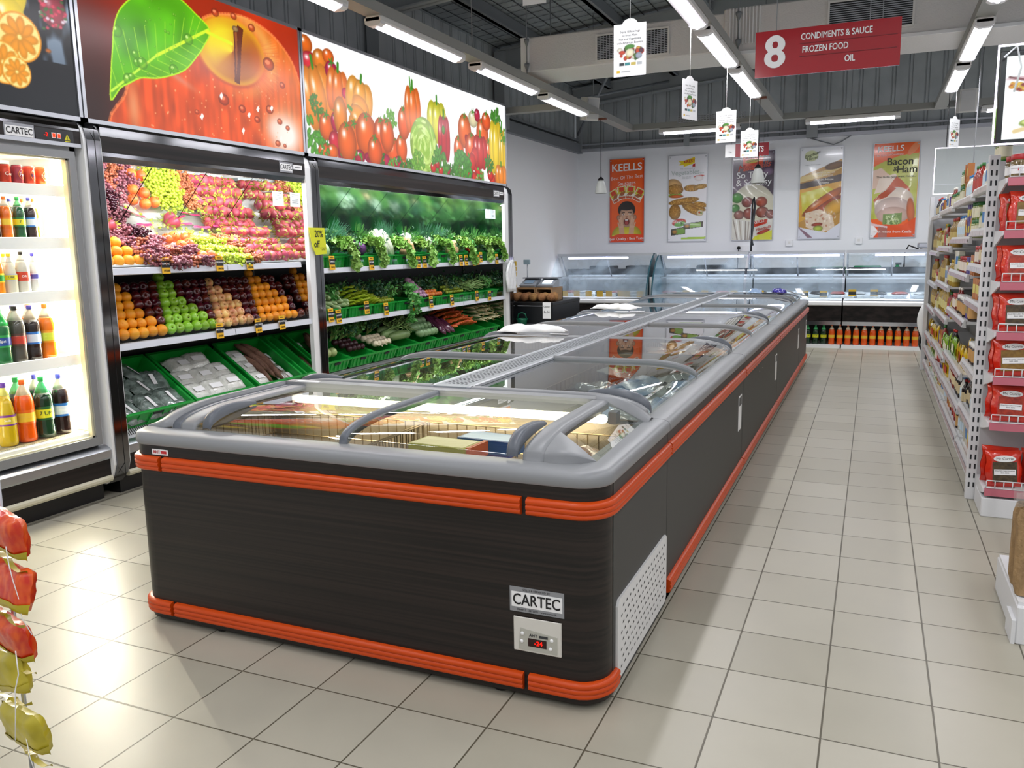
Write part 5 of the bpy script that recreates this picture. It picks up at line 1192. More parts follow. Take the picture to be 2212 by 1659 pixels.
GW = leafy(14, lf_dark, 80, .24, .11, .016)
for k, y in enumerate(np.arange(6.58, 10.25, .135)):     # back rows of leaf bunches standing against the steamed mirror
    y = float(y); q = k % 7
    me = (LB[1], BLD[0], LB[0], BLD[0], LB[1], BLD[1], LB[2])[q] if y < 9.3 else (LB[0], LB[2], BLD[1])[k % 3]
    if 6.9 < y < 7.2: me = GW
    nm = 'spring_onion_bunch' if me in BLD else 'herb_bunch'
    inst(me, nm, (-4.90+jit(.03), y, 1.60), (jit(.25), .45+jit(.15), jit(1)), 1.05, ('tall thin-leaved onion bunch ' if me in BLD else 'leafy herb bunch ')+'standing at the back of the upper vegetable shelf', 'herbs', 'onion bunches at the back of the upper shelf' if me in BLD else 'herb bunches at the back of the upper shelf')
    if k % 2: inst(LB[k % 3], 'herb_bunch', (-4.81, y+.05, 1.585), (jit(.3), .7, jit(1)), .8, 'short herb bunch in front of the tall ones, upper vegetable shelf', 'herbs', 'short herb bunches on the upper shelf')
# middle shelf
for k in range(16): inst(COU, 'courgette', (-4.70-.035*(k//4)+jit(.01), 6.48+.09*(k % 4)+jit(.02), 1.10+.035*(k//4)), (jit(.2), 0, PI/2+jit(.5)), .9, 'pale green courgette at the left of the middle vegetable shelf', 'courgette', 'courgettes on the middle vegetable shelf')
mb = MB(); mb.tube([(.06,0,-.01),(.03,.004,.0),(0,0,.004),(-.05,.0,.0),(-.062,0,.002)], [.002,.009,.012,.013,.004], 7); CHI = mb.mesh('yellow_green_pepper', mat('banana_pepper_skin', '#9fb52a', .25, vary=.12))
for k in range(60):
    r = k//12; inst(CHI, 'banana_pepper', (-4.69-.045*r+jit(.01), 6.90+.038*(k % 12)+jit(.012), 1.10+.03*r+.03*math.sin((k % 12)/11*PI)+jit(.006)), (jit(.3), -.4+jit(.2), jit(.45)), 1.15, 'yellow green pepper in the heap right of the courgettes', 'pepper', 'yellow green peppers on the middle shelf')
LIM = vegball('lime', '#8f9e2c', .024,.024,.024, vary=.2, rough=.3); 
for k in range(16): inst(LIM, 'lime', (-4.70-.045*(k//6), 7.42+.05*(k % 6), 1.10+.03*(k//6)), (0,0,0), 1., 'small yellow green lime in front of the dark greens, middle shelf', 'lime', 'limes on the middle vegetable shelf')
SHA = MB().lathe([(.001,-.03),(.018,-.024),(.026,-.005),(.024,.012),(.012,.028),(.002,.042)], 9).mesh('purple_brinjal', mat('violet_white_skin', '#b58aa6', .25, vary=.18, coat=.3))
for r in range(6):
    for c in range(7-r): inst(SHA, 'round_brinjal', (-4.68-.03*r+jit(.006), 8.08+.024*r+c*.047, 1.11+.036*r), (jit(.5), 1.7+jit(.3), jit(.4)), 1.05, 'small violet round brinjal in the pyramid behind the hanging mint', 'brinjal', 'violet brinjals on the middle shelf')
mb = MB(); g = random.Random(5)
for k in range(230):
    t = g.random(); c = Vector((.02+.10*t*(1-t)*2+g.uniform(-.04,.03), g.uniform(-.10,.10)*(1-.6*t), .10-.34*t)); s = g.uniform(.014,.026); rot = Euler((g.uniform(-1,1), g.uniform(.3,1.8), g.uniform(-2,2))).to_matrix()
    mb.add([c+rot @ Vector(v) for v in ((0,-s,0),(s*.5,-.3*s,0),(s*.5,.4*s,0),(0,1.2*s,-.004),(-s*.5,.4*s,0),(-s*.5,-.3*s,0))], [(0,1,2,5),(5,2,4),(4,2,3)])
MIN = mb.mesh('mint_bunch', leafmat('mint_leaf', '#3f8a3c', '#5aa64e'), fix=False)
inst(MIN, 'mint_bunch', (-4.64, 7.90, 1.14), (0,0,0), 1.25, 'big bunch of green mint hanging down over the middle shelf rail', 'herbs')
OTM = vegball('orange_tomato', '#d4762a', .030,.030,.026, rough=.25, vary=.15)
for k in range(11): inst(OTM, 'orange_tomato', (-4.69-.05*(k//6), 8.42+.062*(k % 6), 1.11+.03*(k//6)), (0,0,0), 1., 'orange tomato in front of the dark greens on the middle shelf', 'tomato', 'orange tomatoes on the middle shelf')
for k in range(30): inst(LIM, 'gooseberry', (-4.70-.04*(k//10), 8.92+.045*(k % 10), 1.11+.03*(k//10)), (0,0,0), .75, 'tiny green fruit in the heap right of the orange tomatoes', 'lime', 'tiny green fruit on the middle shelf')
mb = MB(); mb.tube([(-.13,0,0),(-.04,.012,.004),(.05,-.006,.004),(.13,.008,0)], .0045, 5); BEA = mb.mesh('long_bean', mat('bean_skin', '#7a9a55', .4, vary=.2))
for k in range(60): inst(BEA, 'long_bean', (-4.74+jit(.07), 9.60+jit(.26), 1.13+.0012*k+jit(.01)), (jit(.3), jit(.5), PI/2*.6+jit(1.1)), 1., 'thin green bean in the heap far along the middle shelf', 'bean', 'green beans on the middle shelf')
for k, y in enumerate(np.arange(6.58, 10.25, .15)):
    inst((LB[1], GW, LB[1], LB[0])[k % 4] if not 6.42 < y < 6.8 else LB[0], 'herb_bunch', (-4.93+jit(.03), float(y), 1.07), (jit(.4), .35+jit(.2), jit(1)), 1.05, 'dark leafy bunch at the back of the middle vegetable shelf', 'herbs', 'dark bunches at the back of the middle shelf')
for k, y in enumerate((6.50,6.60,7.55,7.68,8.8,9.0,9.95,10.1,10.25)): inst(LB[(k*2) % 3], 'herb_bunch', (-4.80, y, 1.10), (jit(.4), .8, jit(1)), .9, 'leafy bunch near the front of the middle vegetable shelf', 'herbs', 'front bunches of the middle shelf')
# bottom deck
def bt(u, y, h=.0): return (-4.70-.42*u, y, .66+.14*u+h)
POM = vegball('pale_gourd', '#a8b878', .048,.048,.045, vary=.08)
for k in range(6): inst(POM, 'pale_gourd', bt(.05+.25*(k//2), 6.49+.09*(k % 2)), (0,0,0), 1., 'round pale green fruit at the left end of the bottom vegetable deck', 'gourd', 'pale round gourds on the bottom deck')
BET = vegball('beetroot', '#3a1a20', .034,.034,.034, vary=.2)
for k in range(12): inst(BET, 'beetroot', bt(.05+.2*(k//4), 6.86+.075*(k % 4)), (0,0,0), 1., 'dark beetroot right of the pale gourds, bottom deck', 'beetroot', 'beetroots on the bottom deck')
TUR = MB().lathe([(.001,-.06),(.006,-.04),(.03,-.015),(.036,.01),(.026,.032),(.008,.04),(.006,.07)], 10).mesh('turnip', mat('turnip_skin', '#d9cdb0', .35, vary=.1))
for k in range(16): inst(TUR, 'turnip', bt(.02+.16*(k//5), 7.30+.065*(k % 5), .01), (jit(.4), 1.9+jit(.3), jit(.3)), 1., 'cream turnip with roots to the front, bottom deck', 'turnip', 'turnips on the bottom deck')
mb = MB(); mb.tube([(0,-.19,0),(0,-.16,.0),(0,0,.01),(.0,.15,.005),(0,.2,0)], [.01,.045,.055,.045,.01], 12); MAR = mb.mesh('long_gourd', mat('long_gourd_skin', '#5f7d48', .4, vary=.1, noise=('#88a468', 20, 2, (1,.2,1))))
for k, (u, y) in enumerate(((.05,7.82),(.25,7.76),(.45,7.84))): inst(MAR, 'long_gourd', bt(u, y, .03), (0,0,jit(.15)), .95, 'long striped green gourd under the beans, bottom deck', 'gourd', 'long gourds on the bottom deck')
for k in range(34): x, y, z = bt(.25+jit(.2), 7.95+jit(.22), .09+.001*k); inst(BEA, 'long_bean', (x, y, z), (jit(.6), jit(.9), jit(1.5)), 1.15, 'pale curling bean on top of the long gourds', 'bean', 'curly beans on the bottom deck')
CHY = MB().lathe([(.001,-.07),(.022,-.062),(.045,-.03),(.046,.01),(.03,.05),(.012,.075),(.001,.08)], 10).mesh('chayote', mat('chayote_skin', '#86a878', .3, vary=.1))
for k in range(16): x, y, z = bt(.02+.2*(k//5), 8.25+.085*(k % 5), .02+.03*(k//5)); inst(CHY, 'chayote', (x, y, z), (1.4+jit(.3), jit(.5), jit(.6)), 1., 'pale green chayote in the heap right of the beans', 'chayote', 'chayotes on the bottom deck')
PEG = MB().tube([(0,0,-.13),(0,0,-.09),(0,.005,0),(0,0,.09),(0,0,.12)], [.008,.026,.030,.024,.01], 10).mesh('purple_eggplant', mat('long_purple_skin', '#5b2a42', .2, vary=.15, coat=.3))
for k in range(9): x, y, z = bt(.05+.22*(k//5), 8.70+.06*(k % 5), .05+.02*(k//5)); inst(PEG, 'long_eggplant', (x, y, z), (jit(.2), -.9+jit(.2), jit(.2)), 1., 'long purple eggplant left of the carrots', 'eggplant', 'long purple eggplants on the bottom deck')
CAR = MB().tube([(.065,0,0),(.055,0,0),(.0,0,0),(-.055,0,0),(-.065,0,0)], [.004,.011,.016,.019,.008], 8).mesh('carrot', mat('carrot_skin', '#d2602a', .45, vary=.15))
for k in range(78):
    r = k//13; x, y, z = bt(.02+.17*r, 9.0+.052*(k % 13)+.02*(r % 2), .02+.028*math.sin((k % 13)/12*PI)+.028*r*.6); inst(CAR, 'carrot', (x, y, z), (jit(.3), -.25+jit(.25), jit(.6)), 1.1, 'orange carrot in the wide heap on the bottom vegetable deck', 'carrot', 'carrots on the bottom deck')
mb = MB(); mb.tube([(.12,0,0),(.08,0,.004),(-.02,0,.0)], [.004,.012,.010], 7)
for a in (-.3,-.1,.12,.3): mb.tube([(-.02,0,0),(-.12,.12*a,.01),(-.25,.3*a,.03)], [.009,.008,.003], 4, mi=1)
for q in range(7): mb.tube([(.12,0,0),(.15,.02*math.sin(q*2),.015*math.cos(q*3))], .0012, 3, mi=2)
LEE = mb.mesh('leek', [mat('leek_white', '#cfc9a0', .4), lf_mid, mat('leek_root', '#b09a68', .8)])
for k in range(36):
    r = k//9; x, y, z = bt(.12+.12*r, 9.78+.06*(k % 9), .03+.035*r); inst(LEE, 'leek', (x, y, z), (jit(.2), jit(.15), jit(.25)), 1.1, 'leek with root end to the front at the right end of the bottom deck', 'leek', 'leeks on the bottom deck')
for k, y in enumerate(np.arange(6.58, 9.1, .15)): inst((LB[1], GW, LB[0])[k % 3], 'herb_bunch', bt(.8, float(y), .02), (jit(.4), .5+jit(.2), jit(1)), 1.05, 'dark leafy bunch at the back of the bottom vegetable deck', 'herbs', 'dark bunches at the back of the bottom deck')
for k, y in enumerate((6.75,6.9,7.05,7.22,7.4)): inst(LB[k % 3], 'herb_bunch', bt(.4, y, .03), (jit(.4), .6, jit(1)), .85, 'leafy tops lying between the gourds and turnips', 'herbs', 'leafy tops on the bottom deck')
# ---------------------------------------------------------------- backlit pictures above the coolers
pic_lit = picmat('backlit_print', 1.05, .3, .3)
def lightbox(name, lab, y0, y1, cv):
    t = thing(name, lab, 'lightbox', (-4.75, (y0+y1)/2, 2.45))
    MB().box(-4.86, -4.615, y0+.004, y1-.004, 2.455, 3.505).build('box_body', darkgrey, t)
    mb = MB(); w = .026
    mb.box(-4.64, -4.60, y0+.003, y1-.003, 2.45, 2.45+w); mb.box(-4.64, -4.60, y0+.003, y1-.003, 3.51-w, 3.51); mb.box(-4.64, -4.60, y0+.003, y0+w, 2.45, 3.51); mb.box(-4.64, -4.60, y1-w, y1-.003, 2.45, 3.51)
    mb.build('frame', alu, t)
    link('picture', cv.mesh('picture', YF(y0+w, 2.45+w, -4.608), pic_lit), t)
H_ = 1.008
def toM(pts, y0=0): return [(x*1.06-.026, y*1.06-.026) for x, y in pts]
# apple with a leaf
w_ = 2.25-.052; cv = Canvas(w_, H_, 440, 204, '#c8330c')
n1 = cv.noise(3, 3, 1)
cv.c[:] = cv.rgb('#cf3408')*(.75+.25*n1[...,None]); d = np.exp(-(((cv.X-.05)/.42)**2+((cv.Y-.0)/.75)**2))[...,None]; cv.c = cv.c*(1-.78*d)
A = toM([(0.32,-.05),(0.33,0.22),(0.42,0.36),(0.55,0.48),(0.78,0.62),(0.95,0.76),(1.1,.85),(1.25,0.9),(1.45,.93),(1.65,0.91),(1.85,0.84),(2.04,0.68),(2.13,0.41),(2.14,-.05)])
A = cv.smooth(A); m_ = cv.mask(A)[...,None]; ns = (cv.noise(30, 6, 2)*.6+cv.noise(12, 12, 3)*.4)
g = (np.array([.93,.33,.09])*(.72+.42*ns[...,None])); g2 = np.clip((cv.X-1.0)/1.2,0,1)[...,None]*np.clip(cv.Y/.9,0,1)[...,None]; g = g*(1-g2*.55)+np.array([.97,.66,.22])*g2*.55
cv.c = cv.c*(1-m_)+g*m_
for i in range(len(A)-1): cv.line(A[i], A[i+1], .012, '#ff8a4a', .55)
def glow(cx, cy, rx, ry, col, a, rot=0):
    x, y = cv.loc(cx, cy, rot); cv.put(np.exp(-((x/rx)**2+(y/ry)**2))*a, cv.rgb(col))
x_, y_ = cv.loc(1.38, .67, 0); r_ = np.sqrt((x_/.38)**2+(y_/.25)**2); an = np.arctan2(y_/.25, x_/.38)
cv.put(np.exp(-((r_-1.18)/.22)**2)*(.35+.4*np.cos(an-.5))*m_[...,0], cv.rgb('#f9b458')); cv.put(np.clip((1.05-r_)*9, 0, 1)*.96, cv.rgb('#e9ac1c'))
cv.put(np.clip((.98-r_)*5, 0, 1)*np.clip(.55+.6*np.cos(an+.55), 0, 1)*np.clip(1.25-.5*r_,0,1), cv.rgb('#a8560e')); cv.put(np.clip((.95-r_)*3, 0, 1)*np.clip(np.cos(an-2.5), 0, 1), cv.rgb('#f4e224'))
cv.put(np.exp(-((r_-1.0)/.05)**2)*np.clip(-np.sin(an), 0, 1)*.7, cv.rgb('#b8380c'))
for k in range(90):
    q = random.uniform(-.9, 2.6); p0 = (1.38+.38*math.cos(q), .67+.25*math.sin(q)); p1 = (1.38+.38*1.5*math.cos(q), .67+.25*1.6*math.sin(q))
    if p1[1] < .88: cv.line(p0, p1, .0025, random.choice(('#fbc070','#d8501c','#f6a04a')), .35)
glow(1.72, .52, .10, .26, '#e0581c', .5, .3); glow(1.98, .12, .20, .17, '#fff2e8', 1.2); glow(1.84, .16, .10, .09, '#ffe6d8', .8); glow(.38, .12, .05, .16, '#e8a070', .75); glow(.80, .38, .16, .025, '#e09080', .7, -.35)
for k in range(150):
    cx, cy = random.uniform(.4, 2.1), random.uniform(.0, .75)
    if (cx-1.36)**2/.14+(cy-.66)**2/.07 < 1: continue
    cv.ell(cx, cy, *(2*[random.uniform(.003,.008)]), '#f7b07c', shade=0, a=.8)
for cx, cy, r in ((1.22,.92,.035),(1.42,.94,.03),(1.05,.84,.03),(1.62,.90,.035),(1.80,.66,.06),(1.78,.30,.04),(1.25,.30,.05),(1.45,.26,.035),(.96,.17,.02),(1.62,.20,.03),(1.96,.52,.03),(1.9,.22,.03),(2.0,.18,.025),(1.86,.04,.03),(1.95,.03,.02)):
    cv.ell(cx, cy, r*1.15, r*.85, '#c9401a', shade=.5, a=.75); cv.ell(cx-r*.2, cy+r*.2, r*.5, r*.3, '#ff9a6a', shade=0, a=.8)
for cx, cy in ((1.22,.32),(1.52,.22),(1.63,.28),(1.0,.14),(1.44,.09),(1.80,.31),(1.9,.08),(1.02,.66+.0)): cv.poly([(cx-.015,cy),(cx+.01,cy+.03),(cx+.025,cy+.01),(cx+.005,cy-.025)], '#fff2ea')
cv.poly(toM([(1.35,0.80),(1.40,0.86),(1.46,.84),(1.425,.70),(1.385,0.44),(1.33,0.45),(1.345,.62)]), '#6a2c10'); cv.poly(toM([(1.365,0.80),(1.39,.82),(1.375,0.6),(1.355,.5)]), '#9a5222'); cv.ell(1.43, .85, .035, .022, '#b08858', shade=.5)
LF = toM([(0.21,0.16),(0.235,0.35),(0.26,.48),(0.28,0.59),(.33,.70),(0.42,0.79),(.52,.86),(.62,.91),(0.75,0.93),(0.88,0.89),(0.97,0.845),(1.11,0.76),(1.04,.64),(0.96,0.55),(0.85,0.45),(.72,.39),(0.59,0.35),(0.46,.33),(0.36,0.28),(0.29,0.24),(.25,.20)])
LF = cv.smooth(LF[:-1], 4); lm = cv.mask(LF); nl = cv.noise(8, 8, 5); gl = np.array([.36,.72,.05])*(.75+.4*nl[...,None]); e_ = np.clip(((cv.X-.2)*.62+.2-cv.Y)*3+.5, 0, 1)[...,None]; gl = gl*(1-.35*e_)+np.array([.55,.85,.12])*.35*e_
cv.c = cv.c*(1-lm[...,None])+gl*lm[...,None]
keep = cv.c.copy()
cv.line((.21,.20),(.62,.50),.008,'#c8f040'); cv.line((.62,.50),(1.14,.78),.011,'#d8f428')
for k in range(11):
    t = k/11; p = (.26+.80*t, .24+.50*t); cv.line(p, (p[0]-.10+.02*k, p[1]+.30-.012*k), .0025, '#a8e030'); cv.line(p, (p[0]+.22, p[1]-.02-.004*k), .0025, '#a8e030')
for k in range(70): r = random.choice((.006,.008,.012,.03,.045)); cx, cy = random.uniform(.25,1.0), random.uniform(.25,.9); cv.ell(cx, cy, r, r*.9, '#66b818', shade=.35, a=.7); cv.ell(cx-r*.3, cy+r*.3, r*.3, r*.25, '#e0ff9a', shade=0, a=.8)
cv.c = cv.c*lm[...,None]+keep*(1-lm[...,None])
for i in range(len(LF)): cv.line(LF[i], LF[(i+1) % len(LF)], .005, '#b8ec18')
cv.line((1.12,.76),(1.38,.73),.013,'#e8f020')
lightbox('apple_lightbox', 'backlit picture of a huge wet red apple with a green leaf', 3.93, 6.18, cv)
# vegetable row
w_ = 4.39-.052; cv = Canvas(w_, H_, 620, 146, '#fdfdfd')
def pepper(cx, cy, rx, ry, c, rot=0, stem=True):
    rx *= 1.12; ry *= 1.15; cv.ell(cx, cy, rx, ry*.98, c, rot, .5)
    for dx in (-.52, .52, 0): cv.ell(cx+dx*rx*math.cos(rot), cy+dx*rx*math.sin(rot), rx*.52, ry, c, rot, .22, .9)
    if stem: cv.line((cx-ry*.9*math.sin(rot), cy+ry*.9*math.cos(rot)), (cx-ry*1.25*math.sin(rot), cy+ry*1.25*math.cos(rot)), .018, '#3f8a22')
def tomato(cx, cy, rx, ry, c='#e8591a', st=True):
    rx *= 1.1; ry *= 1.12; c = {'#e8591a':'#f2691a','#e8521a':'#f2651c','#e84e18':'#f05c1a','#e8501a':'#f2641c'}.get(c, c); cv.ell(cx, cy, rx, ry, c, 0, .32, 1.)
    if st:
        for k in range(5): cv.line((cx, cy+ry*.85), (cx+.04*math.cos(k*1.25), cy+ry*.85+.04*math.sin(k*1.25)), .007, '#3a8a2a')
def leafb(cx, cy, R, c='#5fae2c', n=26):
    for k in range(n): a = random.uniform(0,6.28); t = random.random()**.5*R; cv.ell(cx+t*math.cos(a), cy+t*math.sin(a), R*.3, R*.16, c, random.uniform(0,3), .3)
for a in ((.05,.92,.09,.07,'#e86a14'),(.10,.78,.12,.08,'#e02a3a'),(.25,.82,.10,.09,'#f28420'),(.33,.68,.10,.09,'#d81f4a'),(.38,.88,.08,.06,'#e8591a')): tomato(*a[:4], a[4], False)
pepper(.20,.50,.20,.24,'#f7901f',.25); tomato(.42,.76,.09,.08,'#c8184a'); pepper(.50,.60,.15,.17,'#f57a1c',-.1); cv.ell(.62,.60,.05,.05,'#d81f4a'); leafb(.16,.42,.09,'#4a8a24'); leafb(.14,.16,.16,'#57a82c')
pepper(.86,.58,.20,.16,'#f9a424',-.2); pepper(.84,.42,.17,.13,'#f79a20',1.2); tomato(.30,.26,.10,.11,'#e8591a'); tomato(.45,.32,.07,.08,'#c8184a'); tomato(.53,.38,.10,.16,'#f08a22',False)
cv.ell(.42,.14,.09,.10,'#d8243a',hl=.6); tomato(.30,.05,.08,.06,'#d83018'); tomato(.74,.18,.17,.17,'#ef6a1c'); tomato(.96,.26,.17,.19,'#e8591a'); tomato(1.22,.26,.13,.18,'#ec5a1a'); leafb(1.40,.44,.12,'#6ab030'); tomato(1.46,.13,.13,.15,'#e84e18'); cv.ell(1.30,.05,.08,.06,'#c01a50'); cv.ell(1.0,.05,.10,.05,'#c01a50')
tomato(1.62,.20,.10,.13,'#e8521a'); tomato(1.68,.46,.11,.15,'#ee6018'); [tomato(random.uniform(.1,4.3), random.uniform(.0,.06), .08, .06, random.choice(('#d8321c','#c01a40','#ef6a1c')), False) for k in range(34)]; [leafb(random.uniform(.1,4.3), random.uniform(.0,.05), .09, random.choice(('#5a9c34','#6ab040','#3f7a28')), 14) for k in range(22)]; tomato(.62,.16,.14,.16,'#f2691a'); tomato(1.10,.12,.12,.13,'#ef6018'); tomato(1.34,.30,.12,.15,'#f2651c'); pepper(1.88,.62,.15,.21,'#f5741c'); cv.line((1.85,.80),(1.83,.95),.012,'#4a9a2a')
pepper(2.42,.56,.20,.20,'#d9d41c'); pepper(2.58,.40,.13,.22,'#c01a24'); cv.ell(2.57,.50,.04,.05,'#5a8a20'); cv.ell(2.10,.28,.30,.30,'#a8cc50',0,.25)
for k in range(90): a = random.uniform(0,6.28); t = random.random()**.5; cv.ell(2.10+.28*t*math.cos(a), .28+.28*t*math.sin(a), .07, .018, random.choice(('#c8e47a','#8fbc3c','#dcf0a0')), a+1.4, 0, a=.8)
leafb(1.95,.06,.14,'#7ab83a',40); leafb(2.45,.09,.20,'#5a9c34',50); tomato(2.30,.06,.06,.05,'#d8281c'); tomato(2.48,.04,.05,.045,'#d8281c'); tomato(2.40,.10,.045,.04,'#c81c28')
tomato(2.95,.30,.12,.16,'#e8501a'); tomato(3.12,.55,.16,.18,'#ee6a1a'); tomato(3.36,.72,.12,.09,'#e8dcae'); cv.ell(3.48,.78,.08,.08,'#c01a40',hl=.6); tomato(3.62,.56,.16,.18,'#ee641a'); tomato(3.74,.74,.12,.10,'#ec5a1c')
for k in range(5): cv.ell(3.25+.05*k, .40-.07*k, .16, .07, '#d8241c', -.7, .4, .6)
tomato(3.30,.34,.16,.19,'#ee5a1c'); tomato(3.80,.34,.13,.17,'#f06a1c'); pepper(3.55,.34,.18,.18,'#cc2218'); pepper(3.30,.20,.2,.09,'#d02a1c',.8); leafb(3.05,.10,.22,'#4f9a30',50); leafb(4.05,.78,.16,'#4a9030',40); pepper(4.02,.44,.17,.30,'#f4d21a'); pepper(4.22,.36,.10,.3,'#e8c018'); leafb(3.80,.22,.12,'#4a8a28',30); pepper(4.18,.10,.16,.12,'#f08a24'); tomato(3.84,.08,.08,.06,'#d8281c'); leafb(4.28,.62,.10,'#58a030',20); leafb(3.5,.05,.12,'#6ab040',20)
lightbox('vegetable_lightbox', 'long backlit picture of tomatoes, peppers and a cabbage on white', 6.185, 10.575, cv)
# citrus on black
w_ = 2.02-.052; cv = Canvas(w_, H_, 300, 154, '#08090c')
wsp = cv.noise(26, 10, 8)*cv.noise(7, 3, 9); cv.put(np.clip((wsp-.30)*3,0,.8)*(cv.Y > .3), cv.rgb('#9fb4cc')); cv.put(np.clip(1-cv.Y/.5,0,1)*.5, cv.rgb('#0c1a24'))
for cx, cy, r in ((1.30,.60,.26),(1.52,.68,.22),(1.40,.80,.18),(1.56,.48,.14),(1.2,.32,.16)): cv.ell(cx, cy, r*.8, r, '#f4d41c', 0, .15, .8)
def slice_(cx, cy, r):
    cv.ell(cx, cy, r, r, '#e8940e', shade=0); cv.ell(cx, cy, r*.92, r*.92, '#fbe48a', shade=0)
    for k in range(9): a = k*.698; cv.ell(cx+r*.48*math.cos(a), cy+r*.48*math.sin(a), r*.38, r*.2, '#f29a10', a, .15)
    cv.ell(cx, cy, r*.08, r*.08, '#fbe48a', shade=0)
for a in ((1.38,.46,.15),(1.62,.40,.14),(1.30,.24,.15),(1.50,.24,.12),(1.58,.20,.09),(1.15,.1,.12)): slice_(*a)
cv.ell(1.80,.36,.02,.012,'#c06a20'); cv.ell(1.86,.60,.09,.10,'#a02a3c',hl=.4)
for k in range(60): cv.ell(1.86+random.uniform(-.09,.09), .62+random.uniform(-.14,.14), .012,.009,random.choice(('#d8405a','#e8e0ea','#3a6a2a')),shade=0,a=.9)
lightbox('citrus_lightbox', 'backlit picture of orange slices on black at the left edge', 1.90, 3.925, cv)

# ---------------------------------------------------------------- posters on the back wall
pic_gloss = picmat('glossy_print', 0, .16, .6, .25)
PZ0, PZ1 = 1.70, 3.235; PH = PZ1-PZ0
def poster(lab, x0, x1, cv, wob=0):
    t = thing('poster', lab, 'poster', ((x0+x1)/2, WY-.03, PZ0))
    mb = MB(); mb.box(x0-.012, x1+.012, WY-.03, WY-.012, PZ0-.012, PZ1+.012); mb.build('mounting_board', alu, t)
    me = cv.mesh('print', frame((x0, WY-.036, PZ0), (1,0,0), (0,0,1)), pic_gloss)
    if wob:
        for v in me.vertices: v.co.y -= wob*.0034*(1+math.sin(v.co.x*13+v.co.z*4)*math.sin(v.co.z*9))*max(0,(2.9-v.co.z))
    link('print', me, t)
    for x, z in ((x0+.02,PZ1-.03),(x1-.02,PZ1-.03),(x0+.02,PZ0+.03),(x1-.02,PZ0+.03)): MB().ball((x, WY-.038, z), (.012,.006,.012), 8, 5).build('fixing', alu, t)
    return t
def T(t, s, x, z, size, col, **k): return text(s, size, mat('ink_'+col.strip('#'), col, .5), frame((x, WY-.0395-k.pop('d',.0)-.006, z), (1, 0, k.pop('sl',.0)), (-k.get('sl_',0), 0, 1)), t, **{a: b for a, b in k.items() if a != 'sl_'})
XS = [(-4.655,-3.995),(-3.53,-2.84),(-2.375,-1.675),(-1.235,-.565),(-.075,.605)]
nx_, ny_ = 100, 228
# 1 orange sausages poster with a shouting boy
w = .66; cv = Canvas(w, PH, nx_, ny_, '#f6621c'); cv.put(np.clip(1-cv.X/.05,0,1)*.5+np.clip((cv.X-w+.05)/.05,0,1)*.5, cv.rgb('#c02c0c'))
for cx, cy, r in ((.10,.86,.5),(.24,.92,.15),(.40,.92,-.12),(.56,.87,-.5)):
    ca, sa = math.cos(r), math.sin(r); R = lambda u, v: (cx+u*ca-v*sa, cy+u*sa+v*ca)
    cv.poly([R(-.085,-.12),R(.085,-.12),R(.085,.12),R(-.085,.12)], '#f3ecd8'); cv.poly([R(-.075,-.02),R(.075,-.02),R(.075,.11),R(-.075,.11)], '#dcd04a'); cv.poly([R(-.05,.02),R(.05,.02),R(.05,.10),R(-.05,.10)], '#d8401c'); cv.poly([R(-.075,-.11),R(.075,-.11),R(.075,-.07),R(-.075,-.07)], '#c8542c')
    for k in range(3): p = R(-.03+.03*k, -.02); cv.ell(*p, .05, .012, '#c0602c', r+.9)
cv.ell(.33,.12,.29,.22,'#e4d23a',0,.3); cv.poly([(.05,-.01),(.61,-.01),(.61,.14),(.05,.14)], '#e4d23a')
cv.ell(.33,.60,.165,.16,'#251a16',0,.2); cv.ell(.33,.47,.145,.19,'#d9a98a',0,.25); cv.ell(.33,.66,.14,.07,'#251a16',0,0)
cv.ell(.17,.46,.03,.05,'#c98f70'); cv.ell(.49,.46,.03,.05,'#c98f70'); cv.line((.24,.545),(.29,.555),.007,'#2a1c16'); cv.line((.36,.555),(.42,.545),.007,'#2a1c16')
for x in (.268,.392): cv.ell(x,.515,.022,.009,'#f0e6dc',shade=0); cv.ell(x,.515,.008,.008,'#1c1210',shade=0)
cv.ell(.33,.47,.022,.018,'#c88d6c'); cv.ell(.33,.38,.055,.065,'#6a1c1a',0,0); cv.ell(.33,.36,.035,.035,'#b04a48',0,0); cv.poly([(.295,.42),(.365,.42),(.355,.405),(.305,.405)], '#f4efe8')
for s in (-1, 1):
    cv.poly([(.33+s*.03,.02),(.33+s*.13,.02),(.33+s*.15,.30),(.33+s*.055,.32)], '#d9ab8c')
    for k in range(4): cv.line((.33+s*(.075+.022*k),.28), (.33+s*(.10+.022*k),.47-.012*k*k), .012, '#e0b496'); cv.line((.33+s*(.087+.022*k),.30), (.33+s*(.112+.022*k),.46-.012*k*k), .0022, '#a8775c')
cv.poly([(0,0),(w,0),(w,.13),(.5,.15),(.33,.155),(.16,.15),(0,.10)], '#e8461a')
t = poster('orange sausage poster with a shouting boy holding his face', *XS[0], cv); x0 = XS[0][0]
T(t,'KEELLS',x0+.33,3.075,.19,'#fbf6f2',bold=.03,sx=1.0,sl=.02); T(t,'Best Of The Best',x0+.33,2.895,.088,'#fbe8dc',sl=.06); T(t,'Sausages',x0+.33,2.79,.10,'#fbe8dc',sl=.06); T(t,'Best Quality - Best Taste',x0+.33,1.765,.066,'#fbf0e6',bold=.01,sl=.02)
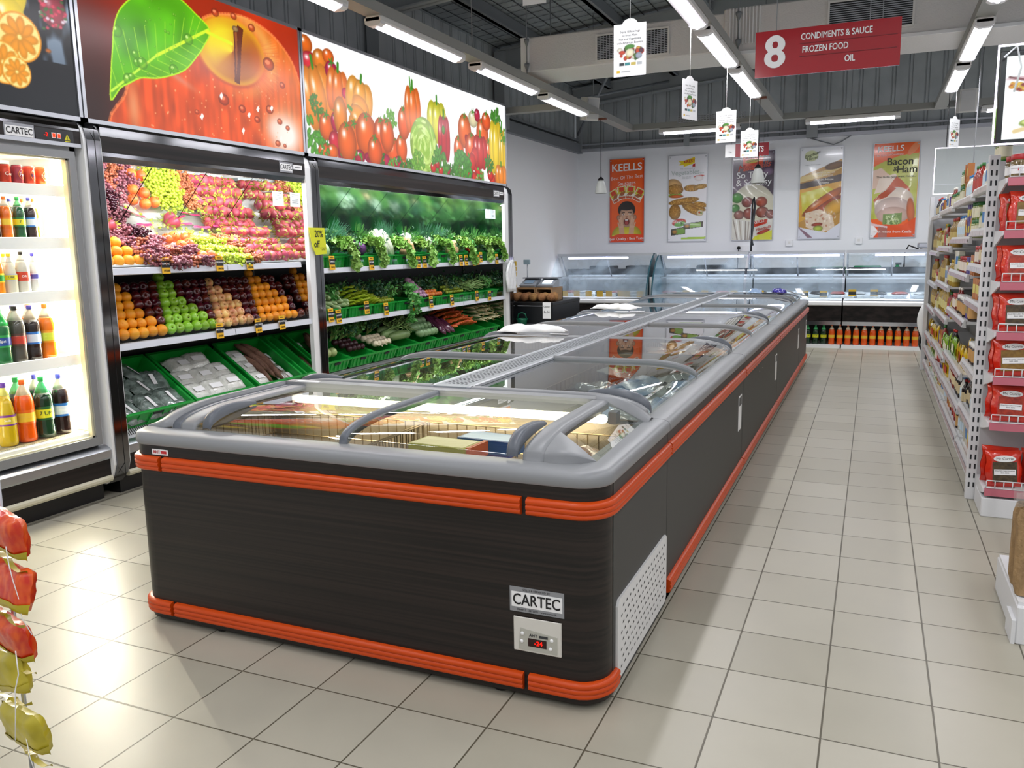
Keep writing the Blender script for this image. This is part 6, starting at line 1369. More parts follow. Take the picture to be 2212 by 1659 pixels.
# 2 krest
w = .69; cv = Canvas(w, PH, nx_, ny_, '#f0f0f4'); cv.put(np.clip((.5-abs(cv.Y-.35))*.4,0,.15), cv.rgb('#d8dae4'))
cv.poly([(.17,1.44),(.22,1.40),(.17,1.36),(.27,1.36),(.27,1.33),(.47,1.39),(.47,1.50),(.27,1.44)], '#f0d818'); cv.poly([(.43,1.37),(.48,1.385),(.48,1.31),(.455,1.335),(.43,1.31)], '#c02a2a')
def crumb(cx, cy, rx, ry, rot=0, c='#b9822f'):
    cv.ell(cx, cy, rx, ry, c, rot, .35)
    for k in range(int(300*rx)): a = random.uniform(0,6.28); q = random.random()**.5*.9; u, v = rx*q*math.cos(a), ry*q*math.sin(a); cv.ell(cx+u*math.cos(rot)-v*math.sin(rot), cy+u*math.sin(rot)+v*math.cos(rot), .009,.007,random.choice(('#d8a850','#8a5a1c','#e2b866')),shade=0,a=.7)
cv.ell(.10,1.02,.15,.10,'#e0b070',-.3,.3); crumb(.12,.93,.15,.10); leafx = [cv.ell(.02+.06*k,.83+.01*(k%2),.04,.02,'#8fb83a',shade=.2) for k in range(4)]; cv.ell(.14,.81,.13,.03,'#d8641c'); crumb(.42,.95,.14,.06,0,'#c08a3a'); crumb(.58,.97,.13,.045,.1,'#c89a4a')
crumb(.28,.72,.28,.06,.12); crumb(.12,.53,.11,.14); crumb(.45,.62,.24,.06,-.3); crumb(.44,.56,.20,.065,-.45); crumb(.58,.65,.13,.05,-.2); cv.ell(.58,.50,.06,.055,'#e8d8b0',shade=.2); cv.ell(.57,.51,.02,.018,'#d8542c'); cv.ell(.60,.50,.018,.014,'#6a9a3a')
cv.ell(.55,1.155,.09,.02,'#c8342c',.1,0); cv.ell(.55,1.12,.08,.05,'#f4ecec',0,.1)
cv.ell(.20,.34,.13,.065,'#c8322c',.15,.1); cv.ell(.22,.31,.11,.045,'#6ab04a',.15,.1)
cv.poly([(.05,.10),(.32,.13),(.32,.26),(.05,.22)], '#3a3228'); cv.poly([(.15,.12),(.31,.14),(.31,.245),(.15,.22)], '#6f9a34'); cv.ell(.12,.17,.05,.035,'#b9822f'); cv.poly([(.28,.21),(.64,.25),(.64,.35),(.28,.32)], '#3a3228'); cv.poly([(.40,.235),(.60,.255),(.60,.335),(.40,.315)], '#7aa63a'); cv.ell(.35,.27,.05,.03,'#b9822f')
cv.poly([(.24,.03),(w,.03),(w,.075),(.24,.065)], '#a8cc3a')
t = poster('white poster with breaded snacks and a yellow ribbon logo', *XS[1], cv); x0 = XS[1][0]
T(t,'KREST',x0+.375,3.125,.075,'#c8281c',bold=.025,sl=.12); T(t,'The art of enjoying',x0+.34,3.0,.035,'#b0b6b8'); T(t,'Vegetables...',x0+.345,2.93,.12,'#b4c0ba',sl=.03); T(t,'Now made even\nmore vegetarian',x0+.33,2.84,.024,'#9aa0a2'); T(t,'Finger',x0+.2,2.06,.06,'#f4f0ea',sl=.1); T(t,'P',x0+.25,2.01,.07,'#28301c',bold=.02)
# 3 meatballs
w = .70; cv = Canvas(w, PH, nx_, ny_, '#5a4a5c'); nn = cv.noise(5,4,4); cv.c *= (.65+.6*nn[...,None]); cv.poly([(0,1.36),(.14,1.36),(.14,PH),(0,PH)], '#3a3034')
cv.ell(.35,.40,.44,.58,'#dcd8c0',0,.12); cv.ell(.6,1.18,.09,.07,'#8a6e8e')
cv.poly([(.15,1.50),(.53,1.50),(.49,1.24),(.18,1.20)], '#e8501c'); cv.ell(.33,1.37,.13,.035,'#e0cc30',.1,.1)
for cx, cy, r, c in ((.08,.74,.10,'#4a9a3a'),(.05,.56,.08,'#3f8a34'),(.26,.66,.10,'#8a3428'),(.50,.66,.10,'#b04a2c'),(.12,.44,.09,'#9a5a4c'),(.30,.46,.11,'#a04a3c'),(.52,.48,.11,'#a85a48'),(.66,.44,.09,'#94564a')): cv.ell(cx, cy, r, r*.9, c, 0, .4, .5)
cv.poly([(0,0),(w,0),(w,.36),(.35,.33),(0,.38)], '#d8d6cc'); 
for k in range(7): cv.line((.02+.055*k,.36-.01*k),(.10+.035*k,0),.009,random.choice(('#8a8078','#f4f4f0','#a49a8e')))
cv.poly([(.33,.20),(.60,.28),(.62,.36),(.34,.32)], '#c8341c'); cv.poly([(.36,0),(.70,.0),(.70,.17),(.40,.06)], '#d8d83a'); cv.ell(.55,.14,.12,.03,'#c23a24',.35)
t = poster('dark poster with meatballs on a pale plate', *XS[2], cv, 1); x0 = XS[2][0]
T(t,'KEELLS',x0+.36,3.165,.14,'#fbf6f2',bold=.03,sl=.04); T(t,'Chicken',x0+.33,3.075,.06,'#7a5a1c',bold=.01,sl=.12); T(t,'Meatballs',x0+.36,2.975,.15,'#f3dcd6',bold=.03,sl=.14,shear=.25); T(t,'Meatballs',x0+.36,2.975,.15,'#c8341c',bold=.006,sl=.14,shear=.25,d=.002); T(t,'So Tasty',x0+.33,2.83,.155,'#fafafa',bold=.015,sl=.03); T(t,'& So Easy',x0+.36,2.70,.155,'#fafafa',bold=.01,sl=.03); T(t,'KEELLS',x0+.47,2.01,.06,'#fbf6f2',bold=.02,sl=.2); T(t,'Meatballs',x0+.55,1.90,.07,'#b8341c',bold=.02,sl=.25,shear=.2)
# 4 hot dog
w = .67; cv = Canvas(w, PH, nx_, ny_, '#f0f2f4')
cv.poly([(0,1.05),(.15,1.12),(.40,1.22),(w,1.33),(w,.0),(0,.0)], '#b98a3c'); cv.poly([(0,1.05),(.2,1.1),(.45,1.16),(w,1.26),(w,1.18),(.4,1.05),(0,.96)], '#e2c884'); cv.ell(.55,1.22,.16,.06,'#7a4e1c',.2,.3)
cv.poly([(0,.94),(w,1.08),(w,.96),(0,.84)], '#4a3a38'); cv.poly([(0,.84),(w,.96),(w,.62),(0,.28)], '#d9a238'); nn = cv.noise(14,14,6)
m4 = cv.mask([(.02,.78),(.45,.88),(.66,.76),(.3,.5),(.06,.36)]); cv.put(m4*.85, cv.rgb('#c8c83c')); cv.put(m4*np.clip(nn-.4,0,1)*1.2, cv.rgb('#eef0b0'))
cv.ell(.38,.62,.40,.085,'#c8641c',.62,.35,.5); cv.ell(.40,.52,.34,.07,'#a84414',.62,.3); cv.ell(.58,.52,.2,.12,'#e0a83c',.5,.3)
cv.poly([(.10,.44),(.34,.50),(.55,.36),(.60,.16),(.36,.10),(.12,.20)], '#ddc8ae'); 
for k in range(60): cv.ell(random.uniform(.1,.6), random.uniform(.12,.45), .02,.012,random.choice(('#f4eee4','#c8a890','#e8ddd0','#a85a3c')),random.uniform(0,3),0,a=.6)
cv.ell(.30,.24,.09,.03,'#a8442c',.1); cv.ell(.32,.17,.08,.05,'#b8c84a'); cv.poly([(0,0),(w,0),(w,.26),(.45,.10),(0,.20)], '#d9dbe4'); 
for k in range(4): cv.line((.0+.04*k,.20-.03*k),(.16+.02*k,.02),.008,'#8a6a78')
cv.ell(.17,1.40,.11,.09,'#e2e8b8',0,.05)
t = poster('poster of a sausage in a bun under a white top', *XS[3], cv, 1); x0 = XS[3][0]
T(t,'Elephant',x0+.19,3.12,.075,'#3a4a2c',sl=.35,bold=-.005); T(t,'House',x0+.19,3.06,.07,'#3a4a2c',sl=.2); T(t,'Elephant House Sausages',x0+.20,2.95,.024,'#8a8c90',sl=.03); T(t,'Dinner is served\nwith delicious',x0+.40,2.79,.045,'#f4ead8'); T(t,'Elephant House\nSausages',x0+.38,2.67,.05,'#fbf8f0',bold=.02)
# 5 bacon and ham
w = .68; cv = Canvas(w, PH, nx_, ny_, '#f4641e'); cv.poly([(0,1.16),(.15,1.24),(.40,1.33),(w,1.36),(w,.3),(.0,.3)], '#b8bc48'); nn = cv.noise(9,9,12); cv.put(cv.mask([(0,1.1),(.4,1.2),(w,1.3),(w,.3),(0,.3)])*np.clip(nn-.35,0,1)*1.1, cv.rgb('#dce08a'))
cv.ell(.60,1.44,.14,.05,'#f4905c',.9,0); cv.poly([(0,1.10),(.12,1.14),(.25,1.02),(.10,.82),(0,.80)], '#e8c8b4'); cv.poly([(.10,.98),(.34,1.04),(.42,.90),(.2,.76),(.03,.72)], '#efdccb'); cv.poly([(.24,.82),(.36,1.0),(.45,.92),(.56,.80),(.60,.62),(.3,.55),(.06,.52),(.02,.62)], '#c2501c')
cv.ell(.34,.56,.30,.26,'#eddccb',.2,.12); cv.ell(.33,.44,.28,.22,'#e8cfc4',-.05,.2); cv.ell(.33,.36,.25,.14,'#e0bcae',0,.15); cv.poly([(.05,.60),(.22,.66),(.36,.80),(.30,.84),(.1,.70)], '#b8481c'); cv.ell(.60,.42,.06,.22,'#d8764a',.1,.2)
cv.poly([(.18,.18),(.47,.22),(.47,.40),(.18,.38)], '#7f9a58'); 
for k in range(50): cv.line((.22+random.uniform(0,.22),.20+random.uniform(0,.16)),(.22+random.uniform(0,.22),.20+random.uniform(0,.16)),.004,random.choice(('#dce6b8','#5a7a34','#c8d88a')))
cv.poly([(0,0),(w,0),(w,.32),(.5,.20),(0,.22)], '#e8541c'); cv.poly([(0,.0),(.05,.0),(.12,.1),(.03,.22),(0,.26)], '#f4f0f0'); cv.poly([(.0,.24),(.26,.18),(.26,.14),(0,.2)], '#e8c8c8'); cv.poly([(.12,.0),(.26,.0),(.26,.15),(.12,.18)], '#b06a5c')
t = poster('orange and green bacon and ham poster at the right', *XS[4], cv, 1); x0 = XS[4][0]
T(t,'KEELLS',x0+.25,3.14,.13,'#fbf6f2',bold=.03,sl=.03); T(t,'The Taste of Goodness',x0+.23,3.045,.045,'#fbe8dc',sl=.04); T(t,'Bacon',x0+.40,2.93,.165,'#3a3a26',bold=.015); T(t,'&',x0+.335,2.81,.11,'#3a3a26'); T(t,'Ham',x0+.51,2.80,.165,'#3a3a26',bold=.015); T(t,'The taste, you want more...',x0+.35,2.69,.054,'#4a4a3a'); T(t,'Best meats from Keells',x0+.34,1.79,.062,'#fbeade',sl=-.02)
# small department sign hanging in front of the meatballs poster
t = thing('department_sign', 'dark red MEATS sign half hidden behind a white tag', 'sign', (-1.95, 14.2, 3.0))
MB().box(-2.30, -1.62, 14.19, 14.2, 3.02, 3.22).build('board', mat('sign_maroon', '#8e1424', .4), t); MB().box(-2.30, -2.14, 14.186, 14.191, 3.02, 3.22).build('white_end', paper, t)
text('MEATS', .12, whitetxt, FR(-1.84, 3.12, 14.186), t, bold=.02, sx=.8); text('La', .05, blacktxt, FR(-2.22, 3.10, 14.183), t, bold=.02)
mb = MB(); mb.tube([(-2.2,14.195,3.22),(-2.2,14.195,roofz(-2.2)-.05)], .002, 4); mb.tube([(-1.7,14.195,3.22),(-1.7,14.195,roofz(-1.7)-.05)], .002, 4); mb.build('hanging_wire', steel, t)
# sockets, plugs, wires on the back wall
for x, z, l in ((-1.38, 1.63, 'left of the two under the poster gap'), (-.25, 1.65, 'right one near the bacon poster')):
    t = thing('wall_socket', 'white wall socket, '+l, 'socket', (x, WY, z)); MB().bbox(x-.06, x+.06, WY-.035, WY, z-.055, z+.055, .008).build('faceplate', white, t); MB().box(x-.02, x+.02, WY-.04, WY-.034, z-.01, z+.03).build('switch', offwhite, t)
t = thing('wall_socket', 'double white wall socket with a black plug below the meatballs poster', 'socket', (-2.2, WY, 1.56)); MB().bbox(-2.28, -2.02, WY-.03, WY, 1.50, 1.60, .008).build('faceplate', white, t)
MB().tube([(-2.24, WY-.08, 1.56), (-2.24, WY-.03, 1.56)], .03, 8).build('plug', black, t); MB().tube([(-2.24, WY-.09, 1.55), (-2.245, WY-.11, 1.45), (-2.24, WY-.12, 1.3), (-2.25, WY-.1, 1.2)], .007, 5).build('cable', black, t)
mb = MB(); mb.tube([(-2.7+i*.15, WY-.03, 3.42+.05*math.sin(i*.9)) for i in range(6)], .008, 5); mb.build('wall_cable', mat('grey_cable', '#8f9396', .6)); tag(bpy.data.objects['wall_cable'], 'thin grey cable lying along the top edge of the white back wall', 'cable')
o = MB().tube([(-1.1, WY-.02, 3.40), (-.9, WY-.02, 3.33), (-.72, WY-.02, 3.27), (-.6, WY-.02, 3.31), (-.45, WY-.02, 3.40)], .010, 5).build('wall_cable', mat('grey_cable', '')); tag(o, 'drooping white cable above the gap between the last two posters', 'cable')
# thin black hose with a hook hanging in front of the meatballs poster
t = thing('spray_hose', 'black spring tap hose standing up behind the meat counter', 'tap', (-1.98, 15.2, 1.5))
MB().tube([(-1.98,15.2,1.07),(-1.98,15.2,2.25),(-1.97,15.2,2.38),(-1.95,15.18,2.42),(-1.93,15.15,2.30)], .014, 7).build('riser', black, t); MB().tube([(-1.93,15.15,2.30),(-1.95,15.12,1.95),(-1.97,15.10,1.72),(-1.94,15.08,1.60)], .02, 7).build('spray_head', darkgrey, t); MB().box(-1.985,-1.975,15.05,15.06,1.2,2.3).build('wire', alu, t)

# ---------------------------------------------------------------- serve-over counters
chill = glass('counter_glass', '#eaf2f4', 1.0, .02, .62, '#b9cbd8', ior=1.5)
ctray = mat('white_tray', '#e6ecf2', .3)
def gprof(): return [(13.80,.775),(13.83,.90),(13.90,1.06),(14.0,1.22),(14.13,1.36),(14.28,1.455),(14.36,1.48)]
def counter(lab, x0, x1, tubes, base=True):
    t = thing('deli_counter', lab, 'counter', ((x0+x1)/2, 14.3, 0))
    MB().box(x0, x1, 13.83, 14.95, .40, .66).build('front_panel', black_lam, t)
    MB().prism([(13.80,.66),(13.76,.675),(13.76,.715),(13.80,.735),(14.95,.735),(14.95,.66)], x0, x1, 'x').build('ledge', white, t)
    MB().box(x0, x1, 13.79, 13.83, .36, .42).build('chrome_strip', chrome, t)
    if base:
        MB().box(x0, x1, 14.35, 14.95, .0, .40).build('plinth', black, t); MB().box(x0, x1, 13.80, 14.35, .0, .055).build('floor_tray', white, t)
    else: MB().box(x0, x1, 13.86, 14.95, .0, .36).build('plinth', black_lam, t)
    mb = MB(); mb.quad((x0,13.86,.745),(x1,13.86,.745),(x1,14.90,.80),(x0,14.90,.80)); mb.box(x0,x1,14.88,14.95,.73,1.12); mb.build('display_deck', ctray, t)
    MB().box(x0, x1, 14.45, 14.80, 1.065, 1.085).build('shelf', alu, t)
    MB().box(x0, x1, 14.86, 14.93, 1.12, 1.22).build('rear_rail', darkgrey, t)
    for xa, xb in tubes: 
        MB().tube([(xa, 14.32, 1.425), (xb, 14.32, 1.425)], .018, 8).build('light_tube', tube_v, t); area('counter_light', ((xa+xb)/2, 14.32, 1.40), (0,0,0), xb-xa, .04, 7, (.88,.92,1))
    MB().box(x0, x1, 14.30, 14.46, 1.478, 1.50).build('top_shelf', mat('counter_top_glass', '#59666c', .15), t); MB().box(x0, x1, 14.29, 14.30, 1.46, 1.505).build('top_edge', alu, t)
    P = gprof(); mb = MB(); mb.sheet([[(x, y, z) for y, z in P] for x in np.linspace(x0+.01, x1-.01, 4)]); mb.build('front_glass', chill, t, fix=False)
    mb = MB()
    for x in (x0+.02, (x0+x1)/2, x1-.02): mb.tube([(x, 14.75, 1.08), (x, 14.42, 1.47)], .012, 6)
    mb.build('shelf_bracket', alu, t)
    return t
c1_ = counter('curved-glass meat counter at the left behind the island', -5.25, -3.50, [(-5.05,-3.95)], False)
c2_ = counter('curved-glass meat counter behind the middle of the island', -3.40, -1.90, [(-3.25,-1.98)], False)
c3_ = counter('straight glass meat counter behind the end of the island', -1.88, -.42, [(-1.82,-.50)])
c4_ = counter('straight glass meat counter at the right end of the back wall', -.40, .95, [(.02,.72)])
endm = mat('counter_end_glass', '#3d6470', .15, coat=.5)
for x, (a, b), l in ((-3.495,(0,.03),'left'),(-3.405,(0,.03),'right')):
    mb = MB(); P = gprof(); mb.prism(P+[(14.46,1.50),(14.9,1.2),(14.9,.74),(13.80,.74)], x-.012, x+.012, 'x'); tag(mb.build('counter_end_pane', endm), 'curved dark end pane between the two curved counters, %s one' % l, 'end panel')
mb = MB(); mb.box(-3.47, -3.43, 13.95, 14.9, 0, 1.1); tag(mb.build('filler_post', white), 'white filler between the two curved meat counters', 'panel')
# price cards, trays in the counters
def dcard(x, y, z, lab, dark=True):
    t = thing('counter_card', lab, 'price tag', (x, y, z), 0, 'price cards inside the meat counters')
    MB().box(x-.055, x+.055, y, y+.004, z, z+.10).build('card', yellowtag, t)
    if dark: MB().box(x-.055, x+.055, y-.003, y, z+.02, z+.068).build('name_field', blacktxt, t)
for x in (-4.97,-4.78,-4.55,-4.33,-4.18,-3.98,-3.86,-3.62): dcard(x, 13.93+.05*math.sin(x*9), .765, 'small yellow card in the leftmost meat counter', int(x*100) % 3 == 0)
bpy_names = []
for x, l in ((-2.86,'left'),(-2.55,'middle'),(-2.08,'right')): dcard(x, 14.0, .78, 'black and yellow card in the second meat counter, %s one' % l)
for x, l in ((-1.66,'first'),(-1.37,'second'),(-.98,'third'),(-.70,'fourth')): dcard(x, 14.0, .78, 'black and yellow card in the third meat counter, %s from the left' % l)
for x, l in ((-.28,'left'),(.03,'middle')): dcard(x, 14.0, .80, 'black and yellow card in the rightmost meat counter, %s one' % l)
tray = MB().bbox(-.17,.17,-.25,.25,0,.045,.01).mesh('food_tray', ctray)
for x in np.arange(-5.05, .9, .385):
    if -3.6 < x < -3.3: continue
    inst(tray, 'food_tray', (float(x), 14.35, .775), (.05,0,0), 1., 'white shallow tray inside the meat counters', 'tray', 'white trays in the meat counters')
meatc = [mat('raw_meat', '#9a4a44', .4), mat('pale_fish', '#b9bcc0', .3), mat('dark_pack', '#23262a', .4)]
for k, x in enumerate(np.arange(-5.0, .9, .30)):
    if -3.6 < x < -3.3: continue
    me = packet_mesh(.16, .22, .03, [meatc[k % 3]], .005, k); inst(me, 'meat_portion', (float(x), 14.25, .825), (0,0,jit(1)), 1., 'indistinct wrapped meat portion seen through the counter glass', 'meat', 'portions in the meat counters')
# back bench clutter behind the counters
gct = mat('green_tub', '#2f8a5c', .4)
for x0, x1, z1, l in ((-.98,-.42,1.22,'green plastic tub on the bench behind the third counter'),(-.30,.12,1.24,'green plastic tub on the bench behind the rightmost counter')):
    tag(MB().bbox(x0, x1, 15.0, 15.3, 1.08, z1, .02).build('plastic_tub', gct), l, 'tub')
bench = thing('rear_bench', 'dark steel work bench along the back wall behind the counters', 'bench', (-2, 15.3, 0)); MB().box(-5.2, 1.2, 14.98, 15.55, 1.03, 1.07).build('bench_top', brushed, bench); MB().box(-5.2, 1.2, 15.05, 15.5, .0, 1.03).build('bench_body', mat('bench_dark', '#4a4d52', .5), bench)
t = thing('spray_bottle', 'small green spray bottle behind the rightmost counter', 'bottle', (.36, 15.1, 1.07)); MB().lathe([(.04,0),(.045,.02),(.045,.13),(.02,.18)], 12, (.36,15.1,1.07)).build('bottle_body', gct, t); MB().box(.33,.42,15.09,15.11,1.25,1.29).build('trigger_head', black, t)
t = thing('bread_slicer', 'white countertop machine with vents at the right end of the counters', 'machine', (.85, 15.1, 1.07)); MB().bbox(.68, 1.1, 14.98, 15.3, 1.07, 1.52, .02).build('machine_body', offwhite, t); mb = MB()
for k in range(6): mb.box(.80, .95, 14.97, 14.981, 1.14+k*.04, 1.155+k*.04)
mb.build('vent_slots', darkgrey, t); MB().bbox(.64, 1.12, 14.95, 15.3, 1.52, 1.60, .02).build('lid', alu, t); MB().tube([(.66,15.2,1.5),(.52,15.3,1.56),(.47,15.4,1.45),(.47,15.45,1.1)], .012, 6).build('cable', black, t)
for x, w_, l in ((-4.9,.5,'left'),(-4.2,.4,'middle'),(-2.9,.5,'right')): tag(MB().bbox(x, x+w_, 15.05, 15.3, 1.08, 1.27, .02).build('dark_appliance', darkgrey), 'dark low appliance on the bench behind the curved counters, %s one' % l, 'appliance')
# bottles under the right-hand counters
k_ = 0
for i in range(15):
    x = -1.02+.118*i
    b = G_7 if i < 4 else G_or
    if 1: dup(b, (x, 13.88, .056), (0,0,-PI/2+.25), ('green lemon drink bottle with a yellow label under the meat counter' if i < 4 else 'orange drink bottle with a yellow label under the meat counter'), 'green bottles under the meat counter' if i < 4 else 'orange bottles under the meat counter', .80)
drop(G_7); drop(G_or)
# blue white plastic wrapping on the far end of the island
for k, (x, y, l, c) in enumerate(((-1.45,11.7,'crumpled clear blue plastic at the far end of the island','#a8c4e8'),(-1.15,11.75,'crumpled violet blue packet at the far end of the island','#4a44b0'))):
    inst(packet_mesh(.20-.05*k,.16,.045,[mat('film_'+c[1:], c, .2, coat=.6)],.016,30+k), 'film_packet', (x, y, .975), (0,.1,.5*k), 1., l, 'packet')
inst(MB().box(-.09,.09,-.12,.12,0,.004).mesh('leaflet', paper), 'paper_slip', (-.98, 11.75, .975), (.1,.35,.6), 1., 'white paper slip curling up at the far right corner of the island', 'paper')
# ---------------------------------------------------------------- coconut stand with scales, left beyond the coolers
t = thing('produce_stand', 'black tub stand with a coconut price sign beyond the vegetable cooler', 'stand', (-4.7, 11.5, 0))
mb = MB(); 
for z in (.50, .86): mb.bbox(-5.2, -4.12, 11.0, 12.2, z-.05, z, .01); 
mb.build('tier', black, t)
mb = MB(); mb.box(-5.2, -4.14, 11.02, 11.05, .55, .80); mb.box(-4.16, -4.13, 11.02, 12.2, .55, .84); mb.build('tub_front', mat('black_tub', '#191b1f', .35), t)
mb = MB()
for x, y in ((-5.18,11.03),(-4.16,11.03),(-4.16,12.17),(-5.18,12.17)): mb = MB(); mb.box(x-.02, x+.02, y-.02, y+.02, 0, .86); mb.build('leg', black, t)
q = MB().box(-4.27, -4.15, 10.995, 11.0, .63, .86).build('price_sign', paper, t); text('Coconut', .034, blacktxt, FR(-4.21, .80, 10.993), q, bold=.01, sx=.75); text('Rs.56', .05, blacktxt, FR(-4.21, .72, 10.993), q, sx=.8)
coc = MB().ball((0,0,0), (.062,.062,.07), 12, 9).mesh('coconut', mat('coconut_husk', '#8a5f38', .85, noise=('#a87c4c', 22, 4, (1,1,.3)), bump=1., bs=60, vary=.15))
for k in range(14): inst(coc, 'coconut', (-5.0+.135*(k % 7), 11.12+.14*(k//7), .925), (jit(1.5),jit(1.5),jit(1)), 1., 'brown husked coconut on top of the black tub stand', 'coconut', 'coconuts on the black stand')
for i, (x0, x1) in enumerate(((-4.80,-4.50),(-4.49,-4.24))):
    t = thing('wooden_box', 'open wooden box holding up the %s scale' % ('left','right')[i], 'box', ((x0+x1)/2, 11.4, .86))
    mb = MB(); mb.box(x0, x1, 11.30, 11.75, 1.025, 1.05); mb.box(x0, x0+.02, 11.30, 11.75, .862, 1.025); mb.box(x1-.02, x1, 11.30, 11.75, .862, 1.025); mb.box(x0, x1, 11.73, 11.75, .862, 1.025); mb.build('box_body', mat('pine_wood', '#a5835c', .6, noise=('#8a6a46', 10, 3, (1,.2,4))), t)
    xc = (x0+x1)/2; s = thing('weighing_scale', ('grey scale on the left wooden box', 'grey scale with a bright steel pan on the right wooden box')[i], 'scale', (xc, 11.5, 1.05))
    MB().prism([(11.36,1.052),(11.34,1.08),(11.58,1.17),(11.62,1.17),(11.62,1.052)], xc-.12, xc+.12, 'x').build('scale_body', mat('scale_grey', '#9aa0a8', .35), s)
    MB().box(xc-.13, xc+.13, 11.5, 11.7, 1.175, 1.19).build('pan', brushed, s); MB().prism([(11.40,1.108),(11.50,1.146),(11.50,1.150),(11.40,1.112)], xc-.07, xc+.07, 'x').build('keypad', (mat('keypad_blue', '#8ea8c0', .3), mat('lit_display', '#e8f4ff', .2, em='#e8f4ff', es=1.5))[i], s)
    if i == 0:
        MB().tube([(xc-.1, 11.62, 1.17), (xc-.1, 11.62, 1.40)], .008, 6).build('display_pole', alu, s); MB().bbox(xc-.15, xc-.05, 11.58, 11.62, 1.38, 1.45, .006).build('customer_display', mat('display_grey', '#8fa4ac', .3), s)
t = thing('green_bucket', 'dark green plastic bucket with a handle in front of the black stand', 'bucket', (-4.55, 10.92, .5))
MB().lathe([(.055,.0),(.075,.11),(.082,.12),(.082,.135),(.07,.13),(.05,.01)], 16, (-4.55,10.9,.5)).build('bucket_body', mat('bottle_green', '#0f6a4c', .35), t); MB().tube([(-4.62,10.9,.63),(-4.60,10.9,.70),(-4.55,10.9,.715),(-4.50,10.9,.70),(-4.48,10.9,.63)], .009, 6).build('handle', mat('bottle_green', ''), t)
MB().box(-4.66,-4.44,10.82,10.98,0,.5).build('bucket_stool', black); tag(bpy.data.objects['bucket_stool'], 'black stool under the dark green bucket', 'stool')
t = thing('snack_strip', 'strip of small yellow packets hanging at the end of the vegetable cooler', 'snack strip', (-4.62, 10.80, 1.2))
for k in range(5): MB().bbox(-4.66,-4.58,10.79,10.81,1.08+k*.075,1.14+k*.075,.004).build('packet', (mat('packet_yellow','#c8a83c',.4), mat('packet_blue','#3a4a8a',.4))[k == 1], t)
MB().tube([(-4.62,10.80,1.1),(-4.62,10.80,1.5),(-4.62,10.655,1.52)], .003, 4).build('hanger', alu, t)

# ---------------------------------------------------------------- hanging sign 8 and the white tags
t = thing('aisle_sign', 'red aisle sign reading 8 condiments and sauce, frozen food, oil', 'sign', (-.35, 6.0, 2.72))
Ms = Matrix.Translation((-.35, 6.0, 2.86)) @ Matrix.Rotation(.0, 4, 'Z')
redm = mat('sign_red', '#a8101c', .12, spec=.6, coat=.4)
bd = MB().box(-.44, .44, -.006, .006, -.145, .145, M=Ms).build('board', redm, t)
def ST(s, x, z, size, **k): return text(s, size, whitetxt, Ms @ frame((x, -.0085, z), (1,0,0), (0,0,1)), bd, **k)
ST('8', -.315, 0, .275, bold=.05, sx=.95); ST('CONDIMENTS & SAUCE', -.155, .085, .056, bold=.03, align='LEFT', sx=.72); ST('FROZEN FOOD', -.145, .005, .056, bold=.03, align='LEFT', sx=.72); ST('OIL', .115, -.075, .056, bold=.03, align='LEFT', sx=.72)
for z in (.045, -.035): MB().box(-.16, .42, -.009, -.006, z-.002, z+.002, M=Ms).build('divider_line', mat('dark_red_line', '#7c0c16', .4), bd)
mb = MB(); mb.tube([(-.66,6,2.99),(-.66,6,roofz(-.66)-.15)], .0025, 4); mb.tube([(-.02,6,3.0),(-.02,6,roofz(0)-.15)], .0025, 4); mb.build('hanging_wire', steel, t)
def tagcanvas():
    w, h = .20, .30; cv = Canvas(w, h, 60, 90, '#f2f3f4'); global _cv; 
    for k in range(26): cv.ell(random.uniform(.03,.17), random.uniform(.10,.16), random.uniform(.008,.02), random.uniform(.008,.018), random.choice(('#c8462c','#4a7a2c','#5a2c3c','#d8a040','#e8e4d0','#3a5a2a','#b83a2c')), 0, .3)
    cv.ell(.10,.135,.026,.024,'#efe9c8',0,.2); cv.ell(.10,.17,.03,.012,'#4a8a34',0,.2); cv.ell(.155,.115,.02,.018,'#9aa4b4',0,.2)
    for k, c in enumerate(('#2a3438','#3a8a8c','#c8b45a','#b8bcc0')): cv.poly([(.035+.036*k,.062),(.065+.036*k,.062),(.065+.036*k,.078),(.035+.036*k,.078)], c)
    cv.poly([(.02,.022),(.04,.022),(.04,.036),(.02,.036)], '#e0b81c'); cv.line((.05,.028),(.10,.028),.002,'#8a8c90')
    return cv
TC = tagcanvas(); pic_matte = picmat('matte_print', 0, .45)
def promo(x, y, zt, rzv, lab, hang, sc=1.):
    t = thing('promo_tag', lab, 'hanging tag', (x, y, zt-.3), 0, 'white promotional tags on strings')
    M = Matrix.Translation((x, y, zt)) @ Matrix.Rotation(rzv, 4, 'Z') @ Matrix.Diagonal((sc,sc,sc,1))
    out = [(-.092,-.325),(.092,-.325),(.1,-.317),(.1,-.05),(.092,-.04),(.06,-.036)]+[(.048*math.cos(a), -.036+.036*math.sin(a)) for a in np.linspace(.3, PI-.3, 8)]+[(-.06,-.036),(-.092,-.04),(-.1,-.05),(-.1,-.317)]
    c = MB().prism(out, -.001, .001, 'y', M=M).build('card', paper, t)
    link('picture', TC.mesh('picture', M @ frame((-.1, -.0018, -.33), (1,0,0), (0,0,1)), pic_matte), c)
    for k, s in enumerate(('Enjoy 10% savings', 'on fresh Meat,', 'Fish and Vegetables', 'with American Express')): text(s, .017, blacktxt, M @ frame((0, -.0026, -.075-.021*k), (1,0,0), (0,0,1)), c)
    MB().tube([(x, y, zt-.01), (x, y, hang)], .0022, 4).build('string', paper, t)
promo(-1.375, 5.0, 2.935, .0, 'nearest white savings tag hanging left of the red sign', 3.40, .98)
promo(-1.39, 6.82, 2.93, 1.15, 'white savings tag turned almost edge-on', 3.34)
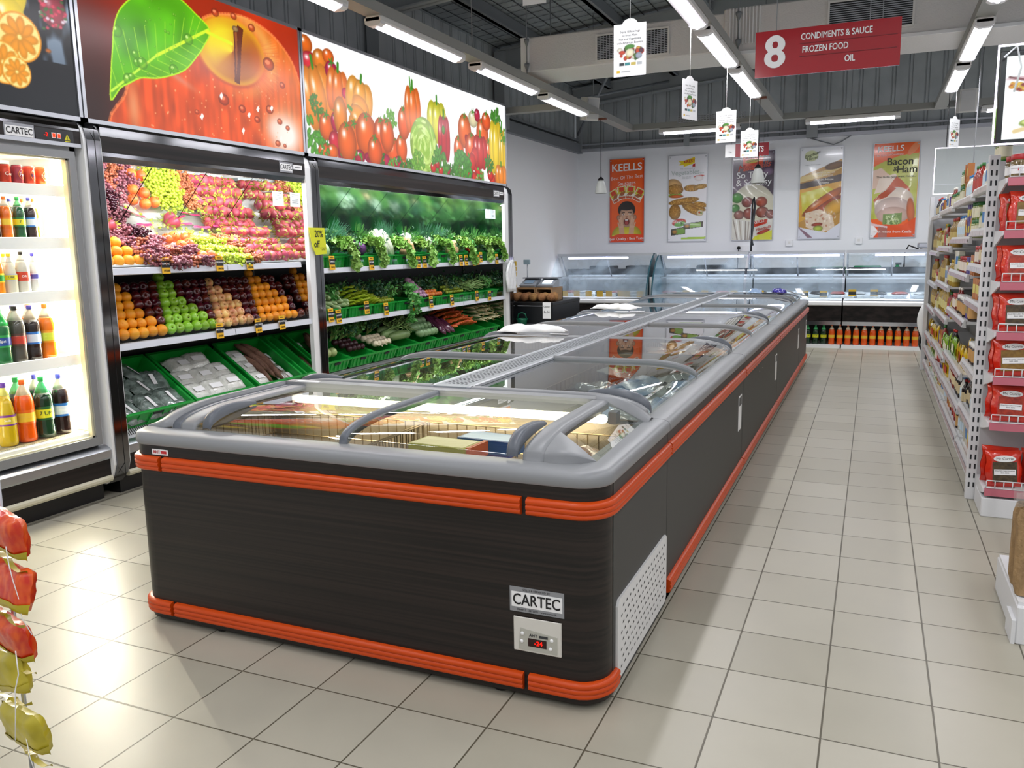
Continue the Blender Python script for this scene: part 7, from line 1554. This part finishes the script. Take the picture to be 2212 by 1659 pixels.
promo(-1.39, 8.58, 2.94, -.15, 'white savings tag in front of the wire tray', 3.34)
promo(-1.39, 10.25, 2.95, -.1, 'farthest white savings tag in front of the meats sign', 3.34)
promo(.74, 10.55, 2.96, 1.0, 'white savings tag on the right, above the shelf end', 3.34)
t = thing('promo_tag', 'white tag cut off by the top edge of the photo', 'hanging tag', (-2.30, 5.9, 3.3)); MB().box(-2.42, -2.24, 5.9, 5.903, 3.35, 3.65, M=None).build('card', paper, t); MB().tube([(-2.33,5.9,3.65),(-2.33,5.9,roofz(-2.3)-.1)], .002, 4).build('string', paper, t)

# ---------------------------------------------------------------- right-hand gondola
gw = mat('gondola_white', '#dedfe0', .4); gp = mat('gondola_panel', '#c9cacc', .5)
GX = .64
gd = thing('shelf_gondola', 'long white shelf unit full of bottles and jars along the right aisle', 'shelf unit', (1.1, 8.8, 0))
MB().box(1.14, 1.18, 5.90, 11.75, .0, 2.12).build('back_panel', gp, gd)
MB().bbox(GX+.02, 1.6, 5.90, 11.72, .0, .10, .008).build('plinth', gw, gd)
posts_y = [5.86, 7.62-.60+.0, 8.66, 10.31, 11.75]
for y in (7.02, 8.66, 10.31): MB().box(1.10, 1.14, y-.02, y+.02, 0, 2.12).build('upright', gw, gd)
def upright(x, y, lab=None, par=gd):
    u = MB().bbox(x-.03, x+.03, y-.025, y+.025, 0, 2.12, .004).build('upright', gw, par)
    mb = MB()
    for k in range(34): 
        z = .08+k*.06; mb.add([(x-.018,y-.0256,z),(x-.008,y-.0256,z),(x-.008,y-.0256,z+.032),(x-.018,y-.0256,z+.032)], [(0,1,2,3)]); mb.add([(x+.008,y-.0256,z),(x+.018,y-.0256,z),(x+.018,y-.0256,z+.032),(x+.008,y-.0256,z+.032)], [(0,1,2,3)])
    mb.build('slots', dk, u, fix=False)
upright(.635, 5.84); MB().bbox(.61, .66, 11.72, 11.80, 0, 2.16, .004).build('upright', gw, gd); MB().box(.66, 1.6, 11.76, 11.80, 0, 2.16).build('end_board', gp, gd)
BAYS = [((5.92,7.0), (1.97,1.69,1.45,1.20,.75,.42,.14)), ((7.04,8.64), (1.95,1.64,1.36,1.02,.62,.36,.14)), ((8.68,10.29), (1.93,1.56,1.20,.90,.54,.34,.14)), ((10.33,11.70), (1.91,1.5,1.14,.84,.5,.32,.14))]
railc = mat('price_rail_face', '#b9a3a6', .35)
bayn = ('nearest','second','third','farthest')
for (a, b), zs in BAYS:
    for z in zs:
        s = MB().box(GX+.02, 1.14, a, b, z-.02, z).build('shelf', gw, gd)
        MB().prism([(GX,z-.045),(GX-.012,z-.04),(GX+.004,z+.012),(GX+.016,z+.012),(GX+.02,z-.045)], a, b, 'y').build('price_rail', gw, s)
        mb = MB(); q = a+.02
        while q < b-.12: l = random.uniform(.10,.22); l = min(l, b-q-.01); mb.box(GX-.0135, GX-.011, q, q+l-.01, z-.038, z-.006); q += l
        mb.build('price_tickets', (railc, mat('price_rail_pale', '#cfc8c8', .3))[int(z*100) % 2], s)
# goods: one mesh-part set per kind
def good_bottle(h, r, c, cap, lab):
    t = thing('g', 'x', 'bottle'); MB().lathe([(.9*r,0),(r,.01),(r,.6*h),(.75*r,.72*h),(.36*r,.82*h),(.32*r,.92*h)], 9).build('bottle_body', mat('goods_'+c[1:], c, .2, coat=.3), t)
    MB().lathe([(.38*r,.9*h),(.38*r,h)], 8).build('cap', mat('cap_'+cap[1:], cap, .4), t); MB().lathe([(1.02*r,.18*h),(1.02*r,.52*h)], 9, cap=False).build('label_sleeve', mat('label_'+lab[1:], lab, .45), t); return t
def good_jar(h, r, c, cap, lab):
    t = thing('g', 'x', 'jar'); MB().lathe([(.92*r,0),(r,.01),(r,.74*h),(.86*r,.82*h)], 10).build('jar_body', mat('goods_'+c[1:], c, .2, coat=.3), t)
    MB().lathe([(.92*r,.80*h),(.95*r,.81*h),(.95*r,h),(.9*r,h)], 10).build('lid', mat('cap_'+cap[1:], cap, .4), t); MB().lathe([(1.02*r,.14*h),(1.02*r,.68*h)], 10, cap=False).build('label_sleeve', mat('label_'+lab[1:], lab, .45), t); return t
def good_box(w, h, d, c, c2):
    t = thing('g', 'x', 'box'); MB().bbox(-d/2, d/2, -w/2, w/2, 0, h, .002).build('carton', mat('goods_'+c[1:], c, .45), t); MB().box(-d/2-.001, -d/2+.001, -w*.4, w*.4, h*.3, h*.72).build('printed_panel', mat('label_'+c2[1:], c2, .45), t); return t
def good_pouch(w, h, c, c2):
    t = thing('g', 'x', 'pouch'); rows = [[((-.02-.018*math.sin(PI*j/6)*(1-(2*i/6-1)**4))*1, (j/6-.5)*w, i/6*h) for j in range(7)] for i in range(7)]; back = [[(-x-.03, y, z) for x, y, z in r] for r in rows]
    mb = MB(); mb.sheet(rows); mb.sheet(back); mb.build('pouch_body', mat('goods_'+c[1:], c, .25, coat=.5), t, fix=False); mb = MB(); mb.add([(-.041,-w*.3,h*.3),(-.041,w*.3,h*.3),(-.041,w*.3,h*.68),(-.041,-w*.3,h*.68)], [(0,1,2,3)]); mb.build('printed_panel', mat('label_'+c2[1:], c2, .45), t, fix=False); return t
GO = [('oil_bottle', good_bottle(.24,.036,'#a88a30','#c8a428','#d8cf88'), .085, 'yellow oil bottle'), ('sauce_bottle', good_bottle(.20,.030,'#7a1c14','#e8e4d8','#d8c8a0'), .072, 'red sauce bottle'),
      ('dark_bottle', good_bottle(.21,.030,'#1f1a1a','#c02a24','#c8b890'), .072, 'dark soy sauce bottle'), ('pickle_jar', good_jar(.13,.036,'#7a8a3c','#2a6a34','#e0dcc0'), .084, 'green pickle jar'), ('red_jar', good_jar(.13,.036,'#8a3420','#a81c1c','#e8dccc'), .084, 'red lidded jar'),
      ('carton', good_box(.07,.17,.05,'#d8d4c4','#3a7ab8'), .078, 'pale carton'), ('carton', good_box(.07,.15,.05,'#b8743c','#d8cc6c'), .078, 'orange carton'), ('pouch', good_pouch(.10,.17,'#8ab42c','#e8e4c8'), .108, 'green pouch'), ('pouch', good_pouch(.10,.17,'#d8b41c','#b83a24'), .108, 'yellow pouch'),
      ('violet_box', good_box(.06,.13,.05,'#5a4a8c','#d8c838'), .066, 'violet box'), ('white_bottle', good_bottle(.19,.030,'#dcdcd2','#3a7ab8','#c8dce8'), .072, 'white bottle'), ('chocolate_jar', good_jar(.15,.04,'#3a2a24','#e8e8e4','#c89a5c'), .09, 'brown jar with a white lid'), ('ketchup_bottle', good_bottle(.23,.034,'#8f2a1c','#3a7a3c','#b8443c'), .08, 'bright red ketchup bottle'), ('oil_bottle', good_bottle(.27,.04,'#94762c','#a8382c','#c8b068'), .092, 'tall amber oil bottle')]
# which goods stand where: [bay][shelf]
PLAN = [[(1,12,5,10),(10,5,3),(4,3),(5,6),(8,7),(12,2),(3,)], [(12,10,6,2),(5,10),(9,1,2),(11,2),(8,7),(2,1),(12,6)], [(2,9),(13,0),(0,13),(0,),(7,8),(2,12),(8,7)], [(9,2),(0,13),(13,),(0,13),(8,),(7,8),(7,)]]
levn = ('top','second','third','fourth','fifth','sixth','bottom')
for bi, ((a, b), zs) in enumerate(BAYS):
    for li, z in enumerate(zs):
        y = a+.06; ks = PLAN[bi][li]; seglen = (b-a)/len(ks); room = (zs[li-1]-z-.03) if li else .4
        while y < b-.04:
            k0 = ks[min(int((y-a)/seglen), len(ks)-1)]; run = run-1 if y > a+.07 else 0
            if run <= 0: kcur = k0 if random.random() < .55 else random.choice((1,2,3,4,5,6,9,10,11,12,8)); run = random.choice((2,3,4))
            k = kcur; nm, pr, pt, lab = GO[k]; hh = max(v.co.z for c in pr.children for v in c.data.vertices); sc = min(1., room/hh)
            r = dup(pr, (GX+.07+jit(.008), y, z+.001), (0,0,jit(.2)), '%s on the %s shelf of the %s bay, right' % (lab, levn[li], bayn[bi]), '%ss, %s shelf, %s bay' % (lab, levn[li], bayn[bi]), sc); r.name = nm; r['category'] = pr['category']
            if room > 2*hh*sc and bi < 2 and li < 3 and hh < .16: r = dup(pr, (GX+.07+jit(.008), y, z+.001+hh*sc), (0,0,jit(.2)), '%s stacked on another, %s shelf, %s bay' % (lab, levn[li], bayn[bi]), 'stacked %ss, %s shelf, %s bay' % (lab, levn[li], bayn[bi]), sc); r.name = nm
            y += pt
# white tubs on the bottom near bay
tub = thing('g', 'x', 'tub'); MB().lathe([(.055,0),(.062,.09),(.066,.095),(.066,.105)], 16).build('tub_body', paper, tub); MB().lathe([(.0605,.02),(.0635,.07)], 16, cap=False).build('label_band', mat('label_2a5a8c', '#2a5a8c', .4), tub)
# end cap facing the viewer
ec = thing('end_display_shelf', 'white end shelf unit with pink rails holding red spice bags', 'shelf unit', (1.2, 5.62, 0))
MB().box(.66, 1.75, 5.80, 5.83, .06, 2.08).build('back_panel', gp, ec); MB().bbox(.655, 1.75, 5.46, 5.80, .0, .115, .006).build('plinth', gw, ec)
ECZ = (1.965, 1.675, 1.385, 1.10, .84, .57, .175)
for z in ECZ:
    s = MB().box(.665, 1.75, 5.47, 5.80, z-.025, z-.003).build('shelf', gw, ec)
    MB().prism([(5.80,z-.10),(5.80,z-.003),(5.47,z-.003),(5.47,z-.03),(5.60,z-.06)], .657, .665, 'x').build('bracket', gw, s)
    MB().prism([(5.47,z-.048),(5.455,z-.045),(5.458,z-.003),(5.47,z)], .668, 1.75, 'x').build('price_rail', redpink, s)
    mb = MB()
    for x in np.arange(.675, 1.74, .045): mb.tube([(x,5.462,z),(x,5.462,z+.045)], .003, 4)
    mb.tube([(.675,5.462,z+.047),(1.74,5.462,z+.047)], .0035, 4); mb.tube([(.675,5.462,z+.002),(1.74,5.462,z+.002)], .0035, 4)
    mb.build('wire_fence', gw, s)
def spice_bag(h, c, c2):
    t = thing('spice_bag', 'x', 'spice bag'); w = .19; n = 12
    rows = [[((j/n-.5)*w*(1-.05*math.sin(i*.9)), -.03*max(0,(1-(2*j/n-1)**4))**.6*max(0,(1-(2*i/n-1)**6))**.6+.004*math.sin(i*2.2+j*1.3), i/n*h) for j in range(n+1)] for i in range(n+1)]
    mb = MB(); mb.sheet(rows); mb.sheet([[(x, .03-y*.0, z) for x, y, z in r] for r in rows]); mb.build('bag_film', mat('red_spice_film', '#c81c10', .2, coat=.8, noise=('#e0381c', 9, 2, (1,1,1)), bump=.5, bs=26), t, fix=False)
    def patch(nm, x0, x1, z0, z1, m, dy, el=False):
        mb = MB(); pts = [((x0+x1)/2+(x1-x0)/2*math.cos(a), (z0+z1)/2+(z1-z0)/2*math.sin(a)) for a in np.linspace(0, 2*PI, 20, endpoint=False)] if el else [(x0,z0),(x1,z0),(x1,z1),(x0,z1)]
        mb.add([(x, -.034-dy, z) for x, z in pts], [tuple(range(len(pts)))]); return mb.build(nm, m, t, fix=False)
    patch('window', -.065, .065, h*.14, h*.70, mat('spice_'+c[1:], c, .35, noise=(c2, 40, 2, (1,1,1))), .0)
    q = patch('brand_oval', -.06, .06, h*.70, h*.88, paper, .002, True); text('Mc Currie', .022, blacktxt, FR(0, h*.79, -.0375), q)
    q = patch('label', -.058, .058, h*.34, h*.50, paper, .003); text('ROASTED CURRY POWDER', .0085, blacktxt, FR(0, h*.455, -.0385), q); text('BAG 500G', .010, blacktxt, FR(0, h*.40, -.0385), q)
    return t
SB = [spice_bag(.22,'#7a5a24','#94722e'), spice_bag(.21,'#b83a1c','#8a2412'), spice_bag(.22,'#5a4a30','#3a2e20')]
ln = ('second','third','fourth','fifth','sixth','bottom')
for li, z in enumerate(ECZ[1:]):
    for k in range(4):
        for row in (0, 1):
            dup(SB[(li+k) % 3], (.775+.215*k-(.02 if row else 0)+jit(.008), 5.53+.10*row, z), (-.12+jit(.04), jit(.05), jit(.12)), ('red spice bag, column %s of the %s shelf of the end unit' % (('one','two','three','four')[k], ln[li])) if not row else 'red spice bag behind the front row on the %s shelf of the end unit' % ln[li], 'spice bags on the end unit', .98)
jr = thing('spice_jar', 'x', 'jar'); MB().lathe([(.046,0),(.05,.01),(.05,.085),(.042,.10)], 14).build('jar_body', mat('spice_jar_glass', '#8a7a58', .12, coat=.6, noise=('#5a4a2c', 60, 2, (1,1,1))), jr); MB().lathe([(.046,.098),(.047,.10),(.047,.125),(.044,.127)], 14).build('lid', mat('cap_a81c1c', '#a81c1c'), jr); ls = MB().lathe([(.0506,.02),(.0506,.065)], 14, cap=False).build('label_sleeve', paper, jr); text('K', .03, redtxt, FR(0, .045, -.0515), ls, bold=.02)
for k in range(9): dup(jr, (.73+.107*k, 5.54, ECZ[0]), (0,0,jit(.3)), 'red-lidded spice jar in the front row of the end unit top shelf', 'spice jars on the end unit, front row', 1.0)
for k in range(6): dup(jr, (.72+.107*k, 5.66, ECZ[0]), (0,0,jit(.3)), 'red-lidded spice jar behind the front row, end unit top shelf', 'spice jars on the end unit, second row', 1.0)
for r in [g_[1] for g_ in GO]+SB+[jr, tub]: drop(r)
# lit acrylic frames
edge = emis('lit_acrylic_edge', '#efe4ff', 5.); 
def ledframe(name, lab, y, x0, x1, z0, z1, w=.009):
    t = thing(name, lab, 'lit frame', ((x0+x1)/2, y, z0)); mb = MB(); 
    for a in ((x0,x1,z0,z0+w),(x0,x1,z1-w,z1),(x0,x0+w,z0,z1),(x1-w,x1,z0,z1)): mb.box(a[0],a[1],y-.006,y+.006,a[2],a[3])
    mb.build('lit_edge', edge, t); mb = MB(); mb.quad((x0,y,z0),(x1,y,z0),(x1,y,z1),(x0,y,z1)); mb.build('acrylic_sheet', clear, t, fix=False); return t
ledframe('acrylic_light_frame', 'glowing clear acrylic frame at the far end of the right gondola', 11.55, .62, 1.75, 2.18, 2.73)
sf = ledframe('screen_light_frame', 'glowing acrylic frame around the screen above the spice bags', 5.40, .565, 1.65, 2.135, 2.66)
MB().tube([(.60,5.42,2.60),(.66,5.46,2.66),(.69,5.47,2.55),(.66,5.45,2.42)], .006, 6).build('cable', paper, sf)
mb = MB(); mb.box(.9,.94,5.5,5.54,2.08,2.2); mb.box(1.4,1.44,5.5,5.54,2.08,2.2); mb.build('stand_leg', black, sf)
cv = Canvas(.95, .44, 190, 88, '#f8f8fa')
for k in range(160): 
    a = random.uniform(0,6.28); q = random.random()**.5; cv.ell(.26+.24*q*math.cos(a), .285+.045*q*math.sin(a), .012, .009, random.choice(('#d8901c','#b84a1c','#8a2c24','#e8b83c')), 0, .2)
cv.line((.02,.33),(.10,.31),.006,'#5a2c2c'); cv.ell(.26,.32,.26,.014,'#a85a6a',0,0,a=.5)
cv.ell(.13,.085,.05,.022,'#8a9a3a',.1,.1); cv.ell(.13,.09,.04,.014,'#d8e08a',.1,.1); cv.line((.06,.04),(.22,.08),.011,'#e0c490'); cv.ell(.23,.12,.04,.02,'#c84a3c',.2); [cv.ell(.5+.035*k, .07+.02*(k % 3), .03, .016, ('#c84a3c','#d8a03c','#7a9a3a')[k % 3], .5, .2) for k in range(10)]
t = thing('menu_screen', 'bright advertising screen with spices above the end unit', 'screen', (1.1, 5.5, 2.15)); MB().bbox(.588, 1.66, 5.47, 5.53, 2.14, 2.64, .006).build('bezel', mat('bezel_black', '#101014', .2), t); MB().box(.572,.588,5.475,5.50,2.18,2.34).build('green_strip', mat('strip_green', '#6f9a2c', .4), t)
link('display', cv.mesh('display', FR(.618, 2.17, 5.466), picmat('screen_print', 1.25, .3)), t)
# acrylic panel post on the side, near-right lower display with brown packets
t = thing('display_stand', 'white base of a second end unit at the lower right edge', 'shelf unit', (1.0, 3.95, 0)); MB().bbox(.60, 1.6, 3.70, 4.3, .0, .16, .006).build('plinth', gw, t); MB().box(.70, .74, 4.26, 4.30, .16, 1.3).build('upright', gw, t); MB().box(.605,1.6,3.72,4.28,.16,.175).build('shelf', gw, t); MB().box(.585,.60,3.70,3.85,.0,.10).build('foot', gw, t)
t = thing('noodle_bag', 'x', 'noodle pack'); mb = MB(); mb.sheet([[(.03*math.cos(a)*(1-.0*i), .045*math.sin(a)*(1 if 0 < i < 8 else .75), i*.045) for a in np.linspace(0, 2*PI, 13)] for i in range(9)]); mb.build('brown_content', mat('brown_noodles', '#8a6f4c', .5, noise=('#a98a60', 40, 3, (1,1,.2)), bump=.6, bs=70), t, fix=False)
mb = MB(); mb.sheet([[(.028+.008*math.sin(j*2), (j/6-.5)*.09, .36+i*.03) for j in range(7)] for i in range(3)]); mb.build('clear_top', glass('bag_film', ''), t, fix=False)
for k in range(8): dup(t, (.635+.08*(k % 4), 3.80+.12*(k//4), .178), (0, jit(.06), PI/2+jit(.2)), 'clear bag of long brown noodles on the lower right shelf', 'brown noodle bags at the lower right', 1.0)
drop(t)
# apron of a shop worker just showing beside the gondola
# white top and dark skirt of the worker, built as cloth on a support
ap = thing('worker_clothes', 'white worker clothing bulging out beside the far gondola post', 'cloth', (.62, 12.0, .33))
mb = MB(); mb.sheet([[(.64-.085*math.sin(PI*min(1,.12+i/9))**.8*math.cos((j-3)*.42), 12.0+.05*(j-3), .80-.44*i/8) for j in range(7)] for i in range(9)]); o = mb.build('white_cloth', mat('white_cotton', ''), ap, fix=False); md = o.modifiers.new('s','SOLIDIFY'); md.thickness = .02
mb = MB(); mb.sheet([[(.655-.07*math.sin(PI*min(1,.3+i/7)), 12.0+.05*(j-2), .40-.05*i) for j in range(5)] for i in range(6)]); o = mb.build('dark_cloth', black, ap, fix=False); md = o.modifiers.new('s','SOLIDIFY'); md.thickness = .02
MB().box(.70,.72,11.9,12.1,0,.85).build('support', alu, ap)

# ---------------------------------------------------------------- frozen goods inside the island
def carton(name, lab, x, y, z, rzv, w, d, h, c, c2, txt=None):
    t = thing(name, lab, 'frozen box', (x, y, z), rzv); M = Matrix.Translation((x,y,z)) @ Matrix.Rotation(rzv, 4, 'Z')
    MB().box(-w/2, w/2, -d/2, d/2, 0, h, M=M).build('carton', mat('frz_'+c[1:], c, .35), t); MB().box(-w/2+.01, w/2-.01, -d/2+.01, d/2-.01, h, h+.001, M=M).build('printed_top', mat('frz_'+c2[1:], c2, .3), t)
    if txt: text(txt, h*.6, whitetxt, M @ frame((0,-d/2-.001,h/2), (1,0,0), (0,0,1)), t, bold=.02)
carton('frozen_box', 'olive yellow frozen food carton on top, in the near freezer', -1.62, 3.02, .765, -.08, .27, .15, .055, '#a8a01c', '#d8c88a')
carton('frozen_box', 'olive yellow frozen food carton below another, in the near freezer', -1.61, 3.02, .70, -.05, .27, .15, .06, '#8f9418', '#c8b87a')
carton('frozen_box', 'orange-ended frozen carton leaning on the olive cartons', -1.475, 3.03, .76, -.08, .02, .15, .06, '#d8642c', '#e87a3c')
carton('frozen_box', 'blue frozen food carton behind the olive ones', -1.50, 3.22, .74, -.1, .26, .14, .07, '#2a5a9a', '#8ab0d8')
carton('frozen_box', 'flat brown carton left of the curved centre frame', -2.02, 2.98, .72, -.12, .26, .16, .03, '#9a6a3c', '#c89a6c')
carton('frozen_box', 'stack of pale cartons filling the left basket', -2.35, 3.0, .335, .1, .5, .35, .22, '#b89a70', '#d8c8a8'); 
frz = [mat('frz_film_white', '#e4ddd0', .2, coat=.6, noise=('#c88a5c', 12, 2, (1,1,1))), mat('frz_film_clear', '#c8ccc8', .15, coat=.8, noise=('#8a8f86', 9, 3, (1,1,1))), mat('frz_film_orange', '#d8843c', .2, coat=.5, noise=('#e8d8c0', 10, 2, (1,1,1))), mat('frz_film_blue', '#5a86b0', .2, coat=.5, noise=('#d8e0e8', 8, 2, (1,1,1)))]
FP = [packet_mesh(.20,.26,.05,[frz[k % 4]],.008,50+k) for k in range(8)]
for k, (x, y, z) in enumerate(((-1.36,2.98,.70),(-1.28,3.06,.69),(-1.42,2.92,.70),(-1.20,2.95,.66),(-1.75,2.85,.66),(-1.80,2.95,.68))): inst(FP[(k*3) % 8 if k % 2 else 0], 'frozen_packet', (x, y, z), (jit(.2), jit(.2), jit(1)), .9, 'glossy white frozen packet beside the cartons in the near freezer', 'frozen packet', 'white packets in the near freezer')
for k, (x, y) in enumerate(((-1.0,2.92),(-.97,3.08),(-1.02,3.2),(-.98,2.82))): inst(FP[(0,4,2,6)[k]], 'frozen_packet', (x, y, .70+.02*k), (jit(.3), .3, jit(1)), .85, 'packet with red and yellow print below the right side window', 'frozen packet', 'packets below the side window')
inst(MB().bbox(-.7,.7,-.33,.33,0,.26,.01).mesh('fill', frz[0]), 'frozen_box', (-1.42, 3.03, .335), (0,0,0), (1,1,1), 'low bed of cartons filling the right basket of the near freezer', 'frozen box') if 0 else None
kk = 0
for i, (a, b) in enumerate(UY[:3]):
    for s in (1, -1):
        xa, xb = (XM+.18, FX1-.14) if s > 0 else (FX0+.14, XM-.18); n = 9
        for r in range(n):
            for c in range(4):
                y = a+.20+(b-a-.4)*r/(n-1); x = xa+.06+(xb-xa-.12)*c/3; kk += 1
                inst(FP[(kk*5+i+c) % 8], 'frozen_packet', (x+jit(.03), y+jit(.03), (.66 if s > 0 else .56)+jit(.05)), (jit(.35), jit(.35), jit(3)), 1.15, 'frozen packet inside the %s %s-row chest freezer' % (ULAB[i], 'right' if s > 0 else 'left'), 'frozen packet', 'packets in the %s %s-row freezer' % (ULAB[i], 'right' if s > 0 else 'left'))

# ---------------------------------------------------------------- chip packets hanging at the lower left, close to the viewer
t0 = (0,0,0)
def chip(lab, x, y, z, rot, m1, m2):
    t = thing('snack_packet', lab, 'snack packet', (x, y, z)); M = Matrix.Translation((x, y, z)) @ Euler(rot).to_matrix().to_4x4(); n = 12
    def R(sgn): return [[((i/n-.5)*.17+.0012*math.sin(j*2.3), sgn*.024*max(0,(1-(2*j/n-1)**4))**.5*max(0,(1-(2*i/n-1)**6))**.5+.0016*math.sin(i*1.9+j*1.1), (j/n-.5)*.105*(1+.06*math.sin(i*1.4))) for i in range(n+1)] for j in range(n+1)]
    mb = MB(); mb.sheet(R(-1), M=M); mb.sheet(R(1), M=M); mb.build('packet_body', m1, t, fix=False)
    mb = MB(); mb.sheet([[(x_*1.05, y_-.002, z_-.0) for x_, y_, z_ in r] for r in R(-1)[:4]], M=M); mb.sheet([[(x_*1.10, y_-.003-.01*math.sin(x_*30), z_-.02+.008*math.sin(x_*60)) for x_, y_, z_ in r] for r in R(-1)[:2]], M=M); mb.build('printed_band', m2, t, fix=False)
rp_ = mat('chip_red', '#c8280c', .3, noise=('#e05a1c', 60, 1, (1,1,.4)), coat=.3); yp_ = mat('chip_yellow', '#b8a81c', .35, coat=.2); ol_ = mat('chip_olive', '#a89a1c', .35, noise=('#c8b83c', 12, 2, (1,1,1)), coat=.2)
cy = 1.25
for k, (pz, m1, m2, l) in enumerate(((.985, rp_, yp_, 'topmost red snack packet with a yellow lower edge'),(.848, rp_, yp_, 'second red snack packet from the top of the strip'),(.722, rp_, yp_, 'third red snack packet with a mesh-like print'),(.618, ol_, ol_, 'olive yellow snack packet fourth from the top'),(.478, ol_, ol_, 'lowest olive yellow snack packet of the strip'))):
    chip(l, (-1.852,-1.852,-1.875,-1.905,-1.86)[k], cy, pz, ((.15,-.2,.25,.1,.2)[k], (.18,.05,.15,-.2,.0)[k], -.15), m1, m2)
t = thing('hanging_string', 'white twisted string running down through the snack packets', 'string', (-1.80, cy, .4)); MB().tube([(-1.81,cy-.03,.96),(-1.80,cy-.035,.92),(-1.80,cy-.03,.88),(-1.785,cy-.03,.83),(-1.785,cy-.03,.79),(-1.77,cy-.02,.745)], .0013, 5).build('upper_strand', paper, t); MB().tube([(-1.82,cy-.03,.70),(-1.805,cy-.04,.655),(-1.82,cy-.03,.64),(-1.825,cy-.04,.60),(-1.845,cy-.03,.55),(-1.845,cy-.04,.47)], .0015, 5).build('lower_strand', paper, t); MB().tube([(-1.82,cy-.03,.48),(-1.815,cy-.03,.43),(-1.80,cy-.03,.38)], .0013, 5).build('tail_strand', paper, t)
MB().tube([(-1.93, cy+.05, .15), (-1.93, cy+.05, 1.5)], .006, 6).build('strip_pole', alu); o = bpy.data.objects['strip_pole']; tag(o, 'thin metal hanging bar behind the snack packets, outside the left edge', 'pole')
mb = MB(); mb.box(-2.1,-1.9,cy,cy+.1,0,.15); tag(mb.build('pole_foot', black), 'black foot of the hanging bar outside the left edge', 'foot')
